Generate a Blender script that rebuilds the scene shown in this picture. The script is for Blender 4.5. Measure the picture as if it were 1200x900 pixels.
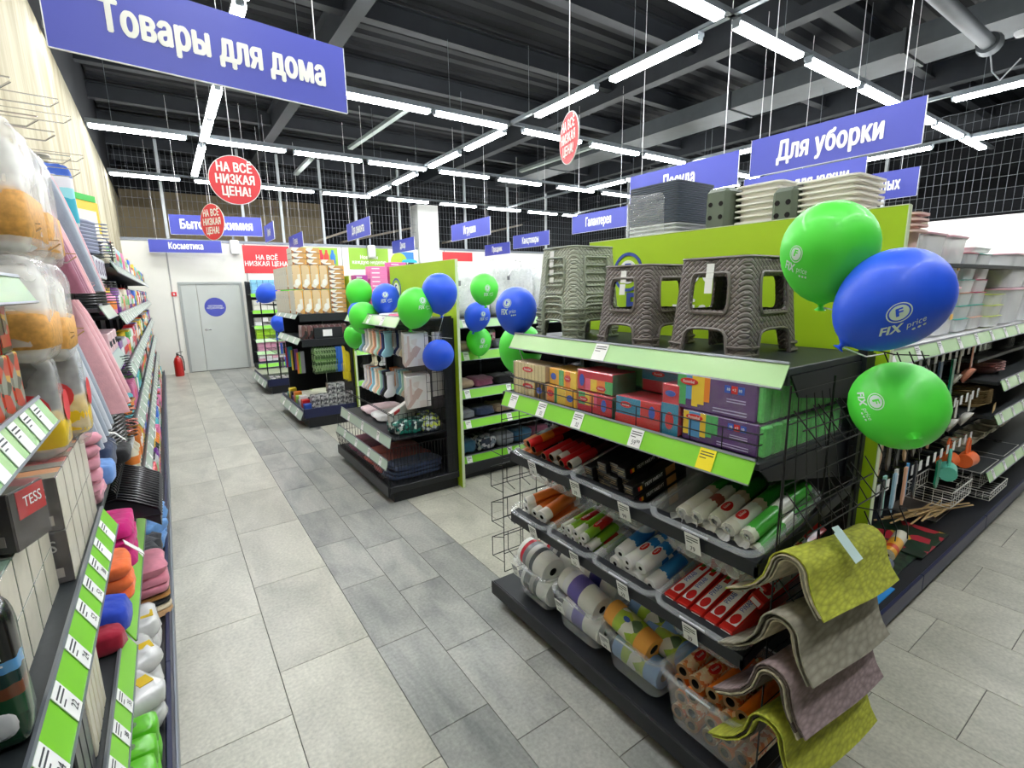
import bpy, math, random
from math import pi, sin, cos, radians as R
from mathutils import Vector, Matrix, Euler
for o in list(bpy.data.objects): bpy.data.objects.remove(o)
SC = bpy.context.scene
COL = SC.collection
rnd = random.Random(7)

# ---------------------------------------------------------------- camera, world, exposure
cd = bpy.data.cameras.new('camera'); cam = bpy.data.objects.new('camera', cd); COL.objects.link(cam)
cd.sensor_width = 36; cd.lens = 17.4; cd.clip_start = 0.02
cam.matrix_world = Matrix(((0.8214293596, 0.1205037488, -0.5574339904, 0), (-0.5700903537, 0.1463557143, -0.8084410884, 0),
                           (-0.0158365320, 0.9818649863, 0.1889189055, 1.85), (0, 0, 0, 1)))
SC.camera = cam
w = bpy.data.worlds.new('world'); SC.world = w; w.use_nodes = True
w.node_tree.nodes['Background'].inputs[0].default_value = (0.75, 0.82, 1, 1)
w.node_tree.nodes['Background'].inputs[1].default_value = 0.15
SC.view_settings.view_transform = 'Standard'; SC.view_settings.look = 'None'
SC.view_settings.gamma = 1; SC.view_settings.exposure = 0.65
LAMP = 30.0
LZ = 4.2     # height of the light trunking

# ---------------------------------------------------------------- materials
def lin(c):
    f = lambda u: u/12.92 if u <= 0.04045 else ((u+0.055)/1.055)**2.4
    return (f(c[0]), f(c[1]), f(c[2]), 1)
MC = {}
def mat(name, col, rough=0.5, metal=0.0, noise=0.0, ns=20, bump=0.0, bs=60, var=0.0, sheen=0, coat=0, emit=0, detail=3):
    """procedural principled; col is sRGB 0..1"""
    if name in MC: return MC[name]
    m = bpy.data.materials.new(name); m.use_nodes = True; MC[name] = m
    nt = m.node_tree; b = nt.nodes['Principled BSDF']; L = nt.links
    b.inputs['Base Color'].default_value = lin(col); b.inputs['Roughness'].default_value = rough
    b.inputs['Metallic'].default_value = metal
    if coat: b.inputs['Coat Weight'].default_value = coat; b.inputs['Coat Roughness'].default_value = 0.12
    if sheen: b.inputs['Sheen Weight'].default_value = sheen
    m.diffuse_color = lin(col)
    src = None
    if noise or bump:
        tc = nt.nodes.new('ShaderNodeTexCoord')
    if noise:
        n = nt.nodes.new('ShaderNodeTexNoise'); n.inputs['Scale'].default_value = ns; n.inputs['Detail'].default_value = detail
        L.new(tc.outputs['Object'], n.inputs['Vector'])
        mr = nt.nodes.new('ShaderNodeMapRange'); mr.inputs[1].default_value = 0.3; mr.inputs[2].default_value = 0.7
        mr.inputs[3].default_value = 1-noise; mr.inputs[4].default_value = 1+noise*0.6
        L.new(n.outputs['Fac'], mr.inputs[0]); src = mr.outputs[0]
    if var:
        oi = nt.nodes.new('ShaderNodeObjectInfo')
        mv = nt.nodes.new('ShaderNodeMapRange'); mv.inputs[3].default_value = 1-var; mv.inputs[4].default_value = 1+var*0.6
        L.new(oi.outputs['Random'], mv.inputs[0])
        if src:
            mm = nt.nodes.new('ShaderNodeMath'); mm.operation = 'MULTIPLY'; L.new(src, mm.inputs[0]); L.new(mv.outputs[0], mm.inputs[1]); src = mm.outputs[0]
        else: src = mv.outputs[0]
    if src:
        vm = nt.nodes.new('ShaderNodeVectorMath'); vm.operation = 'SCALE'; vm.inputs[0].default_value = lin(col)[:3]
        L.new(src, vm.inputs['Scale']); L.new(vm.outputs[0], b.inputs['Base Color'])
    if bump:
        n2 = nt.nodes.new('ShaderNodeTexNoise'); n2.inputs['Scale'].default_value = bs; n2.inputs['Detail'].default_value = 2
        L.new(tc.outputs['Object'], n2.inputs['Vector'])
        bp = nt.nodes.new('ShaderNodeBump'); bp.inputs['Strength'].default_value = bump; bp.inputs['Distance'].default_value = 0.01
        L.new(n2.outputs['Fac'], bp.inputs['Height']); L.new(bp.outputs[0], b.inputs['Normal'])
    if emit:
        b.inputs['Emission Color'].default_value = lin(col); b.inputs['Emission Strength'].default_value = emit
    return m
def bands(name, axis, stops, rough=0.35, coat=0.4, wob=0.0):
    """flat printed colour bands along one Generated axis: stops = [(pos, colour), ...]"""
    if name in MC: return MC[name]
    m = mat(name, stops[0][1], rough, coat=coat); nt = m.node_tree; L = nt.links; b = nt.nodes['Principled BSDF']
    tc = nt.nodes.new('ShaderNodeTexCoord'); sp = nt.nodes.new('ShaderNodeSeparateXYZ'); L.new(tc.outputs['Generated'], sp.inputs[0])
    cr = nt.nodes.new('ShaderNodeValToRGB'); cr.color_ramp.interpolation = 'CONSTANT'
    e = cr.color_ramp.elements; e[0].position = 0; e[0].color = lin(stops[0][1]); e[1].position = stops[1][0]; e[1].color = lin(stops[1][1])
    for p, c in stops[2:]:
        x = e.new(p); x.color = lin(c)
    v = sp.outputs['XYZ'.index(axis)]
    if wob:
        n = nt.nodes.new('ShaderNodeTexNoise'); n.inputs['Scale'].default_value = 4; L.new(tc.outputs['Generated'], n.inputs['Vector'])
        ma = nt.nodes.new('ShaderNodeMath'); ma.operation = 'MULTIPLY_ADD'; ma.inputs[1].default_value = wob; L.new(n.outputs['Fac'], ma.inputs[0]); L.new(v, ma.inputs[2]); v = ma.outputs[0]
    L.new(v, cr.inputs[0]); L.new(cr.outputs[0], b.inputs['Base Color'])
    return m
def patch(name, cols, scale=8, rough=0.4, coat=0.3):
    """busy print / patterned fabric: voronoi cells in a few colours"""
    if name in MC: return MC[name]
    m = mat(name, cols[0], rough, coat=coat); nt = m.node_tree; L = nt.links; b = nt.nodes['Principled BSDF']
    tc = nt.nodes.new('ShaderNodeTexCoord'); v = nt.nodes.new('ShaderNodeTexVoronoi'); v.inputs['Scale'].default_value = scale
    L.new(tc.outputs['Object'], v.inputs['Vector'])
    sp = nt.nodes.new('ShaderNodeSeparateColor'); L.new(v.outputs['Color'], sp.inputs[0])
    cr = nt.nodes.new('ShaderNodeValToRGB'); cr.color_ramp.interpolation = 'CONSTANT'; e = cr.color_ramp.elements
    e[0].color = lin(cols[0]); e[1].position = 1/len(cols); e[1].color = lin(cols[1])
    for i, c in enumerate(cols[2:]):
        x = e.new((i+2)/len(cols)); x.color = lin(c)
    L.new(sp.outputs[0], cr.inputs[0]); L.new(cr.outputs[0], b.inputs['Base Color'])
    return m
def clear(name, col=(1, 1, 1), a=0.3, rough=0.15, bump=0.0, bs=25):
    """translucent plastic: transparent mixed with glossy plastic"""
    if name in MC: return MC[name]
    m = mat(name, col, rough); nt = m.node_tree; L = nt.links; b = nt.nodes['Principled BSDF']; out = nt.nodes['Material Output']
    t = nt.nodes.new('ShaderNodeBsdfTransparent'); t.inputs[0].default_value = (1, 1, 1, 1); mx = nt.nodes.new('ShaderNodeMixShader'); mx.inputs[0].default_value = a
    if bump:
        tc = nt.nodes.new('ShaderNodeTexCoord'); n2 = nt.nodes.new('ShaderNodeTexNoise'); n2.inputs['Scale'].default_value = bs
        L.new(tc.outputs['Object'], n2.inputs['Vector']); bp = nt.nodes.new('ShaderNodeBump'); bp.inputs['Strength'].default_value = bump; bp.inputs['Distance'].default_value = 0.02
        L.new(n2.outputs['Fac'], bp.inputs['Height']); L.new(bp.outputs[0], b.inputs['Normal'])
        mr = nt.nodes.new('ShaderNodeMapRange'); mr.inputs[1].default_value = .35; mr.inputs[2].default_value = .7; mr.inputs[3].default_value = a*.6; mr.inputs[4].default_value = min(1, a*1.5)
        L.new(n2.outputs['Fac'], mr.inputs[0]); L.new(mr.outputs[0], mx.inputs[0])
    L.new(t.outputs[0], mx.inputs[1]); L.new(b.outputs[0], mx.inputs[2]); L.new(mx.outputs[0], out.inputs[0])
    return m
BLACK = mat('black_steel', (0.10, 0.11, 0.13), 0.45, noise=0.1, ns=40)
NAVY = mat('navy_steel', (0.11, 0.135, 0.28), 0.4)
CHAR = mat('charcoal_board', (0.17, 0.19, 0.20), 0.5, noise=0.15, ns=60)
WIRE = mat('black_wire', (0.12, 0.12, 0.13), 0.35, 0.3)
CHROME = mat('chrome', (0.8, 0.8, 0.82), 0.2, 1.0)
GREYM = mat('grey_steel', (0.55, 0.57, 0.6), 0.4, 0.5)
WHITE = mat('white_plastic', (0.93, 0.93, 0.93), 0.4)
PAPER = mat('white_card', (0.95, 0.95, 0.94), 0.6)
INK = mat('dark_print', (0.22, 0.23, 0.25), 0.6)
LIME = mat('lime_panel', (0.66, 0.80, 0.10), 0.5, noise=0.04, ns=3)
LIMEEDGE = mat('pale_edge', (0.85, 0.9, 0.75), 0.5)
GREEN = mat('green_price_rail', (0.53, 0.84, 0.22), 0.3, coat=0.3)
PALEG = mat('pale_green_price_rail', (0.74, 0.90, 0.66), 0.22, coat=0.5)
GREYR = mat('grey_green_price_rail', (0.72, 0.80, 0.73), 0.3, coat=0.4)
YELLOW = mat('yellow_card', (0.98, 0.90, 0.15), 0.5)
SBLUE = mat('sign_blue', (0.30, 0.33, 0.72), 0.45)
LETTER = mat('sign_letters', (0.96, 0.96, 0.93), 0.5)
RED = mat('sign_red', (0.90, 0.25, 0.27), 0.5)
CARD = mat('cardboard_core', (0.62, 0.47, 0.33), 0.8, noise=0.15, ns=60)
HOLE = mat('dark_hole', (0.08, 0.06, 0.05), 0.9)
TUB = clear('clear_tub_plastic', (0.93, 0.95, 0.96), 0.17, 0.12)
FILM = clear('clear_film', (0.95, 0.96, 0.97), 0.18, 0.12, bump=0.8)
FILM2 = clear('milky_film', (0.97, 0.97, 0.96), 0.36, 0.2, bump=0.3, bs=12)
BGREEN = mat('green_balloon_rubber', (0.33, 0.92, 0.26), 0.5, coat=0.12)
BBLUE = mat('blue_balloon_rubber', (0.13, 0.36, 0.95), 0.5, coat=0.12)
STRING = mat('white_ribbon', (0.9, 0.9, 0.9), 0.5)

ORD = ['first', 'second', 'third', 'fourth', 'fifth', 'sixth', 'seventh', 'eighth', 'ninth', 'tenth', 'eleventh', 'twelfth', 'thirteenth', 'fourteenth', 'fifteenth', 'sixteenth', 'seventeenth', 'eighteenth', 'nineteenth', 'twentieth']
# ---------------------------------------------------------------- mesh builder
class B:
    def __init__(s): s.v = []; s.f = []; s.m = []; s.k = 0
    def mt(s, k): s.k = k; return s
    def add(s, vs, fs):
        n = len(s.v); s.v += [tuple(p) for p in vs]; s.f += [tuple(i+n for i in f) for f in fs]; s.m += [s.k]*len(fs); return s
    def pbox(s, o, U, V, W):
        o, U, V, W = Vector(o), Vector(U), Vector(V), Vector(W)
        c = [o, o+U, o+U+V, o+V, o+W, o+U+W, o+U+V+W, o+V+W]
        fl = [(0, 3, 2, 1), (4, 5, 6, 7), (0, 1, 5, 4), (1, 2, 6, 5), (2, 3, 7, 6), (3, 0, 4, 7)]
        if U.cross(V).dot(W) < 0: fl = [f[::-1] for f in fl]
        return s.add(c, fl)
    def box(s, x0, y0, z0, x1, y1, z1): return s.pbox((x0, y0, z0), (x1-x0, 0, 0), (0, y1-y0, 0), (0, 0, z1-z0))
    def cbox(s, c, d): return s.box(c[0]-d[0]/2, c[1]-d[1]/2, c[2]-d[2]/2, c[0]+d[0]/2, c[1]+d[1]/2, c[2]+d[2]/2)
    def rbox(s, x0, y0, z0, x1, y1, z1, b=0.004):
        """box with chamfered edges"""
        xs = (x0, x1); ys = (y0, y1); zs = (z0, z1); vs = []; idx = {}
        for i in (0, 1):
            for j in (0, 1):
                for k in (0, 1):
                    sx, sy, sz = (1-2*i)*b, (1-2*j)*b, (1-2*k)*b
                    for a, p in enumerate(((xs[i], ys[j]+sy, zs[k]+sz), (xs[i]+sx, ys[j], zs[k]+sz), (xs[i]+sx, ys[j]+sy, zs[k]))):
                        idx[i, j, k, a] = len(vs); vs.append(p)
        g = lambda i, j, k, a: idx[i, j, k, a]; fs = []
        for i in (0, 1):
            q = [g(i, 0, 0, 0), g(i, 1, 0, 0), g(i, 1, 1, 0), g(i, 0, 1, 0)]; fs.append(q if i else q[::-1])
            q = [g(0, i, 0, 1), g(1, i, 0, 1), g(1, i, 1, 1), g(0, i, 1, 1)]; fs.append(q[::-1] if i else q)
            q = [g(0, 0, i, 2), g(1, 0, i, 2), g(1, 1, i, 2), g(0, 1, i, 2)]; fs.append(q if i else q[::-1])
        for j in (0, 1):
            for k in (0, 1):
                q = [g(0, j, k, 1), g(1, j, k, 1), g(1, j, k, 2), g(0, j, k, 2)]; fs.append(q if (j+k) % 2 else q[::-1])
                q = [g(j, 0, k, 0), g(j, 1, k, 0), g(j, 1, k, 2), g(j, 0, k, 2)]; fs.append(q[::-1] if (j+k) % 2 else q)
                q = [g(j, k, 0, 0), g(j, k, 1, 0), g(j, k, 1, 1), g(j, k, 0, 1)]; fs.append(q if (j+k) % 2 else q[::-1])
        for i in (0, 1):
            for j in (0, 1):
                for k in (0, 1):
                    q = [g(i, j, k, 0), g(i, j, k, 1), g(i, j, k, 2)]; fs.append(q if (i+j+k) % 2 == 1 else q[::-1])
        return s.add(vs, fs)
    def ring(s, loops, cap0=False, cap1=False, closed=True):
        n = len(loops[0]); vs = [p for l in loops for p in l]; fs = []
        for a in range(len(loops)-1):
            for i in range(n if closed else n-1):
                j = (i+1) % n; fs.append((a*n+i, a*n+j, (a+1)*n+j, (a+1)*n+i))
        if cap0: fs.append(tuple(range(n))[::-1])
        if cap1: fs.append(tuple((len(loops)-1)*n+i for i in range(n)))
        return s.add(vs, fs)
    def cyl(s, p0, p1, r0, r1=None, n=12, cap=True):
        p0, p1 = Vector(p0), Vector(p1); r1 = r0 if r1 is None else r1
        d = (p1-p0).normalized(); a = d.orthogonal().normalized(); b = d.cross(a)
        L = [[p+(a*cos(2*pi*i/n)+b*sin(2*pi*i/n))*r for i in range(n)] for p, r in ((p0, r0), (p1, r1))]
        return s.ring(L, cap, cap)
    def tube(s, pts, r=0.003, n=5, closed=False):
        pts = [Vector(p) for p in pts]; L = []
        N = len(pts); a = None
        for i, p in enumerate(pts):
            if closed: d = pts[(i+1) % N]-pts[i-1]
            else: d = pts[min(i+1, N-1)]-pts[max(i-1, 0)]
            d = d.normalized()
            if a is None: a = d.orthogonal().normalized()
            else:
                a = a-d*a.dot(d); a = a.normalized() if a.length > 1e-6 else d.orthogonal().normalized()
            b = d.cross(a); L.append([p+(a*cos(2*pi*k/n)+b*sin(2*pi*k/n))*r for k in range(n)])
        if closed: L.append(L[0]); return s.ring(L)
        return s.ring(L, True, True)
    def lathe(s, prof, n=20, M=None, cap0=False, cap1=False, sx=1, sy=1):
        L = [[Vector((r*cos(2*pi*i/n)*sx, r*sin(2*pi*i/n)*sy, z)) for i in range(n)] for r, z in prof]
        if M is not None: L = [[M @ p for p in l] for l in L]
        return s.ring(L, cap0, cap1)
    def soft(s, c, d, e=0.45, nu=20, nv=10, amp=0.0, seed=0, fn=None):
        """superellipsoid pillow / bag / folded cloth"""
        rr = random.Random(seed); ph = [rr.uniform(0, 6) for _ in range(6)]
        pw = lambda x, p: math.copysign(abs(x)**p, x)
        L = []
        for j in range(nv+1):
            t = -pi/2+pi*j/nv; l = []
            for i in range(nu):
                u = 2*pi*i/nu
                x = pw(cos(t), e)*pw(cos(u), e); y = pw(cos(t), e)*pw(sin(u), e); z = pw(sin(t), e)
                if amp:
                    k = 1+amp*(sin(5*x+ph[0]+3*z)+sin(6*y+ph[1]+2*x)+sin(7*z+ph[2]+3*y))/2
                    x *= k; y *= k; z *= 1+amp*(sin(7*x+ph[3])+sin(8*y+ph[4]))
                p = Vector((c[0]+x*d[0]/2, c[1]+y*d[1]/2, c[2]+z*d[2]/2))
                l.append(fn(p) if fn else p)
            L.append(l)
        return s.ring(L, True, True)
    def prism(s, pts, w, axis=1, o=0):
        """polygon (a,b) extruded by w along axis; pts in the other two axes"""
        def P(a, b, t):
            return {0: (t, a, b), 1: (a, t, b), 2: (a, b, t)}[axis]
        n = len(pts); vs = [P(a, b, o) for a, b in pts]+[P(a, b, o+w) for a, b in pts]
        fs = [tuple(range(n)), tuple(range(2*n-1, n-1, -1))]+[(i, i+n, (i+1) % n+n, (i+1) % n) for i in range(n)]
        return s.add(vs, fs)
    def sheet(s, prof, x0, x1, th, axis=0, wav=None, nx=2):
        """draped sheet: profile [(a,z)] swept along axis with thickness th"""
        n = len(prof); nr = []
        for i in range(n):
            a = Vector(prof[min(i+1, n-1)])-Vector(prof[max(i-1, 0)]); a.normalize(); nr.append(Vector((-a.y, a.x)))
        loops = []
        for k in range(nx):
            x = x0+(x1-x0)*k/(nx-1); up = [Vector(p)+nr[i]*(th/2) for i, p in enumerate(prof)]; dn = [Vector(p)-nr[i]*(th/2) for i, p in enumerate(prof)]
            l = up+dn[::-1]; l = [(x, p.x, p.y) if axis == 0 else (p.x, x, p.y) for p in l]
            if wav: l = [wav(Vector(p)) for p in l]
            loops.append(l)
        return s.ring(loops, True, True)
    def mesh(s, name, mats, smooth=None):
        me = bpy.data.meshes.new(name); me.from_pydata(s.v, [], s.f); 
        for m in (mats if isinstance(mats, (list, tuple)) else [mats]): me.materials.append(m)
        me.polygons.foreach_set('material_index', s.m)
        if smooth is not None:
            me.polygons.foreach_set('use_smooth', [True]*len(s.f)); me.update(); me.set_sharp_from_angle(angle=R(smooth))
        me.update(); return me
def put(name, me, parent=None, loc=(0, 0, 0), rot=(0, 0, 0), scale=None):
    o = bpy.data.objects.new(name, me); COL.objects.link(o); o.location = loc; o.rotation_euler = rot
    if scale: o.scale = scale
    if parent is not None: o.parent = parent
    return o
def tag(o, label, cat, group=None):
    o['label'] = label; o['category'] = cat
    if group: o['group'] = group
    return o
def thing(name, label, cat, loc=(0, 0, 0), rot=(0, 0, 0), group=None):
    o = put(name, None, None, loc, rot); o.empty_display_size = 0.1; return tag(o, label, cat, group)
def struct(name, me, parent=None, loc=(0, 0, 0)):
    o = put(name, me, parent, loc)
    if parent is None: o['kind'] = 'structure'
    return o
def dup(root, loc, rot=None, label=None, group=None):
    r = root.copy(); COL.objects.link(r); r.location = loc
    if rot is not None: r.rotation_euler = rot
    if label: r['label'] = label
    if group: r['group'] = group
    for ch in list(root.children):
        c = ch.copy(); COL.objects.link(c); c.parent = r
        for g in list(ch.children):
            d = g.copy(); COL.objects.link(d); d.parent = c
    return r
TC = {}
from mathutils.geometry import delaunay_2d_cdt
def glyph_fill(me):
    """fill the outlines of a text by constrained triangulation and the non-zero rule"""
    nxt = {}
    for e in me.edges: a, b = e.vertices; nxt.setdefault(a, []).append(b); nxt.setdefault(b, []).append(a)
    seen, loops = set(), []
    for v in range(len(me.vertices)):
        if v in seen or v not in nxt: continue
        l, cur, prev = [v], v, None; seen.add(v)
        first = [n for n in nxt[v] if n == v+1] or nxt[v]; cur = first[0]
        while cur not in seen:
            seen.add(cur); l.append(cur); c = [n for n in nxt[cur] if n not in seen]
            if not c: break
            cur = c[0]
        if len(l) > 2: loops.append([me.vertices[i].co.to_2d() for i in l])
    # group the loops by overlapping x ranges so that each glyph is solved alone
    gv, gf = [], []
    box = [(min(p.x for p in l), max(p.x for p in l), min(p.y for p in l), max(p.y for p in l)) for l in loops]; used = set()
    for i in range(len(loops)):
        if i in used: continue
        grp = [i]; used.add(i); k = 0
        while k < len(grp):
            a = box[grp[k]]
            for j in range(len(loops)):
                if j not in used and box[j][0] < a[1] and box[j][1] > a[0] and box[j][2] < a[3] and box[j][3] > a[2]: used.add(j); grp.append(j)
            k += 1
        pts, ed, L = [], [], [loops[g] for g in grp]
        for l in L: n0 = len(pts); pts += l; ed += [(n0+q, n0+(q+1) % len(l)) for q in range(len(l))]
        r = delaunay_2d_cdt(pts, ed, [], 0, 1e-5); n0 = len(gv); gv += [(p.x, p.y) for p in r[0]]
        for f in r[2]:
            cx = sum(r[0][q].x for q in f)/len(f); cy = sum(r[0][q].y for q in f)/len(f); w_ = 0
            for l in L:
                for q in range(len(l)):
                    p0, p1 = l[q], l[(q+1) % len(l)]
                    if (p0.y <= cy) != (p1.y <= cy) and p0.x+(cy-p0.y)/(p1.y-p0.y)*(p1.x-p0.x) > cx: w_ += 1 if p1.y > p0.y else -1
            if w_ != 0: gf.append(tuple(n0+q for q in f))
    return gv, gf
def textmesh(sx, bold=0.02, extrude=0.0, material=None, xs=1.0):
    k = (sx, bold, extrude, material.name if material else None, xs)
    if k in TC: return TC[k]
    c = bpy.data.curves.new('text', 'FONT'); c.body = sx; c.align_x = 'CENTER'; c.align_y = 'CENTER'; c.extrude = extrude
    c.extrude = 0; c.resolution_u = 3; c.size = 1; c.space_line = 0.95; c.space_character = 1+bold*1.2; c.fill_mode = 'NONE'
    o = bpy.data.objects.new('text', c)
    me0 = bpy.data.meshes.new_from_object(o); bpy.data.objects.remove(o); bpy.data.curves.remove(c)
    gv, gf = glyph_fill(me0); bpy.data.meshes.remove(me0)
    vs, fs = [], []                          # bold: the glyphs struck several times side by side
    for k, (dx, dy) in enumerate([(0, 0)] if bold <= 0.001 else [(-bold, 0), (0, bold*.25), (bold, 0)] if bold < .03 else [(-bold, 0), (-bold*.5, bold*.45), (-bold*.5, -bold*.45), (0, 0), (bold*.5, bold*.45), (bold*.5, -bold*.45), (bold, 0)]):
        n0 = len(vs); vs += [(x+dx, y+dy, k*.0015) for x, y in gv]; fs += [tuple(n0+i for i in f) for f in gf]
    me = bpy.data.meshes.new('lettering'); me.from_pydata(vs, [], fs)
    me.materials.clear(); me.materials.append(material or LETTER)
    for p in me.polygons: p.material_index = 0
    if xs != 1.0:
        for v in me.vertices: v.co.x *= xs
    TC[k] = me; return me
def text(s, center, xd, up, size, material=None, parent=None, bold=0.02, xs=1.0, name='lettering', extrude=0.01):
    me = textmesh(s, bold, extrude, material, xs)
    x = Vector(xd).normalized(); y = Vector(up).normalized(); z = x.cross(y)
    M = Matrix((x, y, z)).transposed().to_4x4(); M.translation = Vector(center)
    M = M @ Matrix.Diagonal((size, size, size, 1))
    o = bpy.data.objects.new(name, me); COL.objects.link(o)
    if parent is not None: o.parent = parent
    o.matrix_basis = M
    return o
def wires(b, o, U, V, nu, nv, r=0.0022, n=4):
    """grid of wires: nu divisions along U, nv along V"""
    o, U, V = Vector(o), Vector(U), Vector(V)
    for i in range(nu+1): b.cyl(o+U*i/nu, o+U*i/nu+V, r, n=n, cap=False)
    for j in range(nv+1): b.cyl(o+V*j/nv, o+V*j/nv+U, r, n=n, cap=False)
    return b
TAGBODY = {}
def price_tag(parent, center, along, up, w=0.052, h=0.062, num=None, yellow=False):
    """small price card standing proud on a rail; along = reading direction"""
    x = Vector(along).normalized(); y = Vector(up).normalized(); z = x.cross(y)
    k = (w, h, yellow)
    if k not in TAGBODY:
        b = B(); b.cbox((0, 0, 0), (w, h, 0.0016)); b.mt(1)
        b.cbox((0, h*0.33, 0.001), (w*0.8, h*0.05, 0.0006)); b.cbox((0, h*0.2, 0.001), (w*0.8, h*0.05, 0.0006)); b.cbox((-w*0.2, h*0.05, 0.001), (w*0.4, h*0.04, 0.0006))
        TAGBODY[k] = b.mesh('price_tag', [YELLOW if yellow else PAPER, INK])
    M = Matrix((x, y, z)).transposed().to_4x4(); M.translation = Vector(center)+z*0.002
    o = bpy.data.objects.new('price_tag', TAGBODY[k]); COL.objects.link(o); o.parent = parent; o.matrix_basis = M
    return o
def rail(parent, p0, p1, out, h=0.07, tilt=0.35, m=None, th=0.005, tags=(), nums=None, tw=0.052, name='price_rail'):
    """sloping price rail from p0 to p1 (its top edge); out = outward horizontal dir"""
    p0, p1, out = Vector(p0), Vector(p1), Vector(out).normalized()
    dn = (Vector((0, 0, -1))-out*(-tilt)).normalized()          # falls outward
    if tilt < 0: dn = (Vector((0, 0, -1))+out*tilt).normalized()
    nrm = (p1-p0).normalized().cross(dn)
    if nrm.dot(out) < 0: nrm = -nrm
    b = B(); U = p1-p0
    b.pbox(p0, U, dn*h, nrm*th); b.mt(1); b.pbox(p0-dn*0.006, U, dn*0.008, nrm*(th+0.004)); b.pbox(p0+dn*(h-0.003), U, dn*0.005, nrm*(th+0.003))
    o = put(name, b.mesh(name, [m or GREEN, GREYM]), parent)
    if tags:
        al = Vector((0, 0, 1)).cross(out)                          # reading direction as seen from outside
        for i, t in enumerate(tags):
            c = p0+U*t+dn*(h*0.5)+nrm*(th+0.0005)
            yl = bool(nums) and nums[i] == 'y'
            g = price_tag(o, c, al, -dn, w=tw, h=h*0.9, yellow=yl)
            if nums and nums[i] not in (None, 'y'):
                c2 = c+nrm*0.0035-(-dn)*(-h*0.24)*1.0+al*tw*0.12
                # numerals are printed on the same card
                tm = textmesh(nums[i], 0.01, 0, INK, 0.8)
                x = al.normalized(); y = -dn; z = x.cross(y); M = Matrix((x, y, z)).transposed().to_4x4(); M.translation = c+dn*(h*0.24)+nrm*0.0036+al*tw*0.1
                nb = bpy.data.objects.new('price_number', tm); COL.objects.link(nb); nb.parent = o; nb.matrix_basis = M @ Matrix.Diagonal((h*0.33,)*3+(1,))
    return o
# ================================================================ SETTING
# ---- floor of stone slabs
def stone(name, a, b_, sc=3.0, streak=(1, 0.35, 1)):
    m = mat(name, a, 0.32); nt = m.node_tree; L = nt.links; b = nt.nodes['Principled BSDF']
    g = nt.nodes.new('ShaderNodeNewGeometry'); oi = nt.nodes.new('ShaderNodeObjectInfo')
    va = nt.nodes.new('ShaderNodeVectorMath'); va.operation = 'SCALE'; va.inputs[0].default_value = (13, 29, 7); L.new(oi.outputs['Random'], va.inputs['Scale'])
    vb = nt.nodes.new('ShaderNodeVectorMath'); L.new(g.outputs['Position'], vb.inputs[0]); L.new(va.outputs[0], vb.inputs[1])
    mp = nt.nodes.new('ShaderNodeMapping'); mp.inputs['Scale'].default_value = streak; mp.inputs['Rotation'].default_value = (0, 0, 0.5); L.new(vb.outputs[0], mp.inputs[0])
    n = nt.nodes.new('ShaderNodeTexNoise'); n.inputs['Scale'].default_value = sc; n.inputs['Detail'].default_value = 9; n.inputs['Roughness'].default_value = 0.66; n.inputs['Distortion'].default_value = 0.5
    L.new(mp.outputs[0], n.inputs['Vector'])
    cr = nt.nodes.new('ShaderNodeValToRGB'); e = cr.color_ramp.elements; e[0].position = 0.32; e[0].color = lin(b_); e[1].position = 0.62; e[1].color = lin(a)
    L.new(n.outputs['Fac'], cr.inputs[0])
    # fine dark specks and pale scuffs
    n2 = nt.nodes.new('ShaderNodeTexNoise'); n2.inputs['Scale'].default_value = 60; n2.inputs['Detail'].default_value = 4; L.new(g.outputs['Position'], n2.inputs['Vector'])
    mr = nt.nodes.new('ShaderNodeMapRange'); mr.inputs[1].default_value = 0.3; mr.inputs[2].default_value = 0.7; mr.inputs[3].default_value = 0.84; mr.inputs[4].default_value = 1.12; L.new(n2.outputs['Fac'], mr.inputs[0])
    mv = nt.nodes.new('ShaderNodeMapRange'); mv.inputs[3].default_value = 0.93; mv.inputs[4].default_value = 1.05; L.new(oi.outputs['Random'], mv.inputs[0])
    mm = nt.nodes.new('ShaderNodeMath'); mm.operation = 'MULTIPLY'; L.new(mr.outputs[0], mm.inputs[0]); L.new(mv.outputs[0], mm.inputs[1])
    vm = nt.nodes.new('ShaderNodeVectorMath'); vm.operation = 'SCALE'; L.new(cr.outputs[0], vm.inputs[0]); L.new(mm.outputs[0], vm.inputs['Scale'])
    L.new(vm.outputs[0], b.inputs['Base Color'])
    bp = nt.nodes.new('ShaderNodeBump'); bp.inputs['Strength'].default_value = 0.12; bp.inputs['Distance'].default_value = 0.004; L.new(n2.outputs['Fac'], bp.inputs['Height']); L.new(bp.outputs[0], b.inputs['Normal'])
    return m
STL = stone('pale_stone', (0.78, 0.77, 0.71), (0.65, 0.645, 0.59), 2.6, (1, 0.5, 1))
STG = stone('grey_stone', (0.67, 0.67, 0.64), (0.48, 0.49, 0.48), 2.2, (1.6, 0.5, 1))
GROUT = mat('floor_grout', (0.36, 0.36, 0.34), 0.9)
b = B(); b.box(-0.7, -4, -0.1, 17, 20, -0.004)
floor = struct('floor', b.mesh('floor', GROUT))
TM = {}
def tile(w_, h_, cx, cy, m):
    k = (round(w_, 3), round(h_, 3), m.name)
    if k not in TM:
        bb = B(); g = 0.0016; bb.rbox(-w_/2+g, -h_/2+g, -0.02, w_/2-g, h_/2-g, 0, 0.0012); TM[k] = bb.mesh('tile', m)
    put('tile', TM[k], floor, (cx, cy, 0))
far = B()
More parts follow.
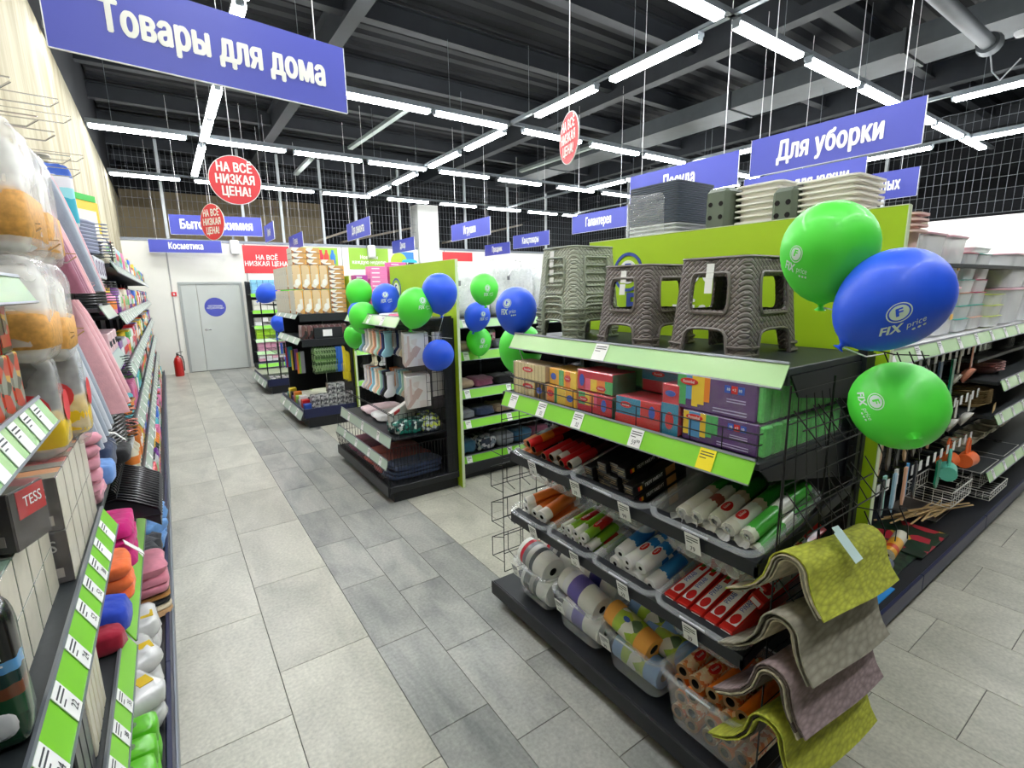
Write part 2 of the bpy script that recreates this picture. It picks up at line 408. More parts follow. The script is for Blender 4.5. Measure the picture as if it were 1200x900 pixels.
def column(x0, x1, y0, y1, L, off, m, near):
    y = off
    while y > y0: y -= L
    while y < y1:
        a, c = max(y, y0), min(y+L, y1)
        if c-a > 0.03:
            if c > near[0] and a < near[1]: tile(x1-x0, c-a, (x0+x1)/2, (a+c)/2, m)
            else: far.mt(0 if m is STL else 1); far.rbox(x0+.0016, a+.0016, -0.02, x1-.0016, c-.0016, 0, 0.0012)
        y += L
column(-0.62, -0.18, -4, 14, 0.87, 2.13, STL, (0, -1))
column(-0.18, 0.25, -4, 14, 0.87, 2.13, STL, (1.0, 14))
column(0.25, 0.70, -4, 14, 0.87, 2.43, STL, (0.8, 14))
column(0.70, 0.99, -4, 14, 0.64, 2.31, STG, (0.8, 12))
column(0.99, 1.28, -4, 14, 0.64, 2.08, STG, (0.8, 12))
column(1.28, 1.58, -4, 14, 0.64, 2.42, STG, (1.2, 12))
x = 1.58; i = 0
while x < 16.8:
    column(x, x+0.44, -4, 14, 0.87, 2.13+0.3*(i % 2), STL, (-0.4, 5.2) if x < 6.5 else (0, -1)); x += 0.44; i += 1
ft = put('tile_far', far.mesh('tile_far', [STL, STG]), floor); ft['kind'] = 'stuff'; ft.name = 'distant_tile'

# ---- left wall: streaky plaster below the light line, black paint above
m = mat('streaked_plaster', (0.80, 0.76, 0.63), 0.8); nt = m.node_tree; L = nt.links; bs = nt.nodes['Principled BSDF']
g = nt.nodes.new('ShaderNodeNewGeometry'); mp = nt.nodes.new('ShaderNodeMapping'); mp.inputs['Scale'].default_value = (1, 1.3, 0.22); L.new(g.outputs['Position'], mp.inputs[0])
n = nt.nodes.new('ShaderNodeTexNoise'); n.inputs['Scale'].default_value = 1.6; n.inputs['Detail'].default_value = 7; n.inputs['Roughness'].default_value = 0.62; n.inputs['Distortion'].default_value = 0.8; L.new(mp.outputs[0], n.inputs['Vector'])
cr = nt.nodes.new('ShaderNodeValToRGB'); e = cr.color_ramp.elements; e[0].position = 0.3; e[0].color = lin((0.56, 0.50, 0.37)); e[1].position = 0.62; e[1].color = lin((0.79, 0.76, 0.65)); L.new(n.outputs['Fac'], cr.inputs[0]); L.new(cr.outputs[0], bs.inputs['Base Color'])
PLASTER = m
DARKP = mat('black_ceiling_paint', (0.10, 0.11, 0.13), 0.7, noise=0.2, ns=2)
BEAMP = mat('dark_beam_paint', (0.165, 0.18, 0.20), 0.6, noise=0.15, ns=4)
GRYD = mat('grey_duct_metal', (0.33, 0.35, 0.36), 0.45, 0.2, noise=0.12, ns=5)
WHT = mat('white_wall_panel', (0.96, 0.955, 0.92), 0.6, noise=0.03, ns=2)
b = B(); b.box(-0.78, -4, 0, -0.62, 16.5, 4.22); b.mt(1); b.box(-0.78, -4, 4.22, -0.64, 20, 6.2); b.mt(0)
struct('wall_left', b.mesh('wall_left', [PLASTER, DARKP]))
# back partition with door opening
PY = 14.0; DX0, DX1, DZ = 0.30, 1.62, 2.12
b = B(); b.box(-0.62, PY, 0, DX0, PY+0.12, 3.04); b.box(DX1, PY, 0, 12.85, PY+0.12, 3.04); b.box(DX0, PY, DZ, DX1, PY+0.12, 3.04)
wb = struct('wall_back', b.mesh('wall_back', WHT))
b = B(); b.box(-0.62, PY-0.02, 3.03, 12.85, PY+0.14, 3.09); struct('trim_1', b.mesh('trim_1', GREYM))
for xx in (0.16, 1.75, 4.1, 7.2): 
    b = B(); b.box(xx, PY-0.006, 0.0, xx+0.03, PY-0.0005, 3.03); put('joint_strip', b.mesh('joint_strip', mat('grey_joint', (0.7, 0.7, 0.68), .6)), wb)
# door
DOORM = mat('pale_grey_door', (0.80, 0.82, 0.80), 0.45, noise=0.03, ns=3)
b = B(); b.box(DX0, PY-0.02, 0, DX0+0.05, PY+0.14, DZ); b.box(DX1-0.05, PY-0.02, 0, DX1, PY+0.14, DZ); b.box(DX0+.05, PY-0.02, DZ-0.05, DX1-.05, PY+0.14, DZ)
df = struct('door_1', b.mesh('door_frame', mat('door_frame_grey', (0.68, 0.70, 0.69), .5)))
b = B(); b.rbox(DX0+0.052, PY, 0.01, DX0+0.36, PY+0.05, DZ-0.052, .004); put('door_leaf', b.mesh('door_leaf', DOORM), df)
b = B(); b.rbox(DX0+0.366, PY, 0.01, DX1-0.052, PY+0.05, DZ-0.052, .004); dl = put('door_leaf', b.mesh('door_leaf', DOORM), df)
b = B(); b.cyl((DX0+.45, PY-0.05, 1.0), (DX0+.57, PY-0.05, 1.0), .011); b.cyl((DX0+.45, PY, 1.0), (DX0+.45, PY-0.055, 1.0), .02); put('door_handle', b.mesh('door_handle', CHROME, 40), dl)
t = thing('round_door_sign', 'round blue sign with two short white lines stuck on the grey door', 'sign', (1.0, PY-0.003, 1.53))
b = B(); b.cyl((0, 0, 0), (0, -0.006, 0), 0.225, n=32); put('disc', b.mesh('disc', SBLUE), t)
text('ПОСТОРОННИМ\nВХОД ВОСПРЕЩЁН', (0, -0.008, 0), (1, 0, 0), (0, 0, 1), 0.052, LETTER, t, .01, .7, extrude=.001)
t = thing('call_point', 'small red square call point on the white wall left of the grey door', 'alarm', (0.21, PY, 1.85))
b = B(); b.rbox(-.05, -.03, -.05, .05, 0, .05, .005); b.mt(1); b.box(-.015, -.033, -.025, .015, -.03, .025); put('case', b.mesh('case', [RED, WHITE]), t)
# right partition
b = B(); b.box(12.85, -4, 0, 12.97, 14.12, 3.04); wr = struct('wall_right', b.mesh('wall_right', WHT))
# wall behind the camera, deep dark hall beyond the grilles
b = B(); b.box(-0.78, -4.15, 0, 17, -4, 6.2); struct('wall_front', b.mesh('wall_front', DARKP))
b = B(); b.box(-0.78, 20, 0, 17, 20.15, 6.2); b.box(17, -4.15, 0, 17.15, 20.15, 6.2); struct('wall_far', b.mesh('wall_far', DARKP))
b = B(); b.box(-0.62, 16.5, 0, 4.3, 16.65, 4.5); struct('wall_passage', b.mesh('wall_passage', mat('tan_plaster', (0.62, 0.56, 0.44), .8, noise=.08, ns=2)))
# ---- wire grilles above the partitions with posts
def grille(parent, o, U, V, pu, pv):
    b = B(); o, U, V = Vector(o), Vector(U), Vector(V); nu = int(U.length/pu); nv = int(V.length/pv)
    wires(b, o, U, V, nu, nv, 0.004, 3); g = put('wire_grille', b.mesh('wire_grille', mat('grey_grille_wire', (0.55, 0.57, 0.6), .5, .3)), parent); g['kind'] = 'stuff'
grille(wb, (-0.6, PY+0.05, 3.1), (13.4, 0, 0), (0, 0, 1.9), 0.1, 0.2)
grille(wr, (12.9, -2, 3.1), (0, 16, 0), (0, 0, 1.9), 0.12, 0.2)
POST = mat('pale_post', (0.72, 0.74, 0.75), .5)
for xx in (0.25, 1.83, 2.70, 3.70, 4.58, 5.84, 8.0, 9.6, 11.2):
    b = B(); b.box(xx-.03, PY-.0, 3.09, xx+.03, PY+.05, 5.2); put('grille_post', b.mesh('grille_post', POST), wb)
for yy in (2.2, 4.6, 7.0, 9.4, 11.8):
    b = B(); b.box(12.84, yy-.03, 3.04, 12.9, yy+.03, 5.2); put('grille_post', b.mesh('grille_post', POST), wr)
b = B(); b.box(6.35, PY-.12, 0, 7.0, PY+.4, 4.3); struct('trim_2', b.mesh('white_column', mat('white_column_paint', (0.88, 0.88, 0.86), .6)))
for i, (x0, x1, yy, z0, z1) in enumerate([(3.8, 5.6, 15.6, 3.25, 3.9), (5.0, 8.0, 16.8, 3.4, 4.1), (2.6, 4.4, 17.4, 3.9, 4.6), (8.6, 12.0, 16.5, 3.5, 4.3)]):
    b = B(); b.pbox((x0, yy, z0), (x1-x0, 0, z1-z0), (0, 0.35, 0), (0, 0, 0.06)); struct('trim_%d' % (i+3), b.mesh('stair_soffit', mat('tan_soffit', (0.75, 0.70, 0.62), .7)))
# ---- ceiling
b = B(); b.box(-0.78, -4.15, 5.5, 17.1, 20.1, 5.6)
ceil = struct('ceiling', b.mesh('ceiling', DARKP))
for yy in (-1.4, 0.2, 1.8, 3.4, 5.0, 6.6, 8.25, 9.85, 11.5, 13.1, 14.7, 16.3):
    b = B(); b.box(-0.64, yy-0.07, 5.12, 17, yy+0.07, 5.135); b.box(-0.64, yy-0.012, 5.135, 17, yy+0.012, 5.36); b.box(-0.64, yy-0.07, 5.36, 17, yy+0.07, 5.375)
    put('ceiling_beam', b.mesh('ceiling_beam', BEAMP), ceil)
b = B(); y = -4.0
while y < 19.8:
    b.pbox((-0.6, y, 5.42), (17.5, 0, 0), (0, 0.06, 0.075), (0, 0.01, 0.0)); b.pbox((-0.6, y+0.13, 5.42), (17.5, 0, 0), (0, -0.06, 0.075), (0, 0.01, 0)); b.box(-0.6, y+.13, 5.415, 16.9, y+.26, 5.42); y += 0.26
dk = put('corrugated_deck', b.mesh('corrugated_deck', DARKP), ceil)
for xx in (2.2, 6.7, 10.8, 14.5):
    b = B(); b.box(xx-.09, -4, 4.95, xx+.09, 20, 4.97); b.box(xx-.015, -4, 4.97, xx+.015, 20, 5.36); b.box(xx-.09, -4, 5.34, xx+.09, 20, 5.36); put('ceiling_girder', b.mesh('ceiling_girder', BEAMP), ceil)
t = thing('air_duct', 'long rectangular grey air duct under the black ceiling on the right', 'duct', (8.8, 5, 4.97))
for y0 in (-7, -4.5, -2, .5, 3, 5.5):
    b = B(); b.box(-.35, y0, -.12, .35, y0+2.46, .15); b.mt(0); b.box(-.37, y0-.02, -.14, .37, y0+.02, .17); put('duct_section', b.mesh('duct_section', GRYD), t)
t = thing('ceiling_pipe', 'thick grey pipe ending in a flared cap beneath the ceiling at top right', 'pipe', (7.4, 2.1, 4.6))
b = B(); b.cyl((-2.6, 0, 0), (0.9, 0, 0), .075, n=16); b.cyl((0.9, 0, 0), (1.0, 0, 0), .11, .13, n=16); put('pipe', b.mesh('pipe', GRYD, 40), t)
b = B(); b.tube([(1.0, 0, -.02), (1.02, -.05, -.3), (.75, -.2, -.5), (.5, -.4, -.4)], .008); put('cable', b.mesh('cable', POST), t)
t = thing('smoke_detector', 'small round white smoke detector under the ceiling at top right', 'detector', (8.7, 1.9, 4.72))
b = B(); b.lathe([(0, -.04), (.05, -.035), (.07, 0), (.07, .02)], 16); put('detector_body', b.mesh('detector_body', WHITE, 40), t)
for i, (p, q, l) in enumerate([((3.7, 11.54, 4.9), (3.8, 8.6, 4.9), 'pale slanting strut under the ceiling behind the second light row'), ((2.8, 12.8, 4.5), (2.75, 10.7, 4.5), 'pale strut above the door wall near the round red signs'), ((8.2, 11.4, 4.9), (8.22, 8.6, 4.9), 'pale strut under the ceiling above the right-hand light rows')]):
    b = B(); p, q = Vector(p), Vector(q); b.pbox((0, 0, 0), q-p, (.1, 0, 0), (0, 0, .06)); tag(put('ceiling_strut', b.mesh('ceiling_strut', mat('galvanised', (.62, .66, .64), .4, .4)), None, p), l, 'strut')

# ================================================================ LIGHTS
LAMPM = mat('lamp_diffuser', (1, 1, 1), .5); _b = LAMPM.node_tree.nodes['Principled BSDF']
_b.inputs['Emission Color'].default_value = (0.95, 0.98, 1, 1); _b.inputs['Emission Strength'].default_value = LAMP
TRAY = mat('galvanised_tray', (0.55, 0.58, 0.6), 0.4, 0.5)
b = B(); b.rbox(-.56, -.05, -.055, .56, .05, -.012, .006); DIFF = b.mesh('diffuser', LAMPM)
b = B(); b.box(-.585, -.05, -.012, .585, .05, .02); b.box(-.585, -.035, -.05, -.562, .035, -.012); b.box(.562, -.035, -.05, .585, .035, -.012); HOUS = b.mesh('housing', TRAY)
def lamp(x, y, along_y, label):
    t = thing('tube_light', label, 'lamp', (x, y, LZ), (0, 0, pi/2 if along_y else 0), 'tube lights in suspended lines')
    put('housing', HOUS, t); put('diffuser', DIFF, t)
def tray(p, q, label):
    p, q = Vector(p), Vector(q); b = B(); d = q-p; n = Vector((0, 0, 1)).cross(d).normalized()*.03
    b.pbox(-n, d, 2*n, (0, 0, .006)); b.pbox(-n, d, n*.1, (0, 0, .04)); b.pbox(n*.9, d, n*.1, (0, 0, .04))
    k = 0; L_ = d.length; u = d/L_; s_ = 0.3
    while s_ < L_: b.cyl(u*s_, u*s_+Vector((0, 0, .60 if abs(p.x-8.75) < .1 else .88)), .004, n=3, cap=False); s_ += 1.9
    tag(put('cable_tray', b.mesh('cable_tray', TRAY), None, p+Vector((0, 0, .022))), label, 'tray')

rows = [(2.95, 'the nearest crossing light line', [-0.0, 1.25, 2.5, 3.75, 5.15, 6.5, 7.8, 9.1, 10.4, 11.7]), (6.45, 'the second crossing light line', [0, 1.48, 2.62, 3.84, 5.3, 6.68, 7.98, 9.3, 10.6, 11.9]),
        (9.42, 'the third crossing light line', [0, 1.4, 2.68, 3.95, 5.4, 6.8, 8.45, 9.9, 11.3]), (12.8, 'the crossing light line nearest the door wall', [0, 1.4, 2.65, 4.0, 5.6, 7.1, 8.65, 10.1, 11.5]), (-0.6, 'the crossing light line above the camera', [0, 1.3, 2.6, 3.9, 5.2, 6.6, 8.0, 9.5])]
for yy, nm, xs in rows:
    tray((-.6, yy, LZ), (12.8, yy, LZ), 'long galvanised tray carrying ' + nm)
    for k, xx in enumerate(xs): lamp(xx, yy, False, '%s tube light of %s' % ('leftmost' if k == 0 else ORD[k]+' from left', nm))
for xx, nm, ys in [(.8, 'the light line above the main aisle', [.6, 1.9, 4.3, 5.55, 7.6, 8.85, 10.4, 11.6]), (4.5, 'the long light line above the middle gondolas', [.2, 1.6, 3.85, 5.25, 7.2, 8.6, 10.4, 11.9]),
                   (8.75, 'the light line above the right-hand gondolas', [.6, 1.9, 4.3, 5.5, 7.5, 8.7]), (11.4, 'the light line nearest the right wall', [1.2, 2.4, 4.0, 5.2, 7.6])]:
    tray((xx, 0, LZ), (xx, 12.8, LZ), 'long galvanised tray carrying ' + nm)
    for k, yy in enumerate(ys): lamp(xx, yy, True, '%s tube light of %s' % ('nearest' if k == 0 else ORD[k]+' away', nm))

# ================================================================ HANGING SIGNS
def hang(parent, pts, top=5.1):
    for p in pts:
        b = B(); b.cyl(p, (p[0]+p[3] if len(p) > 3 else p[0], p[1], top), .0035, n=4, cap=False); put('cord', b.mesh('cord', STRING), parent)
def sign(label, s, a, c, z0, z1, face=1, size=.2, xs=.8, tx=0.0, name='hanging_sign'):
    """flat board from a to c (x,y); text faces the camera side"""
    a, c = Vector((a[0], a[1], 0)), Vector((c[0], c[1], 0)); d = c-a; L_ = d.length; u = d/L_; n = Vector((u.y, -u.x, 0))*face
    t = thing(name, label, 'sign', ((a.x+c.x)/2, (a.y+c.y)/2, z0))
    b = B(); b.pbox(-d/2-n*.0, d, n*.008, (0, 0, z1-z0)); b.mt(1)
    b.pbox(-d/2-n*.001+Vector((0, 0, -.004)), d, n*.01, (0, 0, .004)); b.pbox(d/2-n*.001, u*.004, n*.01, (0, 0, z1-z0)); b.pbox(-d/2-u*.004-n*.001, u*.004, n*.01, (0, 0, z1-z0))
    put('board', b.mesh('board', [SBLUE, PAPER]), t)
    xd = Vector((0, 0, 1)).cross(n)
    text(s, n*.0105+xd*tx+Vector((0, 0, (z1-z0)*.5)), xd, (0, 0, 1), size*1.08, LETTER, t, .058, xs*.86, extrude=.004)
    hang(t, [tuple(-u*L_*.38)[:2]+(z1-z0,), tuple(u*L_*.38)[:2]+(z1-z0,)], 5.1-z0)
    return t
sign('big blue hanging sign in the top left corner reading Товары для дома', 'Товары для дома', (-.27, 3.0), (1.02, 3.15), 2.88, 3.225, size=.166, xs=.72, tx=.035)
sign('blue hanging sign reading Бытовая химия half behind a round red sign', 'Бытовая химия', (.24, 10.66), (1.64, 10.4), 2.87, 3.2, size=.2, xs=.78)
sign('narrow blue hanging sign reading Косметика in front of the door wall', 'Косметика', (-.13, 13.8), (1.25, 13.6), 2.77, 3.04, size=.18, xs=.72)
def ysign(label, s, x, y0, y1, z0=2.87, z1=3.2, size=.19, xs=.62, x2=None):   # boards in the YZ plane, facing -X, read with +Y on the left
    return sign(label, s, (x, y0), (x2 or x, y1), z0, z1, face=-1, size=size, xs=xs)
ysign('largest blue hanging sign on the right reading Для уборки', 'Для уборки', 4.8, 1.51, 2.85, size=.21, xs=.72)
ysign('blue hanging sign reading Посуда behind the dark crate stack', 'Посуда', 5.0, 3.1, 4.55, size=.2)
ysign('blue hanging sign reading Товары для кухни behind the Для уборки sign', 'Товары для кухни', 6.45, 2.5, 3.9, size=.19, xs=.66)
ysign('blue hanging sign reading Товары для животных lowest of the three at the right', 'Товары для животных', 7.55, 2.36, 3.9, size=.18, xs=.62)
ysign('blue hanging sign reading Галантерея left of the dark crate stack', 'Галантерея', 6.65, 6.1, 7.5, size=.2, xs=.6)
ysign('blue hanging sign reading Канцтовары above the white bags', 'Канцтовары', 7.7, 9.5, 11.0, size=.2, xs=.6)
ysign('blue hanging sign reading Игрушки above the round white column', 'Игрушки', 5.25, 8.25, 9.8, size=.2, xs=.6)
ysign('blue hanging sign reading Для ремонта over the green balloons', 'Для ремонта', 3.28, 9.25, 10.65, size=.2, xs=.6)
ysign('small blue hanging sign reading Декор low over the second gondola', 'Декор', 5.45, 12.2, 13.7, size=.2, xs=.6)
ysign('blue hanging sign reading Праздник half hidden by white bags', 'Праздник', 8.5, 12.3, 13.7, size=.2, xs=.6)
ysign('small blue hanging sign edge-on right of the Бытовая химия sign', 'Химия', 1.9, 10.7, 11.75, size=.2, xs=.6)
ysign('small blue hanging sign beside the red wall poster', 'Гигиена', 2.75, 12.2, 13.7, size=.2, xs=.6)
def disc(label, x, y, z, r, nrm, pink=False, name='round_hanging_sign'):
    t = thing(name, label, 'sign', (x, y, z)); n = Vector(nrm).normalized()
    b = B(); b.cyl(-n*.004, n*.004, r, n=40); b.mt(1); b.cyl(-n*.003, n*.003, r+.006, n=40); put('board', b.mesh('board', [RED, PAPER]), t)
    xd = Vector((0, 0, 1)).cross(n); text('НА ВСЁ\nНИЗКАЯ\nЦЕНА!', n*.009, xd, (0, 0, 1), r*.52, LETTER, t, .05, .70, extrude=.01)
    hang(t, [(0, 0, r)], 5.1-z); return t
disc('larger round red hanging sign reading НА ВСЁ НИЗКАЯ ЦЕНА over the aisle', .66, 5.3, 2.85, .205, (-.1, -1, 0))
disc('smaller round red hanging sign hiding the middle of the Бытовая химия sign', .675, 8.13, 2.81, .235, (-.86, -.52, 0))
disc('pale red round hanging sign edge turned beside the long light line', 2.48, 2.84, 2.883, .165, (-.95, .31, 0))
# wall posters on the back partition
def poster(label, x0, x1, z0, z1, m, s=None, size=.2, extra=None):
    t = thing('wall_poster', label, 'poster', ((x0+x1)/2, PY-.002, z0)); W = x1-x0; H_ = z1-z0
    b = B(); b.box(-W/2, -.008, 0, W/2, 0, H_); put('sheet', b.mesh('sheet', m), t)
    if s: text(s, (0, -.01, H_*.45), (1, 0, 0), (0, 0, 1), size, LETTER, t, .03, .85, extrude=.001)
    if extra: extra(t, W, H_)
    return t
PGREEN = mat('poster_green', (.62, .80, .28), .5); PBLUE = mat('poster_blue', (.25, .55, .85), .5)
poster('red wall poster reading НА ВСЁ НИЗКАЯ ЦЕНА right of the grey door', 1.72, 2.78, 2.33, 3.0, RED, 'НА ВСЁ\nНИЗКАЯ ЦЕНА!', .16)
def bottles(t, W, H_):
    b = B(); b.cyl((-W/2+.2, -.009, H_*.2), (-W/2+.2, -.012, H_*.2), .26, n=24); put('blue_circle', b.mesh('blue_circle', PBLUE), t)
    for k, (xx, c) in enumerate([(.1, (.85, .2, .3)), (.24, (.9, .3, .25)), (.4, (.2, .5, .85))]):
        b = B(); b.lathe([(0, 0), (.06, 0), (.065, .22), (.03, .3), (.03, .36), (0, .36)], 12, Matrix.Translation((xx, -.02, .12)), sy=.2); put('printed_bottle', b.mesh('printed_bottle', mat('poster_bottle%d' % k, c, .5)), t)
poster('green wall poster showing three spray bottles above the boxed goods', 2.93, 4.0, 2.46, 3.0, PGREEN, None, .1, bottles)
poster('green wall poster with two white text lines above the pink boxes', 4.3, 5.42, 2.45, 3.02, PGREEN, 'Новинки\nкаждую неделю', .14)
def brush(t, W, H_):
    b = B(); b.cyl((-W*.3, -.009, H_*.5), (-W*.3, -.012, H_*.5), .25, n=24); put('green_circle', b.mesh('green_circle', mat('poster_lime', (.75, .85, .25), .5)), t)
    b = B(); b.soft((.15, -.02, .25), (.5, .03, .2), .8, 12, 6); put('printed_sponge', b.mesh('printed_sponge', mat('poster_cyan', (.2, .75, .85), .5), 60), t)
poster('blue wall poster with a green circle and a cleaning sponge', 5.62, 6.2, 2.4, 2.95, PBLUE, None, .1, brush)
poster('red wall poster split in two panels right of the white column', 7.15, 8.2, 2.72, 2.99, RED)
for k, (xx, l) in enumerate([(1.55, 'white speaker box on the wall above the grey door corner'), (4.9, 'white speaker box in front of the green text poster')]):
    t = thing('wall_speaker', l, 'speaker', (xx, PY-.12, 2.78)); b = B(); b.soft((0, 0, .15), (.2, .18, .34), .3, 16, 8); put('case', b.mesh('case', WHITE, 50), t)
    b = B(); b.box(-.02, .05, .3, .02, .09, .5); put('bracket', b.mesh('bracket', GREYM), t)
# fire extinguisher
t = thing('fire_extinguisher', 'red fire extinguisher standing at the door wall', 'extinguisher', (.1, 13.6, 0))
b = B(); b.lathe([(0, 0), (.085, 0), (.09, .02), (.09, .34), (.06, .42), (.03, .44), (.03, .47), (0, .47)], 20); put('cylinder', b.mesh('cylinder', mat('extinguisher_red', (.78, .1, .08), .3, coat=.5), 40), t)
b = B(); b.box(-.02, -.02, .47, .02, .02, .52); b.pbox((-.02, -.01, .52), (.13, 0, .03), (0, .02, 0), (0, 0, .012)); b.tube([(.02, 0, .49), (.09, -.03, .45), (.11, -.05, .3), (.1, -.06, .12)], .012, 6); put('valve', b.mesh('valve', mat('valve_black', (.1, .1, .1), .4), 40), t)
# ================================================================ FIRST ENDCAP (foreground) : faces -X, green panel at X 2.12
FIXN = mat('logo_navy', (0.22, 0.30, 0.62), .5)
def logo_panel(t, x, ys, z, r):
    """shop logo printed on the aisle side of a green panel: ring, disc with F, the name and three dots"""
    b = B(); n = 40
    L = [[(x-d, ys+rr*cos(2*pi*i/n), z+rr*sin(2*pi*i/n)) for i in range(n)] for d, rr in ((0, r), (.003, r), (.003, r*.84), (0, r*.84))]; b.ring(L)
    b.mt(1); b.cyl((x, ys, z), (x-.003, ys, z), r*.6, n=32)
    put('logo_ring', b.mesh('logo_ring', [FIXN, WHITE]), t)
    text('F', (x-.005, ys, z), (0, -1, 0), (0, 0, 1), r*1.1, FIXN, t, .04, .9, 'logo_letter', .001)
    text('FIX', (x-.004, ys-r*1.0, z-r*1.75), (0, -1, 0), (0, 0, 1), r*1.7, FIXN, t, .05, .85, 'logo_letters', .001)
    text('price', (x-.004, ys-r*4.1, z-r*1.85), (0, -1, 0), (0, 0, 1), r*1.5, WHITE, t, .01, .8, 'logo_letters', .001)
    b = B()
    for k in range(3): b.cyl((x, ys-r*(4.0+.75*k), z-r*.35), (x-.003, ys-r*(4.0+.75*k), z-r*.35), r*.27, n=20)
    put('logo_dots', b.mesh('logo_dots', WHITE), t)
def green_panel(t, y0, y1, x=2.12, h=2.11):
    b = B(); b.rbox(x, y0, 0, x+.025, y1, h, .002); b.mt(1); b.box(x-.001, y0-.003, 0, x+.026, y0, h); b.box(x-.001, y0, h, x+.026, y1, h+.003)
    put('green_panel', b.mesh('green_panel', [LIME, LIMEEDGE]), t)
def base_unit(t, x0, x1, y0, y1, kick=.09, top=.13, m=None):
    b = B(); b.box(x0+.05, y0+.04, 0, x1, y1-.04, kick); put('plinth', b.mesh('plinth', m or BLACK), t)
    b = B(); b.rbox(x0, y0, kick, x1, y1, top, .006); put('base_deck', b.mesh('base_deck', m or BLACK), t)
    b = B(); b.rbox(x0-.012, y0+.005, kick-.035, x0-.001, y1-.005, top+.006, .004); put('base_lip', b.mesh('base_lip', m or BLACK), t)

E1 = thing('gondola_endcap', 'nearest black gondola endcap with green back panel facing the aisle', 'shelving', (0, 0, 0))
green_panel(E1, .68, 2.24); logo_panel(E1, 2.119, 1.93, 1.93, .105)
base_unit(E1, 1.42, 2.11, .70, 2.30)
b = B(); b.box(2.085, .72, .13, 2.115, 2.22, 1.60); put('back_board', b.mesh('back_board', CHAR), E1)
for yy in (.72, 2.19):
    b = B(); b.box(2.04, yy, .0, 2.09, yy+.03, 1.62)
    for k in range(22): b.mt(1); b.box(2.038, yy+.008, .2+k*.06, 2.0405, yy+.022, .235+k*.06)
    b.mt(0); put('upright', b.mesh('upright', [BLACK, HOLE]), E1)
# top shelf
b = B(); b.rbox(1.53, .74, 1.575, 2.10, 2.20, 1.60, .003); b.box(1.53, .74, 1.545, 1.545, 2.20, 1.575); sh = put('shelf', b.mesh('shelf', CHAR), E1)
for yy in (.735, 2.195):
    b = B(); b.prism([(1.6, 1.5), (2.09, 1.43), (2.09, 1.575), (1.54, 1.575)], .006, 1, yy); put('shelf_bracket', b.mesh('shelf_bracket', BLACK), E1)
rail(E1, (1.525, .735, 1.612), (1.525, 2.17, 1.612), (-1, 0, 0), .082, .55, PALEG, tags=(.54,), nums=[None], tw=.075)
# second shelf
b = B(); b.rbox(1.44, .76, 1.285, 2.10, 2.18, 1.31, .003); put('shelf', b.mesh('shelf', CHAR), E1)
for yy in (.755, 2.175):
    b = B(); b.prism([(1.5, 1.24), (2.09, 1.12), (2.09, 1.285), (1.45, 1.285)], .006, 1, yy); put('shelf_bracket', b.mesh('shelf_bracket', BLACK), E1)
rail(E1, (1.432, .765, 1.318), (1.432, 2.13, 1.318), (-1, 0, 0), .078, .45, GREEN, tags=(.115, .335, .575, .76, .93), nums=['y', '59⁹⁰', '32', '32', None], tw=.06)
b = B()
for z in (1.36, 1.395): b.tube([(1.9, .775, z), (1.455, .775, z), (1.455, 2.12, z), (1.9, 2.12, z)], .0022, 4)
for k in range(12): b.cyl((1.455, .775+k*.1221, 1.31), (1.455, .775+k*.1221, 1.395), .0018, n=4)
put('wire_rail', b.mesh('wire_rail', WIRE), E1)
# two sloping basket rails
for z, yn in ((1.005, .72), (.665, .74)):
    b = B(); b.pbox((1.40, yn, z-.045), (0, 2.06-yn, 0), (.012, 0, 0), (0, 0, .045)); b.pbox((1.40, yn, z), (0, 2.06-yn, 0), (.05, 0, .012), (0, 0, .004))
    put('basket_rail', b.mesh('basket_rail', BLACK), E1)
    b = B(); b.pbox((1.40, yn, z-.05), (.69, 0, .13), (0, .008, 0), (0, 0, .04)); put('basket_bracket', b.mesh('basket_bracket', BLACK), E1)
    b = B(); b.pbox((1.40, 2.05, z-.05), (.69, 0, .13), (0, .008, 0), (0, 0, .04)); put('basket_bracket', b.mesh('basket_bracket', BLACK), E1)
# side wire fences: near side (with sloping arms for mats) and far side
b = B()
for xx in (1.47, 1.75, 2.02):
    b.tube([(xx, .70, .14), (xx, .70, 1.56)], .0032, 5)
for k in range(15): b.cyl((1.47, .70, .18+k*.097), (2.02, .70, .18+k*.097), .0018, n=4)
for k in range(6): b.cyl((1.49+k*.1, .70, .9), (1.47+k*.05, .70, 1.52), .0018, n=4)
put('side_grid', b.mesh('side_grid', WIRE), E1)
b = B()
for z in (1.48, 1.22, .93):
    for k in range(4):
        x0 = 1.5+k*.15
        b.tube([(x0, .70, z), (x0+.02, .62, z-.10), (x0+.10, .62, z-.10), (x0+.12, .70, z)], .0024, 4)
    b.tube([(1.48, .66, z-.05), (2.04, .66, z-.05)], .0024, 4); b.tube([(1.48, .62, z-.10), (2.08, .62, z-.10)], .0024, 4)
put('wire_pocket', b.mesh('wire_pocket', WIRE), E1)
b = B(); wires(b, (1.47, 2.24, .2), (.6, 0, 0), (0, 0, 1.05), 5, 9, .0026)
for z in (.28, .5, .72, .94):
    b.tube([(1.47, 2.24, z+.14), (1.44, 2.32, z+.12), (1.44, 2.32, z), (1.47, 2.24, z-.02)], .0026, 4); b.tube([(2.0, 2.24, z+.14), (2.0, 2.32, z+.12), (2.0, 2.32, z), (2.0, 2.24, z-.02)], .0026, 4)
    b.tube([(1.44, 2.32, z), (2.0, 2.32, z)], .0026, 4); b.tube([(1.44, 2.32, z+.12), (2.0, 2.32, z+.12)], .0026, 4)
    for k in range(1, 5): b.tube([(1.44+k*.112, 2.24, z-.02), (1.44+k*.112, 2.32, z), (1.44+k*.112, 2.32, z+.12)], .0024, 4)
put('side_grid', b.mesh('side_grid', WIRE), E1)
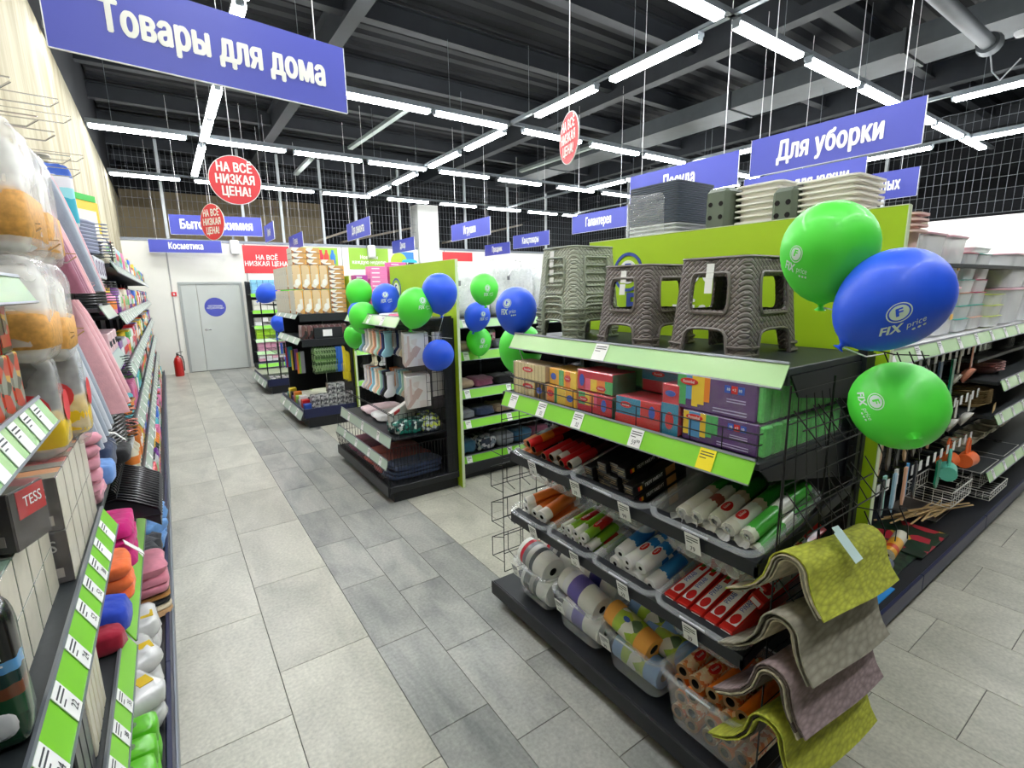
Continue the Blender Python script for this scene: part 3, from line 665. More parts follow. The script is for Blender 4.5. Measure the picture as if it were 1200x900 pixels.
# wire arms on the panel side (right of the endcap)
for z in (1.62, 1.33, 1.03):
    b = B(); b.tube([(2.03, .70, z), (2.1, .66, z-.02), (2.24, .60, z-.03)], .003, 4)
    for k in range(4): b.tube([(2.04+.05*k, .67-.02*k, z-.01), (2.06+.05*k, .64-.02*k, z-.09), (2.04+.06*k, .64-.02*k, z-.14)], .0024, 4)
    put('wire_arm', b.mesh('wire_arm', WIRE), E1)

# ---------------------------------------------------------------- stools
def weave(name, col):
    m = mat(name, col, .5); nt = m.node_tree; L = nt.links; bs = nt.nodes['Principled BSDF']
    tc = nt.nodes.new('ShaderNodeTexCoord'); mp = nt.nodes.new('ShaderNodeMapping'); mp.inputs['Rotation'].default_value = (.0, 0, .0); L.new(tc.outputs['Object'], mp.inputs[0])
    
    ad = nt.nodes.new('ShaderNodeVectorMath'); ad.operation = 'DOT_PRODUCT'; ad.inputs[1].default_value = (1, 1, 0); L.new(tc.outputs['Object'], ad.inputs[0])
    cx = nt.nodes.new('ShaderNodeCombineXYZ'); L.new(ad.outputs['Value'], cx.inputs[0]); sp = nt.nodes.new('ShaderNodeSeparateXYZ'); L.new(tc.outputs['Object'], sp.inputs[0]); L.new(sp.outputs[2], cx.inputs[1])
    br = nt.nodes.new('ShaderNodeTexBrick'); br.inputs['Scale'].default_value = 26; br.inputs['Mortar Size'].default_value = .12; br.inputs['Mortar Smooth'].default_value = 1; br.inputs['Brick Width'].default_value = .8; br.inputs['Row Height'].default_value = .4
    rt = nt.nodes.new('ShaderNodeMapping'); rt.inputs['Rotation'].default_value = (0, 0, .75); L.new(cx.outputs[0], rt.inputs[0]); L.new(rt.outputs[0], br.inputs['Vector'])
    mx = nt.nodes.new('ShaderNodeMath'); mx.operation = 'MULTIPLY_ADD'; mx.inputs[1].default_value = -1.0; L.new(br.outputs['Fac'], mx.inputs[0]); mx.inputs[2].default_value = 1
    bp = nt.nodes.new('ShaderNodeBump'); bp.inputs['Strength'].default_value = .8; bp.inputs['Distance'].default_value = .006; L.new(mx.outputs[0], bp.inputs['Height']); L.new(bp.outputs[0], bs.inputs['Normal'])
    return m
STB = weave('brown_woven_plastic', (.47, .435, .42)); STGY = weave('sage_woven_plastic', (.68, .70, .63))
STB2 = mat('brown_plastic_rib', (.45, .42, .40), .45); STG2 = mat('sage_plastic_rib', (.60, .63, .56), .45)
def rr_loop(x0, y0, x1, y1, r, n=5):
    P = []
    for cx, cy, a0 in ((x1-r, y1-r, 0), (x0+r, y1-r, pi/2), (x0+r, y0+r, pi), (x1-r, y0+r, 1.5*pi)):
        for k in range(n+1): a = a0+pi/2*k/n; P.append((cx+r*cos(a), cy+r*sin(a)))
    return P
def stool_mesh(w_, d_, h, mats):
    """square tapering step stool: window and leg arch in each side, ribbed frames, rounded corner legs"""
    b = B(); tp = .83; c = .035; th = .007
    for side in range(4):
        hw = (w_ if side % 2 == 0 else d_)/2; hd = (d_ if side % 2 == 0 else w_)/2
        rot = Matrix.Rotation(side*pi/2, 3, 'Z')
        def P(u, v, off=0.0):                       # u -1..1 across, v 0..1 up ; off inward
            k = 1-(1-tp)*v; x = u*(hw-c)*k; y = -(hd*k)+off; return rot @ Vector((x, y, v*h))
        def band(loop_in, loop_out, closed=True):
            n = len(loop_in)
            for off, fl in ((0, False), (th, True)):
                L = [[P(u, v, off) for u, v in loop_out], [P(u, v, off) for u, v in loop_in]]
                if fl: L = L[::-1]
                b.ring(L, closed=closed)
            b.ring([[P(u, v, 0) for u, v in loop_in], [P(u, v, th) for u, v in loop_in]], closed=closed)
        # window zone v .46-.97
        inn = rr_loop(-.60, .46, .60, .80, .10); 
        def proj(p, x0, y0, x1, y1):
            cx, cy = (x0+x1)/2, (y0+y1)/2; dx, dy = p[0]-cx, p[1]-cy
            s_ = min((x1-x0)/2/abs(dx) if abs(dx) > 1e-6 else 9, (y1-y0)/2/abs(dy) if abs(dy) > 1e-6 else 9); return (cx+dx*s_, cy+dy*s_)
        out = [proj(p, -1, .36, 1, .985) for p in inn]
        b.mt(0); band(inn, out)
        for q in ((-1, .36), (1, .36), (1, .985), (-1, .985)):
            near = sorted(range(len(out)), key=lambda i: (out[i][0]-q[0])**2+(out[i][1]-q[1])**2)[:1][0]
            for nb in (near-1, (near+1) % len(out)): b.add([P(*out[near]), P(*out[nb]), P(*q)], [(0, 1, 2)])
        # arch zone v 0-.43
        arch = [(-.7, 0), (-.66, .12), (-.62, .2)]+[(-.5+.12*cos(a)*0-.12*cos(a-pi/2)*0, 0) for a in ()]
        arch += [(-.54, .235), (-.40, .25), (-.2, .255), (0, .255), (.2, .255), (.40, .25), (.54, .235), (.62, .2), (.66, .12), (.7, 0)]
        outa = [(-1, 0), (-1, .14), (-1, .25), (-1, .36), (-.5, .36), (-.25, .36), (0, .36), (.25, .36), (.5, .36), (1, .36), (1, .25), (1, .14), (1, 0)]
        band(arch, outa, closed=False)
        # raised ribs round the openings
        b.mt(1)
        b.tube([P(u, v, -.003) for u, v in rr_loop(-.68, .43, .68, .835, .13)], .006, 5, closed=True)
        b.tube([P(u*1.07, v*1.06, -.003) for u, v in arch], .006, 5)
        for v in (.0, .075): # foot bands
            for s_ in (-1, 1): b.tube([P(s_*.72, v+.02, -.004), P(s_*1.0, v+.02, -.004)], .006, 5)
        # rounded corner strip to the next side
        b.mt(0); n = 5; nx = Matrix.Rotation(pi/2, 3, 'Z')
        L = []
        for v in (0, .1, .36, .985):
            k = 1-(1-tp)*v; cx, cy = (hw-c)*k, -(hd*k)
            l = []
            for a in range(n+1):
                t_ = a/n*pi/2; l.append(rot @ Vector((cx+(hw*k-cx)*sin(t_), cy+(cy*0+c*k*1.0)*(1-cos(t_)) if True else 0, v*h)))
            L.append(l)
        b.ring(L[::-1], closed=False)
        for v in (.02, .095):
            k = 1-(1-tp)*v; cx, cy = (hw-c)*k, -(hd*k)
            b.mt(1); b.tube([rot @ Vector((cx+(hw*k-cx)*sin(a/n*pi/2)*1.03, cy+c*k*(1-cos(a/n*pi/2))-.004, v*h)) for a in range(n+1)], .006, 5)
    # seat: slightly domed rounded square
    b.mt(0); L = []
    for k, z in ((tp*1.0, h*.985), (tp*.985, h*.998), (tp*.94, h), (tp*.4, h+.003)):
        L.append([(x, y, z) for x, y in rr_loop(-w_/2*k, -d_/2*k, w_/2*k, d_/2*k, c*k, 4)])
    b.ring(L, False, True); b.mt(1)
    b.tube([(x, y, h*.985) for x, y in rr_loop(-w_/2*tp, -d_/2*tp, w_/2*tp, d_/2*tp, c*tp, 4)], .005, 5, closed=True)
    return b.mesh('stool_shell', mats, 35)
def stool(me, loc, rz, label, h, d_, n_st=1, group=None):
    t = thing('step_stool', label, 'stool', loc, (0, 0, rz), group)
    put('stool_shell', me, t)
    return t
BIG = stool_mesh(.37, .33, .35, [STB, STB2]); MID = stool_mesh(.34, .30, .34, [STB, STB2]); GRY = stool_mesh(.33, .30, .335, [STGY, STG2])
def sticker(t, x, y0, z0, z1, w_=.03, tilt=.06):
    b = B(); b.pbox((x, y0-w_/2, z0), (0, w_, 0), (tilt*(z1-z0)/.1*.1, 0, z1-z0), (-.0015, 0, 0)); put('price_sticker', b.mesh('price_sticker', PAPER), t)
s = stool(BIG, (1.79, 1.09, 1.602), 0, 'largest brown woven-look plastic step stool nearest the camera', .35, .3)
sticker(s, -.173, .0, .22, .27); sticker(s, -.167, .0, .275, .325)
s = stool(MID, (1.765, 1.495, 1.602), 0, 'brown woven-look plastic step stool between the sage stack and the larger one', .34, .3)
sticker(s, -.157, .0, .215, .26); sticker(s, -.151, .0, .265, .315)
for k in range(4):
    s = stool(GRY, (1.77, 1.955, 1.602+.038*k), 0, 'sage green woven-look step stool, %s in the nested stack' % ['lowest', 'second from bottom', 'second from top', 'topmost'][k], .33, .3, group='nested sage step stools')
    if k == 3: sticker(s, -.146, .03, .265, .315)
    else: sticker(s, -.1485, .03, .275, .30)

# ---------------------------------------------------------------- sponge packs on the second shelf
RSPONGE = (.90, .15, .25)
def deco(b, x, y, z, w_, h_, k): # raised label on the -X face
    b.mt(k); b.box(x-.0012, y-w_/2, z-h_/2, x, y+w_/2, z+h_/2)
def oval(b, x, y, z, w_, h_, k, d=.0016):
    if w_ > h_*1.2: b.__dict__.setdefault('ov', []).append((x-d-.0006, y, z, w_, k))
    b.mt(k); n = 16; b.ring([[(x-dd, y+w_/2*cos(2*pi*i/n), z+h_/2*sin(2*pi*i/n)) for i in range(n)] for dd in (0, d)], False, False)
    b.add([(x-d, y+w_/2*cos(2*pi*i/n), z+h_/2*sin(2*pi*i/n)) for i in range(n)], [tuple(range(n))])
def pack(dx, dy, dz, spec, lab):
    """pack standing on its base at origin corner (0,0,0)-(dx,dy,dz), front = -X. spec: list of (y0,y1,z0,z1,matindex) patches in 0..1"""
    b = B(); b.rbox(0, 0, 0, dx, dy, dz, .004)
    for y0, y1, z0, z1, k in spec: deco(b, 0, dy*(y0+y1)/2, dz*(z0+z1)/2, dy*(y1-y0), dz*(z1-z0), k)
    for (y, z, w_, h_, k) in lab: oval(b, -.0012, dy*y, dz*z, dy*w_, dz*h_, k)
    return b
CR = mat('red_logo', (.85, .15, .15), .4, coat=.4); BLU = mat('blue_badge', (.2, .35, .75), .4, coat=.4); PUR = mat('purple_print', (.33, .12, .45), .35, coat=.5)
SGREEN = mat('green_sponge', (.35, .70, .42), .7, noise=.15, ns=60); SYEL = mat('yellow_sponge', (.95, .80, .25), .7); ORNG = mat('orange_sponge', (.95, .55, .2), .6); TEAL = mat('teal_print', (.15, .55, .70), .35, coat=.5)
REDP = mat('crimson_print', (.82, .13, .22), .35, coat=.5); BEIG = mat('cream_sponge', (.88, .82, .62), .6); DKGR = mat('green_film_side', (.12, .42, .28), .35, coat=.4); DKBL = mat('blue_film_side', (.12, .25, .50), .3, coat=.5); YPR = mat('yellow_print', (.97, .73, .15), .35, coat=.5)
SBL = mat('blue_sponge', (.35, .60, .80), .6)
FILMG = clear('glossy_film_cover', (1, 1, 1), .07, .08, bump=.6, bs=30)
def film(t, dx, dy, dz):
    b = B(); b.rbox(-.004, -.004, 0.001, dx+.003, dy+.004, dz+.004, .006); put('film_wrap', b.mesh('film_wrap', FILMG), t)
def put_pack(b, mats, loc, rz, label, dims, group=None, film_=True, name='sponge_pack'):
    t = thing(name, label, 'package', loc, (0, 0, rz), group); put('pack_body', b.mesh('pack_body', mats), t)
    for (x, y, z, w__, k) in getattr(b, 'ov', []):
        if mats[k] is CR: text('Rozenbal', (x, y, z), (0, -1, 0), (0, 0, 1), w__*.21, WHITE, t, .02, .8, extrude=0)
    if film_: film(t, *dims)
    return t
Z2 = 1.311
def lines(y0, y1, z0, z1, n, k): return [(y0, y1, z0+(z1-z0)*i/n, z0+(z1-z0)*(i+.35)/n, k) for i in range(n)]
# cream packs (front sponge stripes) : far end
for k, (z, l) in enumerate([(0, 'cream striped sponge pack at the far left, lower one'), (.085, 'cream striped sponge pack at the far left, upper one')]):
    sp = [(.0+.105*i, .085+.105*i, .02, .98, 1) for i in range(9)]+([] if k else [(.0, .33, .05, .95, 3)])
    bb = pack(.12, .27, .082, sp, [(.52, .62, .32, .34, 2)]+([(.17, .5, .16, .4, 4)] if k == 0 else []))
    put_pack(bb, [mat('cream_gap', (.70, .60, .45), .7), BEIG, CR, YPR, BLU], (1.475, 1.855, Z2+z), 0, l, (.12, .27, .082))
for k, (z, rz, l) in enumerate([(0, 0, 'yellow sponge pack with green stripe, lower of the yellow pair'), (.085, -.08, 'yellow sponge pack with green stripe, tilted on top of the pair')]):
    bb = pack(.13, .215, .08, [(.35, .62, .04, .96, 1), (.62, .72, .04, .96, 2), (.72, .97, .04, .96, 3)] if k == 0 else [(.0, .2, .04, .96, 1), (.22, .38, .04, .96, 3), (.45, .62, .04, .96, 2)], [(.85 if k == 0 else .3, .55, .22, .4, 4), (.2 if k == 0 else .82, .5, .2, .4, 5)])
    put_pack(bb, [YPR, SYEL, SGREEN, ORNG, CR, BLU], (1.475, 1.63, Z2+z), rz, l, (.13, .215, .08))
for k, (z, l) in enumerate([(0, 'crimson sponge pack with coloured sponges showing, lower of the pair'), (.095, 'crimson sponge pack with green film side, upper of the pair')]):
    if k == 0: sp = [(.95, .75, .35, .97, 1), (.75, .62, .35, .97, 2), (.62, .50, .35, .97, 3), (.5, .42, .35, .97, 4)]
    else: sp = [(.75, .6, .05, .62, 4), (.6, .42, .05, .62, 2), (.42, .2, .05, .62, 3), (.2, .0, .05, .62, 1)]
    sp = [(min(a, c), max(a, c), d, e, f) for a, c, d, e, f in sp]
    bb = pack(.14, .215, .09, sp, [(.8 if k == 0 else .3, .62 if k == 0 else .25, .26, .25, 5), (.22 if k == 0 else .85, .5, .14, .6, 6)])
    bb.mt(7); bb.box(.0, -.001, .002, .139, 0, .088); put_pack(bb, [REDP, SGREEN, SYEL, ORNG, mat('pink_sponge', (.9, .35, .5), .6), CR, BLU, DKGR], (1.475, 1.41, Z2+z), 0, l, (.14, .215, .09))
for k in range(2):
    bb = pack(.12, .2, .1, [(0, 1, .1, .9, 1)], []); put_pack(bb, [DKGR, SGREEN], (1.64, 1.36-.02*k, Z2+.11*k), 0, 'dark green film-wrapped sponge pack behind the crimson ones, %s' % ['lower', 'upper'][k], (.12, .2, .1))
bb = pack(.15, .225, .105, [(0, .42, .33, 1, 1), (.42, .98, .33, 1, 2), (0, 1, 0, .33, 1)], [(.75, .72, .26, .24, 3), (.17, .62, .13, .5, 4)]+[]); bb.mt(5); bb.box(.002, -.0012, .002, .148, 0, .103)
put_pack(bb, [REDP, mat('red_print', (.85, .16, .14), .35, coat=.5), TEAL, CR, BLU, DKBL], (1.475, 1.165, Z2), 0, 'large blue and red sponge pack lying front centre', (.15, .225, .105))
bb = pack(.13, .21, .11, [(0, 1, .45, 1, 1)], [(.6, .7, .3, .2, 2)]); put_pack(bb, [REDP, TEAL, CR], (1.62, 1.17, Z2+.11), 0, 'teal and crimson sponge pack high behind the blue one', (.13, .21, .11))
bb = pack(.16, .075, .19, [(0, 1, 0, .62, 1)], [(.5, .28, .5, .35, 2), (.5, .82, .6, .12, 3)]); put_pack(bb, [REDP, TEAL, CR, BLU], (1.475, 1.085, Z2), 0, 'upright red and teal sponge pack standing beside the purple ones', (.16, .075, .19))
# purple packs : two rows, receding towards the panel
def purple(dy, dz, var):
    sp = [(.98, .86, .12, .97, 1), (.86, .78, .3, .97, 4), (.78, .70, .12, .97, 2), (.70, .62, .2, .97, 2), (.62, .55, .3, .97, 3)] if var == 0 else [(.98, .90, .2, .97, 2), (.90, .74, .15, .97, 4), (.74, .66, .2, .97, 2), (.66, .58, .25, .97, 1), (.58, .5, .35, .97, 1)]
    sp = [(min(a, c), max(a, c), d, e, f) for a, c, d, e, f in sp]+[(.30, .37, .66, .86, 6), (.22, .29, .66, .86, 5), (.14, .21, .66, .86, 6)]+lines(.12, .34, .42, .56, 2, 7)+lines(.1, .5, .1, .26, 2, 7)
    b = pack(.052, dy, dz, sp, [(.82, .80, .24, .2, 5)])
    b.mt(8); b.rbox(.001, -.022, .003, .051, -.0005, dz-.004, .006)
    return b.mesh('pack_body', [PUR, SGREEN, SYEL, ORNG, SBL, CR, BLU, mat('pale_print', (.75, .7, .85), .5), mat('green_end_sponge', (.35, .75, .36), .6, noise=.2, ns=90)])
PU = [purple(.30, .125, 0), purple(.28, .108, 1)]
for row in (1, 0):
    for k in range(9):
        x = 1.478+k*.0585; dy, dz = (.28, .108) if row == 0 else (.30, .125)
        t = thing('sponge_pack', 'purple ten-sponge pack, %s from the front in the %s row' % (ORD[k], ['lower', 'upper'][row]), 'package', (x, .79+.012*row+(0 if k else .0), Z2+.110*row+.001), (0, 0, 0), 'purple sponge packs standing on edge')
        put('pack_body', PU[1-row], t)
        if k == 0: text('Rozenbal', (-.0042, dy*.82, dz*.80), (0, -1, 0), (0, 0, 1), .0155, WHITE, t, .02, .8, extrude=0); text('10  +2  10', (-.003, dy*.255, dz*.76), (0, -1, 0), (0, 0, 1), .013, WHITE, t, .03, .95, extrude=0)

        b = B(); b.rbox(-.001, -.03, 0.0, .054, dy+.002, dz+.003, .006); put('film_wrap', b.mesh('film_wrap', FILMG), t)

# ---------------------------------------------------------------- clear crates and their contents
def crate_mesh(dx, dy, dz, tp=.86, name='crate'):
    """open clear tub, origin at bottom centre, rim flared, thin walls, shallow ribs"""
    b = B(); r = .045
    def lp(k, z, off=0, rr=None): return [(x, y, z) for x, y in rr_loop(-(dx/2*k-off), -(dy/2*k-off), dx/2*k-off, dy/2*k-off, rr or r, 4)]
    k = lambda z: tp+(1-tp)*z/dz
    L = [lp(k(0)*.97, 0), lp(k(.01), .01), lp(k(dz*.5), dz*.5), lp(k(dz*.55)*1.012, dz*.55), lp(k(dz), dz-.012), lp(1.0, dz-.012, -.016, r+.014), lp(1.0, dz, -.017, r+.014), lp(1, dz, .0025), lp(k(dz*.5), dz*.5, .0025), lp(k(.01), .006, .0025)]
    b.ring(L, True, True)
    for s_ in (-1, 1):       # finger recess under the rim
        b.mt(1); b.tube([(s_*(dx/2+.012), -.05, dz-.006), (s_*(dx/2+.012), .05, dz-.006)], .004, 5)
    return b.mesh(name, [TUB, clear('clear_tub_rim', (.97, .98, .99), .4, .25)], 35)
def crate(dx, dy, dz, front, ang, label, group, name='clear_crate'):
    """front = (x, yc, z) of the rim's front edge; ang tilts the rear up"""
    me = crate_mesh(dx, dy, dz); t = thing(name, label, 'crate', (0, 0, 0), (0, 0, 0), group)
    M = Matrix.Translation(Vector(front)) @ Matrix.Rotation(-ang, 4, 'Y') @ Matrix.Translation((dx/2, 0, -dz))
    t.matrix_basis = M; put('crate_shell', me, t); return t, M
def local(M, p): return M @ Vector(p)
def lying(t, M, p, d_local, up=None):
    """place a thing whose own +X axis is its length; aligned with crate frame"""
    pass
# generic printed roll (length along +X from origin, centred), radius r
def roll_mesh(L_, r, m_wrap, m_end, r_in=None, core=CARD, bandsx=(), n=16):
    b = B(); r_in = r_in or r*.45
    Mx = Matrix.Rotation(pi/2, 4, 'Y')
    b.lathe([(r*.97, 0), (r, .004), (r, L_-.004), (r*.97, L_)], n, Mx); b.mt(1)
    b.lathe([(r_in, 0.0), (r*.97, 0)], n, Mx); b.lathe([(r*.97, L_), (r_in, L_)], n, Mx); b.mt(2)
    b.lathe([(r_in, L_), (r_in*.97, L_*.5), (r_in, 0)], n, Mx); b.lathe([(0.0001, L_*.5), (r_in*.97, L_*.5+.001)], n, Mx)
    mats = [m_wrap, m_end, core]
    for k, (a, c, ex, m) in enumerate(bandsx):
        b.mt(3+k); b.lathe([(r, a), (r+ex, a+.001), (r+ex, c-.001), (r, c)], n, Mx); mats.append(m)
    return b.mesh('roll_body', mats, 50)
def roll(me, M, p, rx=0.0, rz=0.0, ry=0.0, label='', name='roll', cat='roll', group=None, extra=None):
    t = thing(name, label, cat, (0, 0, 0), group=group)
    t.matrix_basis = M @ Matrix.Translation(p) @ Euler((rx, ry, rz)).to_matrix().to_4x4(); put('roll_body', me, t)
    if extra: extra(t)
    return t
def ovalx(name, x, r, w_, h_, m, txt=None, lift=.0012, ang=0.0):
    """curved oval label patch wrapped on a roll of radius r lying along X, centred at angle ang from -X.. up (+Z)"""
    def f(t):
        b = B(); n = 14; c = []
        for i in range(n):
            u = w_/2*cos(2*pi*i/n); v = h_/2*sin(2*pi*i/n); a = ang+v/r
            c.append((x+u, -(r+lift)*sin(a), (r+lift)*cos(a)))
        mid = (x, -(r+lift)*sin(ang), (r+lift)*cos(ang)); b.add(c+[mid], [(i, (i+1) % n, n) for i in range(n)]); put(name, b.mesh(name, m), t)
        if m is CR: text('Rozenbal', (x, -(r+lift+.0012)*sin(ang), (r+lift+.0012)*cos(ang)), (1, 0, 0), (0, cos(ang), sin(ang)), w_*.2, WHITE, t, .02, .8, extrude=0)
    return f
# ---------------------------------------------------------------- upper sloping rail: three crates
AN = .22
U1 = 'clear crates on the upper sloping rail'; U2 = 'clear crates on the lower sloping rail'
cA, MA = crate(.44, .42, .17, (1.40, 1.815, 1.03), AN, 'clear crate of cardboard-cored foil rolls at the far end of the upper rail', U1)
cB, MB_ = crate(.44, .42, .17, (1.40, 1.375, 1.03), AN, 'clear crate packed with small black boxes, middle of the upper rail', U1)
cC, MC_ = crate(.44, .40, .17, (1.40, .935, 1.03), AN, 'clear crate of green and white baking rolls, nearest on the upper rail', U1)
BLKP = mat('black_glossy_print', (.07, .07, .075), .3, coat=.5); GOLD = mat('gold_print', (.62, .54, .38), .4, .3)
REDR = bands('red_roll_wrap', 'X', [(0, (.75, .1, .12)), (.25, (.78, .12, .14)), (.5, (.12, .1, .1)), (.8, (.7, .1, .1))])
REDR2 = bands('red_orange_wrap', 'X', [(0, (.8, .1, .1)), (.2, (.9, .5, .15)), (.4, (.78, .1, .1))])
SILV = bands('silver_red_wrap', 'X', [(0, (.75, .74, .72)), (.16, (.7, .12, .14)), (.45, (.3, .1, .12))])
RW = [roll_mesh(.36, .021, m_, CARD, .0165, HOLE) for m_ in (REDR, SILV, REDR2)]
k = 0
for row, (n, z, y0) in enumerate([(8, .04, .14), (7, .083, .13), (6, .126, .07), (5, .168, .045)]):
    for i in range(n):
        y = y0-.045*i-.01*row; mesh = RW[1] if (i+row) % 3 else RW[0]
        roll(mesh, MA, (-.175+.012*((i*7+row) % 3), y, z), ry=-.0, label='red foil roll with cardboard core, %s from the left in the %s layer' % (ORD[i], ['bottom', 'second', 'third', 'top'][row]), name='foil_roll', group='foil rolls in the far upper crate')
roll(RW[2], MA, (-.20, .09, .225), rz=-.10, label='red and orange foil roll lying loose on top of the pile', name='foil_roll')
roll(RW[0], MA, (-.17, .10, .178), rz=-.05, label='black and red foil roll lying on top beside the loose one', name='foil_roll')
TH_ = bands('black_orange_box', 'X', [(0, (.78, .45, .25)), (.22, (.1, .1, .1)), (.5, (.75, .7, .65)), (.6, (.08, .08, .08))])
for i in range(4):
    b = B(); b.rbox(0, 0, 0, .36, .038, .038, .003); t = thing('foil_box', 'thin black and orange foil box, %s from the far crate edge' % ORD[i], 'box', group='thin foil boxes in the far upper crate')
    t.matrix_basis = MA @ Matrix.Translation((-.19+.02*i, .175-.043*(i % 2), .112+.045*(i//2))) ; put('carton', b.mesh('carton', [TH_]), t)
# black boxes
b = B(); b.rbox(0, 0, 0, .33, .047, .047, .0025); b.mt(1)
for z in (.014, .034): b.box(-.0012, .004, z, 0, .043, z+.0022)
b.box(-.0012, .010, .0225, 0, .037, .0255); b.mt(2); b.box(.03, -.001, .015, .045, 0, .032); b.mt(3); b.box(.04, -.0014, .015, .052, -.0002, .032); b.mt(4); b.box(.2, -.001, .006, .26, 0, .04)
BBX = b.mesh('carton', [BLKP, GOLD, mat('red_mark', (.85, .2, .15), .4), YPR, mat('cookie_print', (.75, .55, .3), .5)])
for row in range(5):
    for i in range(6 if row < 4 else 3):
        y = .165-.049*i-(.09 if row == 4 else 0); off = .03*((i*5+row*3) % 3) if i < 5 else .0
        t = thing('parchment_box', 'small black box with gold lines, %s column from left, %s layer' % (ORD[i], ['bottom', 'second', 'third', 'fourth', 'top'][row]), 'box', group='black boxes in the middle crate')
        t.matrix_basis = MB_ @ Matrix.Translation((-.185+(.0 if i == 5 else .015)+off*.4, y-.05, .012+.049*row)); put('carton', BBX, t)
        if i == 5 or row == 4 and i == 2: text('ПЕРГАМЕНТ', (.125, -.0016, .024), (1, 0, 0), (0, 0, 1), .021, WHITE, t, .02, .85, extrude=.002)
# green baking rolls
GW = bands('green_white_wrap', 'X', [(0, (.90, .89, .83)), (.12, (.93, .93, .9)), (.45, (.85, .78, .68)), (.55, (.2, .6, .2)), (.85, (.12, .45, .14))], wob=.08)
GW2 = bands('green_leaf_wrap', 'X', [(0, (.85, .88, .8)), (.1, (.3, .72, .25)), (.5, (.92, .92, .88)), (.7, (.25, .65, .2))], wob=.08)
GW3 = bands('clear_green_wrap', 'X', [(0, (.88, .88, .84)), (.3, (.6, .3, .25)), (.42, (.9, .9, .86)), (.62, (.15, .5, .18))], wob=.1)
def twist(r, x0):
    def f(t):
        b = B(); b.lathe([(r*.9, 0), (r*.55, -.008), (r*.75, -.02), (r*1.0, -.032)], 12, Matrix.Translation((x0, 0, 0)) @ Matrix.Rotation(pi/2, 4, 'Y')); put('film_twist', b.mesh('film_twist', FILM2), t)
    return f
GM = [roll_mesh(.37, .027, w_, mat('roll_white_end', (.85, .85, .8), .6), .012, HOLE) for w_ in (GW, GW2, GW3)]
spots = [(.13, .05, 2), (.07, .052, 2), (.015, .055, 0), (-.045, .055, 2), (-.105, .06, 0), (-.155, .06, 1), (.10, .11, 0), (.045, .112, 2), (-.02, .118, 0), (-.085, .125, 0), (-.145, .12, 1)]
spots = [(y, z+.055, kk) for y, z, kk in spots]+[(.11-.055*q, .04, q % 3) for q in range(5)]
for i, (y, z, kk) in enumerate(spots):
    t = roll(GM[kk], MC_, (-.165+.01*(i % 3), y, z), rz=.03*((i % 3)-1), label='%s baking roll, %s from left, nearest upper crate%s' % (['white and green', 'leaf green', 'film-wrapped green'][kk], ORD[i % 6], '' if i < 6 else ', on top' if i < 11 else ', at the bottom'), name='baking_roll', group='baking rolls in the nearest upper crate')
    twist(.027, 0)(t)
    if i in (8, 9): ovalx('red_oval_logo', .07, .027, .06, .034, CR, ang=.25)(t); 
# ---------------------------------------------------------------- lower sloping rail: four crates
WB = bands('orange_white_wrap', 'X', [(0, (.93, .92, .88)), (.12, (.93, .92, .88)), (.18, (.90, .48, .18)), (.75, (.9, .55, .3)), (.85, (.93, .9, .85))])
c1, M1 = crate(.42, .29, .14, (1.40, 1.915, .69), AN, 'clear crate of orange wrapped rolls, farthest on the lower rail', U2)
c2, M2 = crate(.42, .30, .14, (1.40, 1.605, .69), AN, 'clear crate of red and green wrapped rolls, second farthest on the lower rail', U2)
c3, M3 = crate(.42, .33, .14, (1.40, 1.275, .69), AN, 'clear crate of blue and white rolls on the lower rail', U2)
c4, M4 = crate(.42, .34, .16, (1.40, .925, .69), AN, 'clear crate full of long red boxes, nearest on the lower rail', U2)
ORW = roll_mesh(.27, .034, WB, WHITE, .012, HOLE); ORW2 = roll_mesh(.25, .024, WB, WHITE, .01, HOLE)
for i, (y, z, me, rz) in enumerate([(.095, .06, ORW, 0), (.03, .055, ORW2, .15), (-.03, .06, ORW, .05), (-.095, .055, ORW2, 0), (.06, .12, ORW, -.1), (-.01, .118, ORW2, .1), (-.07, .12, ORW, .12), (.05, .165, ORW2, -.25)]):
    z += .03
    t = roll(me, M1, (-.165, y, z), rz=rz, label='orange and white wrapped roll, %s in the farthest lower crate' % ORD[i], name='bag_roll', group='orange rolls in the farthest lower crate')
RG = bands('red_green_wrap', 'X', [(0, (.93, .93, .9)), (.14, (.55, .75, .2)), (.4, (.55, .75, .2)), (.45, (.8, .15, .15)), (.85, (.9, .85, .8))], wob=.1)
RG2 = bands('lime_white_wrap', 'X', [(0, (.93, .93, .9)), (.2, (.93, .93, .9)), (.35, (.55, .78, .15)), (.9, (.9, .9, .85))], wob=.12)
RGm = [roll_mesh(.24, .022, RG, WHITE, .008, HOLE), roll_mesh(.24, .021, RG2, WHITE, .008, HOLE)]
for i, (y, z, kk) in enumerate([(.10, .045, 1), (.05, .05, 0), (.0, .05, 1), (-.05, .05, 0), (-.1, .05, 1), (.08, .09, 0), (.03, .095, 0), (-.025, .095, 1), (-.075, .092, 1), (.05, .135, 0), (-.0, .138, 1), (-.05, .135, 0), (.09, .13, 1)]):
    z += .015
    t = roll(RGm[kk], M2, (-.15, y, z), rz=.08*((i % 3)-1), label='%s wrapped roll, %s in the second farthest lower crate' % (['red and green', 'lime and white'][kk], ORD[i]), name='bag_roll', group='slim rolls in the second lower crate')
    if kk == 0 and i > 4: ovalx('red_oval_logo', .11, .022, .07, .03, CR, ang=.2)(t)
BWm = bands('blue_white_wrap', 'X', [(0, (.95, .95, .95)), (.3, (.95, .95, .95)), (.38, (.2, .55, .85)), (.85, (.25, .6, .88)), (.9, (.9, .9, .9))], wob=.15)
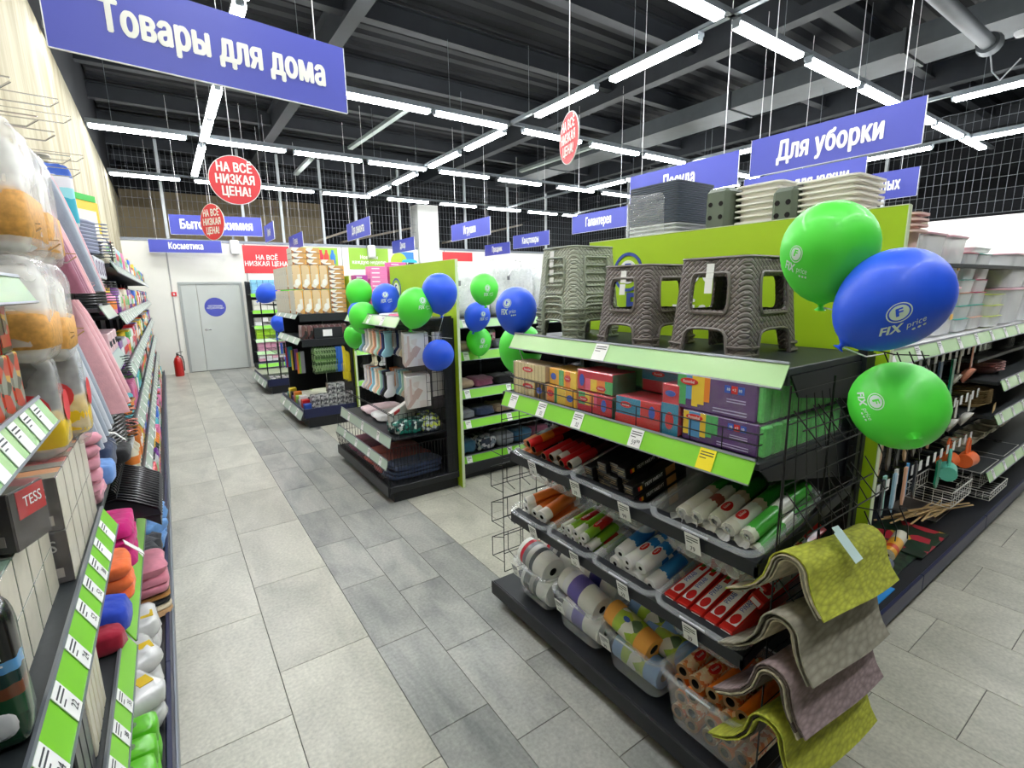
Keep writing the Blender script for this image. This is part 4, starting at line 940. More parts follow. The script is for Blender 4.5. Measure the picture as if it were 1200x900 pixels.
BW2 = bands('blue_rose_wrap', 'X', [(0, (.95, .95, .95)), (.28, (.92, .93, .95)), (.55, (.15, .5, .8)), (.7, (.92, .92, .92)), (.8, (.2, .5, .8))], wob=.12)
BM = [roll_mesh(.25, .031, BWm, WHITE, .010, HOLE), roll_mesh(.27, .028, BW2, WHITE, .009, HOLE)]
for i, (y, z, kk) in enumerate([(.11, .05, 0), (.045, .05, 1), (-.02, .05, 0), (-.085, .05, 1), (.09, .112, 0), (.03, .115, 1), (-.035, .112, 1), (-.10, .105, 0), (.06, .17, 0), (0, .172, 1), (-.06, .168, 1)]):
    z -= .002
    t = roll(BM[kk], M3, (-.16+.012*(i % 3), y, z), rz=.07*((i % 3)-1), label='%s roll, %s in the third lower crate' % (['white and sky blue', 'blue floral'][kk], ORD[i]), name='bag_roll', group='blue rolls in the third lower crate')
    if kk == 1: ovalx('red_oval_logo', .10, .028, .055, .022, CR, ang=.2)(t)
# red boxes
REDB = mat('red_carton', (.80, .13, .10), .35, coat=.5); LEAF = mat('leaf_print', (.25, .5, .15), .5); TOM = mat('tomato_print', (.85, .15, .1), .5)
b = B(); b.rbox(0, 0, 0, .36, .050, .045, .003); b.mt(1)
b.add([(.03, .004, .0458), (.22, .004, .0458), (.25, .016, .0458), (.25, .03, .0458), (.2, .040, .0458), (.03, .044, .0458)], [(0, 1, 2, 3, 4, 5)]); b.mt(2)
b.add([(.06+.028*cos(a*pi/6), .024+.016*sin(a*pi/6), .0465) for a in range(12)], [tuple(range(12))]); b.mt(3); b.cbox((.205, .024, .046), (.03, .018, .0015)); b.mt(4); b.cbox((.225, .03, .046), (.03, .014, .0016)); b.mt(1)
b.box(-.0012, .008, .01, 0, .042, .035)
RBX = b.mesh('carton', [REDB, WHITE, CR, TOM, LEAF])
for row in range(3):
    for i in range(5):
        t = thing('baking_sleeve_box', 'long red box with white label, %s from the left, %s layer' % (ORD[i], ['lowest', 'middle', 'top'][row]), 'box', group='long red boxes in the nearest lower crate')
        t.matrix_basis = M4 @ Matrix.Translation((-.165, .085-.058*i+.03, .012+.048*row)) @ Matrix.Rotation(.02*((i*3) % 4-1), 4, 'Z'); put('carton', RBX, t)
        if row == 2: text('РУКАВ', (.135, .028, .0462), (1, 0, 0), (0, 1, 0), .026, BLU, t, .02, .75, extrude=.001)
for i in range(3):
    t = thing('baking_sleeve_box', 'long red box tilted against the near side of the red box crate, %s one' % ['lowest', 'middle', 'highest'][i], 'box')
    t.matrix_basis = M4 @ Matrix.Translation((-.02+.04*i, -.13+.01*i, .155+.028*i)) @ Euler((.5, -.02, -.08)).to_matrix().to_4x4(); put('carton', RBX, t)
# ---------------------------------------------------------------- tubs standing on the base deck
TG = 'clear tubs standing on the base deck'; ZD = .137
def tub(x, y, dx, dy, dz, label, rz=0):
    me = crate_mesh(dx, dy, dz, .84); t = thing('clear_tub', label, 'tub', (x, y, ZD), (0, 0, rz), TG); put('tub_shell', me, t); return Matrix.Translation((x, y, ZD)) @ Matrix.Rotation(rz, 4, 'Z')
T1 = tub(1.66, 1.985, .40, .30, .21, 'clear tub of white paper towel rolls, farthest on the base deck')
T2 = tub(1.66, 1.63, .40, .32, .21, 'clear tub of white rolls with purple wrap on the base deck')
T3 = tub(1.66, 1.275, .40, .32, .21, 'clear tub with the orange and blue wiping cloth rolls')
T4 = tub(1.65, .905, .43, .36, .24, 'clear tub of patterned orange and cream rolls nearest the camera')
TWH = mat('towel_paper', (.93, .93, .91), .8, bump=.3, bs=140)
GREYW = bands('grey_print_wrap', 'X', [(0, (.45, .46, .48)), (.35, (.75, .75, .73)), (.5, (.4, .42, .45)), (.8, (.92, .9, .9))])
PURW = bands('purple_print_wrap', 'X', [(0, (.93, .93, .95)), (.3, (.45, .4, .75)), (.7, (.6, .55, .85)), (.85, (.93, .93, .95))])
def kroll(M, p, L_, r, m_, m_band, ba, label, rz=-pi/2, ry=.0, core=HOLE, rin=.3, group=None, m_end=None):
    me = roll_mesh(L_, r, m_, m_end or m_, r*rin, core, [(L_*ba[0], L_*ba[1], .0012, m_band)], 24)
    return roll(me, M, p, rz=rz, ry=ry, label=label, name='paper_roll', group=group)
for x, y, z, l in [(-.10, .14, .235, 'big white paper towel roll with grey printed wrap on top at the front'), (.07, .12, .22, 'white paper towel roll with grey wrap behind the front one'), (-.10, .11, .085, 'white paper towel roll at the bottom of the farthest tub, front'), (.06, .11, .085, 'white paper towel roll at the bottom of the farthest tub, rear')]:
    t = kroll(T1, (x, y, z), .23, .078, TWH, GREYW, (.12, .62), l, ry=.16 if z > .1 else 0)
    if z > .1: b = B(); b.lathe([(.0792, .03), (.0793, .035), (.0793, .05), (.0792, .052)], 24, Matrix.Rotation(pi/2, 4, 'Y')); put('red_wrap_edge', b.mesh('red_wrap_edge', REDP), t)
for x, y, z, l in [(-.10, .15, .23, 'white roll with purple wrap on top of the second tub, front'), (.07, .17, .24, 'cream roll with dark blue lettering lying behind the purple-wrapped one'), (-.10, .12, .085, 'white roll in the bottom of the second tub, front'), (.06, .12, .085, 'white roll in the bottom of the second tub, rear')]:
    kroll(T2, (x, y, z), .26, .068, TWH, PURW if x < 0 else bands('navy_print_wrap', 'X', [(0, (.9, .88, .82)), (.3, (.2, .2, .45)), (.6, (.9, .88, .82))]), (.15, .6), l, ry=.18 if z > .1 else 0)
YCL = mat('orange_cloth_roll', (.96, .68, .30), .6, bump=.15, bs=150); BCL = mat('blue_cloth_roll', (.50, .66, .86), .6, bump=.15, bs=150)
LGP = patch('green_print_wrap', [(.7, .78, .25), (.62, .75, .2), (.8, .82, .5), (.35, .45, .3), (.9, .9, .85), (.66, .78, .22)], 22)
for x, y, z, m_, l in [(-.115, .17, .235, YCL, 'orange wiping cloth roll with green printed wrap lying on top'), (.03, .15, .235, BCL, 'blue wiping cloth roll with green wrap on top behind the orange one'), (-.11, .12, .09, BCL, 'blue cloth roll standing low in the third tub, front'), (.02, .12, .09, BCL, 'blue cloth roll low in the third tub, rear'), (.12, .10, .20, BCL, 'blue cloth roll behind the other blue one'), (-.02, .03, .17, BCL, 'blue cloth roll with green band showing between the top rolls')]:
    t = kroll(T3, (x, y, z), .25, .058, m_, LGP, (.22, .72), l, ry=.2 if z > .18 else 0, rin=.42, core=CARD)
    if z > .2: 
        b = B(); b.cyl((.245, 0, 0), (.2475, 0, 0), .030, n=16); put('core_hole', b.mesh('core_hole', HOLE), t); 
        ovalx('badge', .105, .058, .035, .022, BLU, lift=.003, ang=.5)(t)
PAT1 = patch('orange_cream_pattern', [(.93, .85, .70), (.90, .62, .38), (.95, .88, .75), (.86, .5, .3), (.93, .8, .65)], 70)
PAT2 = mat('orange_roll_film', (.95, .50, .14), .3, coat=.5)
PM = [roll_mesh(.27, .031, PAT1, CARD, .017, HOLE), roll_mesh(.27, .029, PAT2, CARD, .016, HOLE)]
n = 0
for (y, z, kk, x, rz) in [(.125, .04, 0, -.16, 0), (.055, .04, 1, -.17, .1), (-.015, .04, 0, -.16, 0), (-.085, .04, 1, -.17, 0), (-.14, .045, 0, -.15, 0), (.12, .105, 1, -.15, .1), (.05, .105, 0, -.18, 0), (-.02, .105, 1, -.16, .05), (-.09, .105, 0, -.17, 0), (.13, .17, 1, -.15, 0), (.06, .168, 1, -.17, .1), (-.01, .165, 0, -.15, 0), (-.08, .168, 0, -.16, -.05), (-.14, .16, 1, -.16, 0),
                          (.12, .225, 0, -.15, .05), (.05, .23, 0, -.17, -.05), (-.015, .225, 1, -.16, 0), (-.075, .23, 0, -.14, .1), (-.135, .222, 1, -.16, .0)]:
    l = '%s roll, %s in the nearest tub, counted from the far bottom corner' % (['cream and orange patterned', 'plain orange film'][kk], ORD[n])
    if z > .2: l = '%s roll lying on top of the nearest tub, %s from the left' % (['cream patterned', 'orange film'][kk], ORD[n-14])
    t = roll(PM[kk], T4, (x, y, z), rz=rz, label=l, name='pattern_roll', group='patterned rolls in the nearest tub'); n += 1
    if z > .2 and kk == 0: ovalx('red_oval_logo', .10, .031, .07, .035, CR, ang=.4)(t)
# price cards on the rails and tubs
for M_, nm in (): pass
def card(p, num=None, up=(-.25, 0, 1)):
    t = price_tag(E1, p, (0, -1, 0), up, w=.058, h=.075)
    if num:
        tm = textmesh(num, .01, 0, INK, .8); upv = Vector(up).normalized(); x = Vector((0, -1, 0)); z = x.cross(upv)
        M = Matrix((x, upv, z)).transposed().to_4x4(); M.translation = Vector(p)-upv*.02+z*.005
        o = bpy.data.objects.new('price_number', tm); COL.objects.link(o); o.parent = E1; o.matrix_basis = M @ Matrix.Diagonal((.026, .026, .026, 1))
for y, z, n_ in ((1.84, .985, '19'), (1.53, .985, '39'), (1.245, .985, '99'), (.935, .985, '79')): card((1.385, y, z), n_)
for y, z, n_ in ((1.84, .645, '39'), (1.53, .645, '55'), (1.24, .645, '59'), (.925, .645, '39')): card((1.385, y, z), n_)
for y, z, n_ in ((2.08, .30, '59'), (1.70, .29, '59'), (1.385, .29, '99')): card((1.44, y, z), n_)

# ---------------------------------------------------------------- placemats draped on the near side arms
def woven(name, col, sc=90, col2=None, rot=0):
    m = mat(name, col, .85); nt = m.node_tree; L = nt.links; bs = nt.nodes['Principled BSDF']
    tc = nt.nodes.new('ShaderNodeTexCoord'); mp = nt.nodes.new('ShaderNodeMapping'); mp.inputs['Scale'].default_value = (.35, 1, 1); L.new(tc.outputs['Object'], mp.inputs[0])
    ck = nt.nodes.new('ShaderNodeTexVoronoi'); ck.inputs['Scale'].default_value = sc; L.new(mp.outputs[0], ck.inputs['Vector'])
    mx = nt.nodes.new('ShaderNodeMix'); mx.data_type = 'RGBA'; mx.inputs[6].default_value = lin(col); mx.inputs[7].default_value = lin(col2 or tuple(c*.72 for c in col))
    L.new(ck.outputs['Distance'], mx.inputs[0]); L.new(mx.outputs[2], bs.inputs['Base Color'])
    bp = nt.nodes.new('ShaderNodeBump'); bp.inputs['Strength'].default_value = .6; bp.inputs['Distance'].default_value = .003; bp.invert = True; L.new(ck.outputs['Distance'], bp.inputs['Height']); L.new(bp.outputs[0], bs.inputs['Normal'])
    return m
ML = woven('lime_woven_mat', (.76, .78, .25)); MGm = woven('grey_bamboo_mat', (.66, .64, .57), 60); MMv = woven('mauve_woven_mat', (.64, .56, .56)); MBr = woven('brown_woven_mat', (.38, .33, .29)); MCr = woven('cream_floral_mat', (.82, .78, .66), 50)
def matpile(zr, specs, key):
    """each mat: ridge along X at y .64, near flap towards -Y, far flap towards +Y"""
    for i, (m_, lab, x0, x1, ln, lf) in enumerate(specs):
        d = i*.0085; prof = []; ln *= .85; lf = min(lf, .19)
        rr = .058-d                                              # radius over the arm
        n = 9
        for s_ in (1, .66, .33): prof.append((-(rr+.004)-.045*s_*s_, -ln*s_))
        for k in range(n+1):
            a = pi-pi*k/n; prof.append((rr*cos(a), rr*sin(a)))
        for s_ in (.25, .5, .75, 1): prof.append((rr+.10*s_*s_+.03*s_, -lf*s_*(1.05-.25*s_)))
        prof = prof[::-1]
        bb = B()
        def wav(p, i=i, x0=x0, x1=x1): 
            s_ = (p.x-x0)/(x1-x0); s_ = (p.x-1.36)/.66; return Vector((p.x, p.y-.01*sin(3*s_), p.z-.09*s_+.004*sin(7*s_)))
        bb.sheet(prof, x0, x1, .0045, 0, wav, 8)
        t = thing('placemat', lab, 'placemat', (0, .63, zr), group=key); put('mat_sheet', bb.mesh('mat_sheet', m_, 40), t)
        if key.startswith('top') and i == 0:
            c = B(); c.pbox((1.62, -.03, rr+.004), (.045, 0, -.005), (0, .012, .012), (0, 0, .0012)); c.pbox((1.60, -.10, rr-.06), (.05, 0, 0), (.01, .07, .065), (0, 0, .0012)); put('hang_label', c.mesh('hang_label', mat('pale_blue_label', (.82, .92, .92), .5)), t)
xs = (1.40, 2.03)
matpile(1.03, [(ML, 'lime green woven placemat on top of the highest draped pile', 1.40, 1.96, .12, .19), (MCr, 'cream floral placemat under the lime one of the highest pile', 1.395, 1.94, .11, .18), (MGm, 'grey placemat third in the highest draped pile', 1.40, 1.98, .125, .20), (MCr, 'cream placemat at the bottom of the highest draped pile', 1.405, 1.92, .115, .17)], 'top draped placemat pile')
matpile(.835, [(MGm, 'grey bamboo placemat on top of the second draped pile', 1.38, 1.94, .13, .20), (MBr, 'dark brown placemat edge under the grey bamboo one', 1.40, 1.92, .12, .19), (MGm, 'grey bamboo placemat third in the second draped pile', 1.385, 1.94, .14, .21), (MCr, 'pale placemat at the bottom of the second draped pile', 1.39, 1.94, .13, .18)], 'second draped placemat pile')
matpile(.665, [(MMv, 'mauve woven placemat on top of the third draped pile', 1.37, 1.94, .13, .21), (MBr, 'dark brown placemat under the mauve one', 1.365, 1.90, .125, .2), (MCr, 'tan placemat at the bottom of the third draped pile', 1.36, 1.92, .14, .22), (MBr, 'brown placemat lining the third draped pile', 1.36, 1.88, .12, .23)], 'third draped placemat pile')
matpile(.49, [(ML, 'lime green woven placemat on top of the lowest draped pile', 1.36, 1.94, .14, .21), (MBr, 'brown placemat under the lime one of the lowest pile', 1.37, 1.94, .13, .2), (ML, 'lime placemat third in the lowest draped pile', 1.36, 1.90, .12, .22), (MBr, 'dark brown placemat at the bottom of the lowest draped pile', 1.38, 1.94, .15, .19)], 'lowest draped placemat pile')

# ================================================================ BALLOONS
def balloon(px, r, green, rot, label, logo=None, knot=True, string=None, group='green and blue balloons with shop logo'):
    """egg-shaped balloon, local +Z = crown, knot at the bottom. logo = (azimuth, elevation, roll, size)"""
    t = thing('balloon', label, 'balloon', px, (0, 0, 0), group); E_ = Euler(rot).to_matrix()
    def sf(d):     # surface point for unit direction d (egg)
        z = d.z; k = 1.0
        if z < 0: return Vector((d.x*(1+.10*z*z*-1), d.y*(1-.10*z*z), z*1.28))*r
        return Vector((d.x, d.y, z*1.05))*r
    b = B(); nu, nv = 28, 18; L = []
    for j in range(1, nv):
        th = -pi/2+pi*j/nv; L.append([E_ @ sf(Vector((cos(th)*cos(2*pi*i/nu), cos(th)*sin(2*pi*i/nu), sin(th)))) for i in range(nu)])
    b.ring(L, False, True); put('balloon_skin', b.mesh('balloon_skin', BGREEN if green else BBLUE, 60), t)
    b = B(); kz = -1.28*r
    b.ring([[E_ @ Vector((rr*cos(2*pi*i/10), rr*sin(2*pi*i/10), z)) for i in range(10)] for rr, z in ((r*.17, kz+r*.02), (r*.06, kz-r*.05), (r*.05, kz-r*.1), (r*.13, kz-r*.17))], True, True)
    put('balloon_neck', b.mesh('balloon_neck', BGREEN if green else BBLUE, 60), t)
    if string:
        p0 = E_ @ Vector((0, 0, kz-r*.1)); b = B(); q = Vector(string)-Vector(px); b.tube([p0, p0.lerp(q, .5)+Vector((0, 0, -.02)), q], .0022, 4); put('ribbon', b.mesh('ribbon', STRING), t)
    if logo:
        ar, au, ro, sz = logo; d0 = (Vector((0, 0, 1.85))-Vector(px)).normalized(); rt = Vector((0, 0, 1)).cross(d0).normalized(); up_ = d0.cross(rt)
        c = (d0+rt*math.tan(ar)+up_*math.tan(au)).normalized(); u = (rt-c*rt.dot(c)).normalized()
        c = E_.transposed() @ c; u = E_.transposed() @ u; v = c.cross(u)
        u, v = u*cos(ro)+v*sin(ro), v*cos(ro)-u*sin(ro)
        def P(x, y): d = (c+u*(x*sz)+v*(y*sz)).normalized(); return E_ @ (sf(d)*1.006)
        vs, fs = [], []
        def addm(me, ox, oy, s_, sh=0):
            n0 = len(vs)
            for w_ in me.vertices: vs.append(P(ox+(w_.co.x+sh*w_.co.y)*s_, oy+w_.co.y*s_))
            for p in me.polygons: fs.append(tuple(n0+i for i in p.vertices))
        def annul(ox, oy, r0, r1, n=28):
            n0 = len(vs)
            for i in range(n):
                a = 2*pi*i/n
                vs.append(P(ox+r0*cos(a), oy+r0*sin(a))); vs.append(P(ox+r1*cos(a), oy+r1*sin(a)))
            for i in range(n): j = (i+1) % n; fs.append((n0+2*i, n0+2*i+1, n0+2*j+1, n0+2*j))
        annul(0, .55, .50, .56); annul(0, .55, .0001, .42)
        fm = textmesh('F', .05, 0, None, 1.1)
        addm(textmesh('FIX', .045, 0, None, .8), -.42, -.42, .80, .25); addm(textmesh('price', .0, 0, None, .8), .70, -.38, .55, .1)
        for k in range(3): annul(.55+.25*k, -.78, .0001, .085, 10)
        me = bpy.data.meshes.new('logo'); me.from_pydata(vs, [], fs); me.materials.append(mat('balloon_logo_white', (.86, .95, .9), .4)); me.polygons.foreach_set('use_smooth', [True]*len(fs)); put('logo_print', me, t)
        vs, fs = [], []; P0 = P
        def P(x, y): d = (c+u*(x*sz)+v*(y*sz)).normalized(); return E_ @ (sf(d)*1.012)
        addm(fm, 0, .55, .62)
        me = bpy.data.meshes.new('logo'); me.from_pydata(vs, [], fs); me.materials.append(BGREEN if green else BBLUE); put('logo_letter', me, t)
    return t
def cam_az(p): return math.atan2(-p[1], -p[0])
def bl(p, r, green, rot, label, laz=None, lel=0, lro=0, lsz=.42, string=None):
    """laz: azimuth of the logo relative to the direction of the camera (in the balloon's own unrotated frame)"""
    return balloon(p, r, green, rot, label, None if laz is None else (laz, lel, lro, lsz), string=string)
bl((1.523, .66, 1.946), .119, True, (.10, -.15, 0), 'large green balloon highest at the end of the near green panel', -.72, -.30, -.12, .30, (2.12, .69, 1.75))
bl((1.504, .488, 1.813), .118, False, (.55, .45, 0), 'large blue balloon in the middle of the near trio', .22, -.42, .25, .34, (2.12, .69, 1.6))
bl((1.612, .486, 1.525), .113, True, (-.0, 1.15, .62), 'large green balloon lowest of the near trio, lying sideways', -.62, .02, -1.15, .32, (2.12, .69, 1.45))
bl((1.577, 2.235, 1.742), .113, False, (0, 0, 0), 'blue balloon hanging left of the sage stools', -.45, .05, 0, .40, (1.6, 2.2, 1.45))
bl((1.76, 2.45, 1.50), .135, True, (0, .1, 0), 'green balloon half hidden behind the far end of the sponge shelf')
bl((2.087+.12, 3.585, 1.858), .118, True, (-.4, .2, 0), 'green balloon right of the second green panel, highest there', .25, -.1, .1, .36)
bl((2.27+.05, 3.90, 1.615), .118, False, (.2, .2, 0), 'blue balloon peeping out right of the second green panel', .5, -.1, .1, .36)
bl((2.417, 4.05, 1.374), .120, True, (-.3, .2, 0), 'green balloon lowest right of the second green panel', .35, -.2, .1, .36)
bl((1.777, 3.554, 1.835), .138, False, (.1, -.1, 0), 'blue balloon highest in the group at the second endcap')
bl((1.61, 3.644, 1.727), .140, True, (.2, .2, 0), 'green balloon with logo at the front of the second endcap', .45, .1, .15, .36, (1.95, 3.7, 1.45))
bl((1.892, 3.853, 1.299), .132, False, (.9, .3, 0), 'blue balloon hanging low before the second endcap mesh', string=(1.95, 3.8, 1.7))
bl((1.815, 4.82, 1.782), .135, False, (.1, .3, 0), 'blue balloon with logo left of the second green panel', 0, 0, .1, .4)
bl((1.72, 5.34, 1.84), .135, True, (0, .1, 0), 'green balloon beside the boxed goods of the third endcap')
bl((1.62, 4.95, 1.60), .14, True, (.3, 0, 0), 'green balloon low behind the second endcap top shelf')
bl((1.70, 5.3, 1.62), .125, False, (.1, 0, 0), 'blue balloon partly behind the low green one')
bl((1.79, 5.821, 1.343), .125, True, (.1, 0, 0), 'green balloon between the second and third endcaps, lowest')
bl((1.792, 9.353, 1.917), .135, True, (0, 0, 0), 'far green balloon at the fourth endcap, upper')
bl((1.406, 9.074, 1.85), .155, False, (.3, .8, 0), 'far blue balloon at the fourth endcap, upper')
bl((1.832, 9.849, 1.646), .135, True, (0, 0, 0), 'far green balloon at the fourth endcap, lower')
bl((1.676, 9.879, 1.312), .14, False, (.2, 0, 0), 'far blue balloon hanging lowest at the fourth endcap')
# ================================================================ GONDOLA ROW 1 (behind the near panel) : its near side faces -Y
def run(label, x0, x1, yf, top=1.95, spine=None, lipm=NAVY, tags=True, back=BLACK):
    """gondola run along X: plinth, deck, navy base lip, spine board"""
    t = thing('gondola_run', label, 'shelving', (0, 0, 0)); ys = spine or yf+.62
    b = B(); b.box(x0, yf+.06, 0, x1, ys+.5, .09); put('plinth', b.mesh('plinth', BLACK), t)
    b = B(); b.box(x0, yf+.02, .09, x1, ys+.5, .135); put('base_deck', b.mesh('base_deck', BLACK), t)
    n = max(1, int((x1-x0)/1.25)); L_ = (x1-x0)/n
    for i in range(n):
        b = B(); b.rbox(x0+i*L_+.004, yf, .07, x0+(i+1)*L_-.004, yf+.018, .17, .003); put('base_lip', b.mesh('base_lip', lipm), t)
    for i in range(n):
        b = B(); b.box(x0+i*L_+.01, ys-.015, .135, x0+(i+1)*L_-.01, ys+.015, top); put('back_board', b.mesh('back_board', back), t)
    for i in range(n+1):
        b = B(); b.box(x0+i*L_-.02, ys-.04, .1, x0+i*L_+.02, ys+.04, top+.01); put('upright', b.mesh('upright', BLACK), t)
    return t
def shelf_x(t, x0, x1, yf, ys, z, m=CHAR, rm=None, rh=.075, tags=(), nums=None):
    b = B(); b.rbox(x0, yf, z-.025, x1, ys, z, .003); put('shelf', b.mesh('shelf', m), t)
    if rm: rail(t, (x0+.005, yf-.004, z+.012), (x1-.005, yf-.004, z+.012), (0, -1, 0), rh, .4, rm, tags=tags, nums=nums, tw=.06)
R1 = run('long gondola behind the near green panel with kitchenware facing the right aisle', 2.16, 8.6, .80, 1.95)
shelf_x(R1, 2.16, 8.6, .95, 2.25, 1.955)
shelf_x(R1, 2.6, 8.6, .90, 1.40, 1.52, WHITE, PALEG, .075, tags=[(k+.5)/18 for k in range(18)])
for z, x0 in ((1.12, 4.95), (.86, 4.95), (.40, 5.0)):
    shelf_x(R1, x0, 8.6, .90, 1.40, z, CHAR, PALEG, .08, tags=[(k+.4)/11 for k in range(11)])
# ---- containers stored on the very top, behind the panel
def nest(me, n, x, y, z, dz, cat, name, lab, group, rz=0, mat_=None):
    for k in range(n):
        t = thing(name, lab % ('lowest' if k == 0 else 'topmost' if k == n-1 else ORD[k]+' from below'), cat, (x, y, z+k*dz), (0, 0, rz), group); put('crate_shell', me, t)
def basin_mesh(dx, dy, dz, m, tp=.82, rim=.018, name='crate_shell', r=.03):
    b = B()
    def lp(k, z, off=0): return [(x, y, z) for x, y in rr_loop(-(dx/2*k-off), -(dy/2*k-off), dx/2*k-off, dy/2*k-off, r, 3)]
    b.ring([lp(tp, 0), lp(1, dz-.008), lp(1, dz-.008, -rim), lp(1, dz, -rim), lp(1, dz, .003), lp(tp, .004, .003)], True, True)
    return b.mesh(name, m, 35)
SLATE = mat('slate_plastic', (.30, .33, .38), .45); MILK = clear('milky_plastic', (.93, .94, .95), .75, .3); SAGE = mat('olive_plastic', (.38, .42, .36), .5); IVORY = mat('ivory_plastic', (.93, .92, .88), .4)
nest(basin_mesh(.30, .31, .12, MILK), 6, 2.46, 1.93, 1.957, .022, 'crate', 'white_basin', 'milky white basin under the slate crates, %s', 'milky basins on the gondola top')
nest(basin_mesh(.30, .31, .10, SLATE, .9), 19, 2.46, 1.93, 2.10, .0112, 'crate', 'slate_crate', 'slate grey crate in the tall stack behind the stools, %s', 'slate crates on the gondola top')
t = thing('film_wrap', 'clear glossy film around the left side of the slate crate stack', 'packaging', (2.29, 1.97, 2.10)); b = B(); b.soft((0, 0, .13), (.02, .28, .26), .4, 14, 8, .06, 3); put('film_sheet', b.mesh('film_sheet', FILM, 60), t)
nest(basin_mesh(.26, .20, .14, IVORY, .85), 9, 2.52, 1.37, 1.957, .028, 'crate', 'ivory_bin', 'ivory bin in the left nested stack on the gondola top, %s', 'ivory bins, left stack')
nest(basin_mesh(.26, .22, .14, IVORY, .85), 9, 2.50, 1.06, 1.957, .024, 'crate', 'ivory_bin', 'ivory bin in the right nested stack behind the green balloon, %s', 'ivory bins, right stack')
def holed(x, y, z, w_, h_, label):
    t = thing('olive_box', label, 'crate', (x, y, z)); b = B(); b.rbox(-.12, -w_/2, 0, .12, w_/2, h_, .02); b.mt(1)
    for i in range(2):
        for j in range(3): b.cyl((-.1205, -w_*.22+i*w_*.44, h_*(.45+.17*j)), (-.122, -w_*.22+i*w_*.44, h_*(.45+.17*j)), .012, n=10)
    b.mt(0)
    for k in range(4): b.box(-.127, -w_/2, .02+.03*k, -.12, w_/2, .035+.03*k)
    put('box_body', b.mesh('box_body', [SAGE, HOLE], 30), t)
holed(2.45, 1.555, 1.957, .13, .37, 'olive plastic box with round holes between slate and ivory stacks')
holed(2.45, 1.22, 1.957, .11, .32, 'olive plastic box between the two ivory stacks')
t = thing('beige_basin', 'beige basins rim showing just above the panel right of the balloon', 'basin', (2.45, .87, 1.957)); put('basin_shell', basin_mesh(.24, .2, .13, mat('beige_plastic', (.88, .83, .72), .5), .8, .02), t)
nest(basin_mesh(.1, .08, .08, mat('pink_plastic', (.92, .78, .76), .5), .85), 4, 2.3, .74, 1.957, .02, 'crate', 'pink_basket', 'pale pink basket stacked near the panel corner, %s', 'pink baskets near the panel corner')
# ---- translucent boxes on the upper shelf
def lidbox(x, y, z, dx, dy, dz, lidm, label, group=None, body=None, label_sticker=False):
    t = thing('storage_box', label, 'storage box', (x, y, z), group=group)
    b = B(); 
    def lp(k, zz, off=0): return [(a, c, zz) for a, c in rr_loop(-(dx/2*k-off), -(dy/2*k-off), dx/2*k-off, dy/2*k-off, min(dx, dy)*.12, 3)]
    b.ring([lp(.9, 0), lp(.98, dz*.93), lp(1, dz*.93), lp(1, dz*.97)], True, True); put('box_body', b.mesh('box_body', body or MILKB, 35), t)
    b = B(); b.ring([lp(1.02, dz*.95), lp(1.03, dz*.985), lp(.98, dz), lp(.9, dz)], True, True); put('lid', b.mesh('lid', lidm, 35), t)
    if label_sticker: b = B(); b.box(-dx*.47-.004, -dy*.2, dz*.3, -dx*.47, -dy*.05, dz*.45); b.box(dx*.2, -dy*.47-.004, dz*.3, dx*.32, -dy*.47, dz*.42); put('sticker', b.mesh('sticker', YPR), t)
    return t
MILKB = clear('frosted_plastic', (.97, .98, .98), .62, .25)
PK = mat('pink_lid', (.93, .75, .80), .4); PKD = mat('magenta_lid', (.88, .30, .48), .4); TL = mat('teal_lid', (.20, .72, .66), .4); PCH = mat('peach_lid', (.95, .72, .62), .4); LM = mat('lime_lid', (.82, .88, .35), .4); GRL = mat('mint_lid', (.55, .88, .62), .4)
for i, (x, z) in enumerate([(2.75, 1.535), (3.12, 1.535), (3.5, 1.535), (3.88, 1.535), (3.12, 1.83), (3.5, 1.83), (3.88, 1.83)]):
    lidbox(x, 1.18, z, .34, .42, .285, PK, 'tall frosted box with pink lid, %s in the %s row on the white shelf' % (ORD[i % 4 if i < 4 else i-4], 'lower' if i < 4 else 'upper'), 'frosted boxes with pink lids', label_sticker=True)
lidbox(3.0, 1.15, 1.83+.29, .2, .2, .02, PCH, 'peach lid lying on the frosted boxes beside the near panel')
lidbox(3.45, 1.15, 2.12, .24, .2, .02, GRL, 'mint green lid lying on top of the frosted boxes')
t = thing('green_tray', 'dark green oval trays nested on top of the frosted boxes', 'tray', (3.35, 1.3, 2.145))
for k in range(3): b = B(); b.lathe([(.10, 0), (.16, .02), (.165, .024), (.10, .008)], 24, Matrix.Translation((0, 0, .014*k)), True, True, sy=.7); put('tray_dish', b.mesh('tray_dish', mat('dark_green_plastic', (.12, .42, .28), .4), 40), t)
cols = [TL, TL, PCH, TL, PKD, PKD]; names = ['teal', 'teal', 'peach', 'teal', 'magenta', 'magenta']
for c_, x in enumerate((4.22, 4.52)):
    for k in range(6):
        cm = cols[(k+2*c_) % 6]; nm = names[(k+2*c_) % 6]
        lidbox(x, 1.08, 1.535+.082*k, .26, .2, .08, cm, 'small clear food box with %s lid, %s from below in the %s column' % (nm, ORD[k], ['left', 'right'][c_]), 'small food boxes with coloured lids')
lidbox(4.37, 1.08, 2.03, .4, .22, .03, MILKB, 'clear flat box on top of the small food boxes')
for k in range(3): lidbox(4.85, 1.08, 1.535+.075*k, .3, .26, .073, LM, 'lime-lidded low food box, %s from below, right of the teal ones' % ORD[k], 'lime-lidded food boxes')
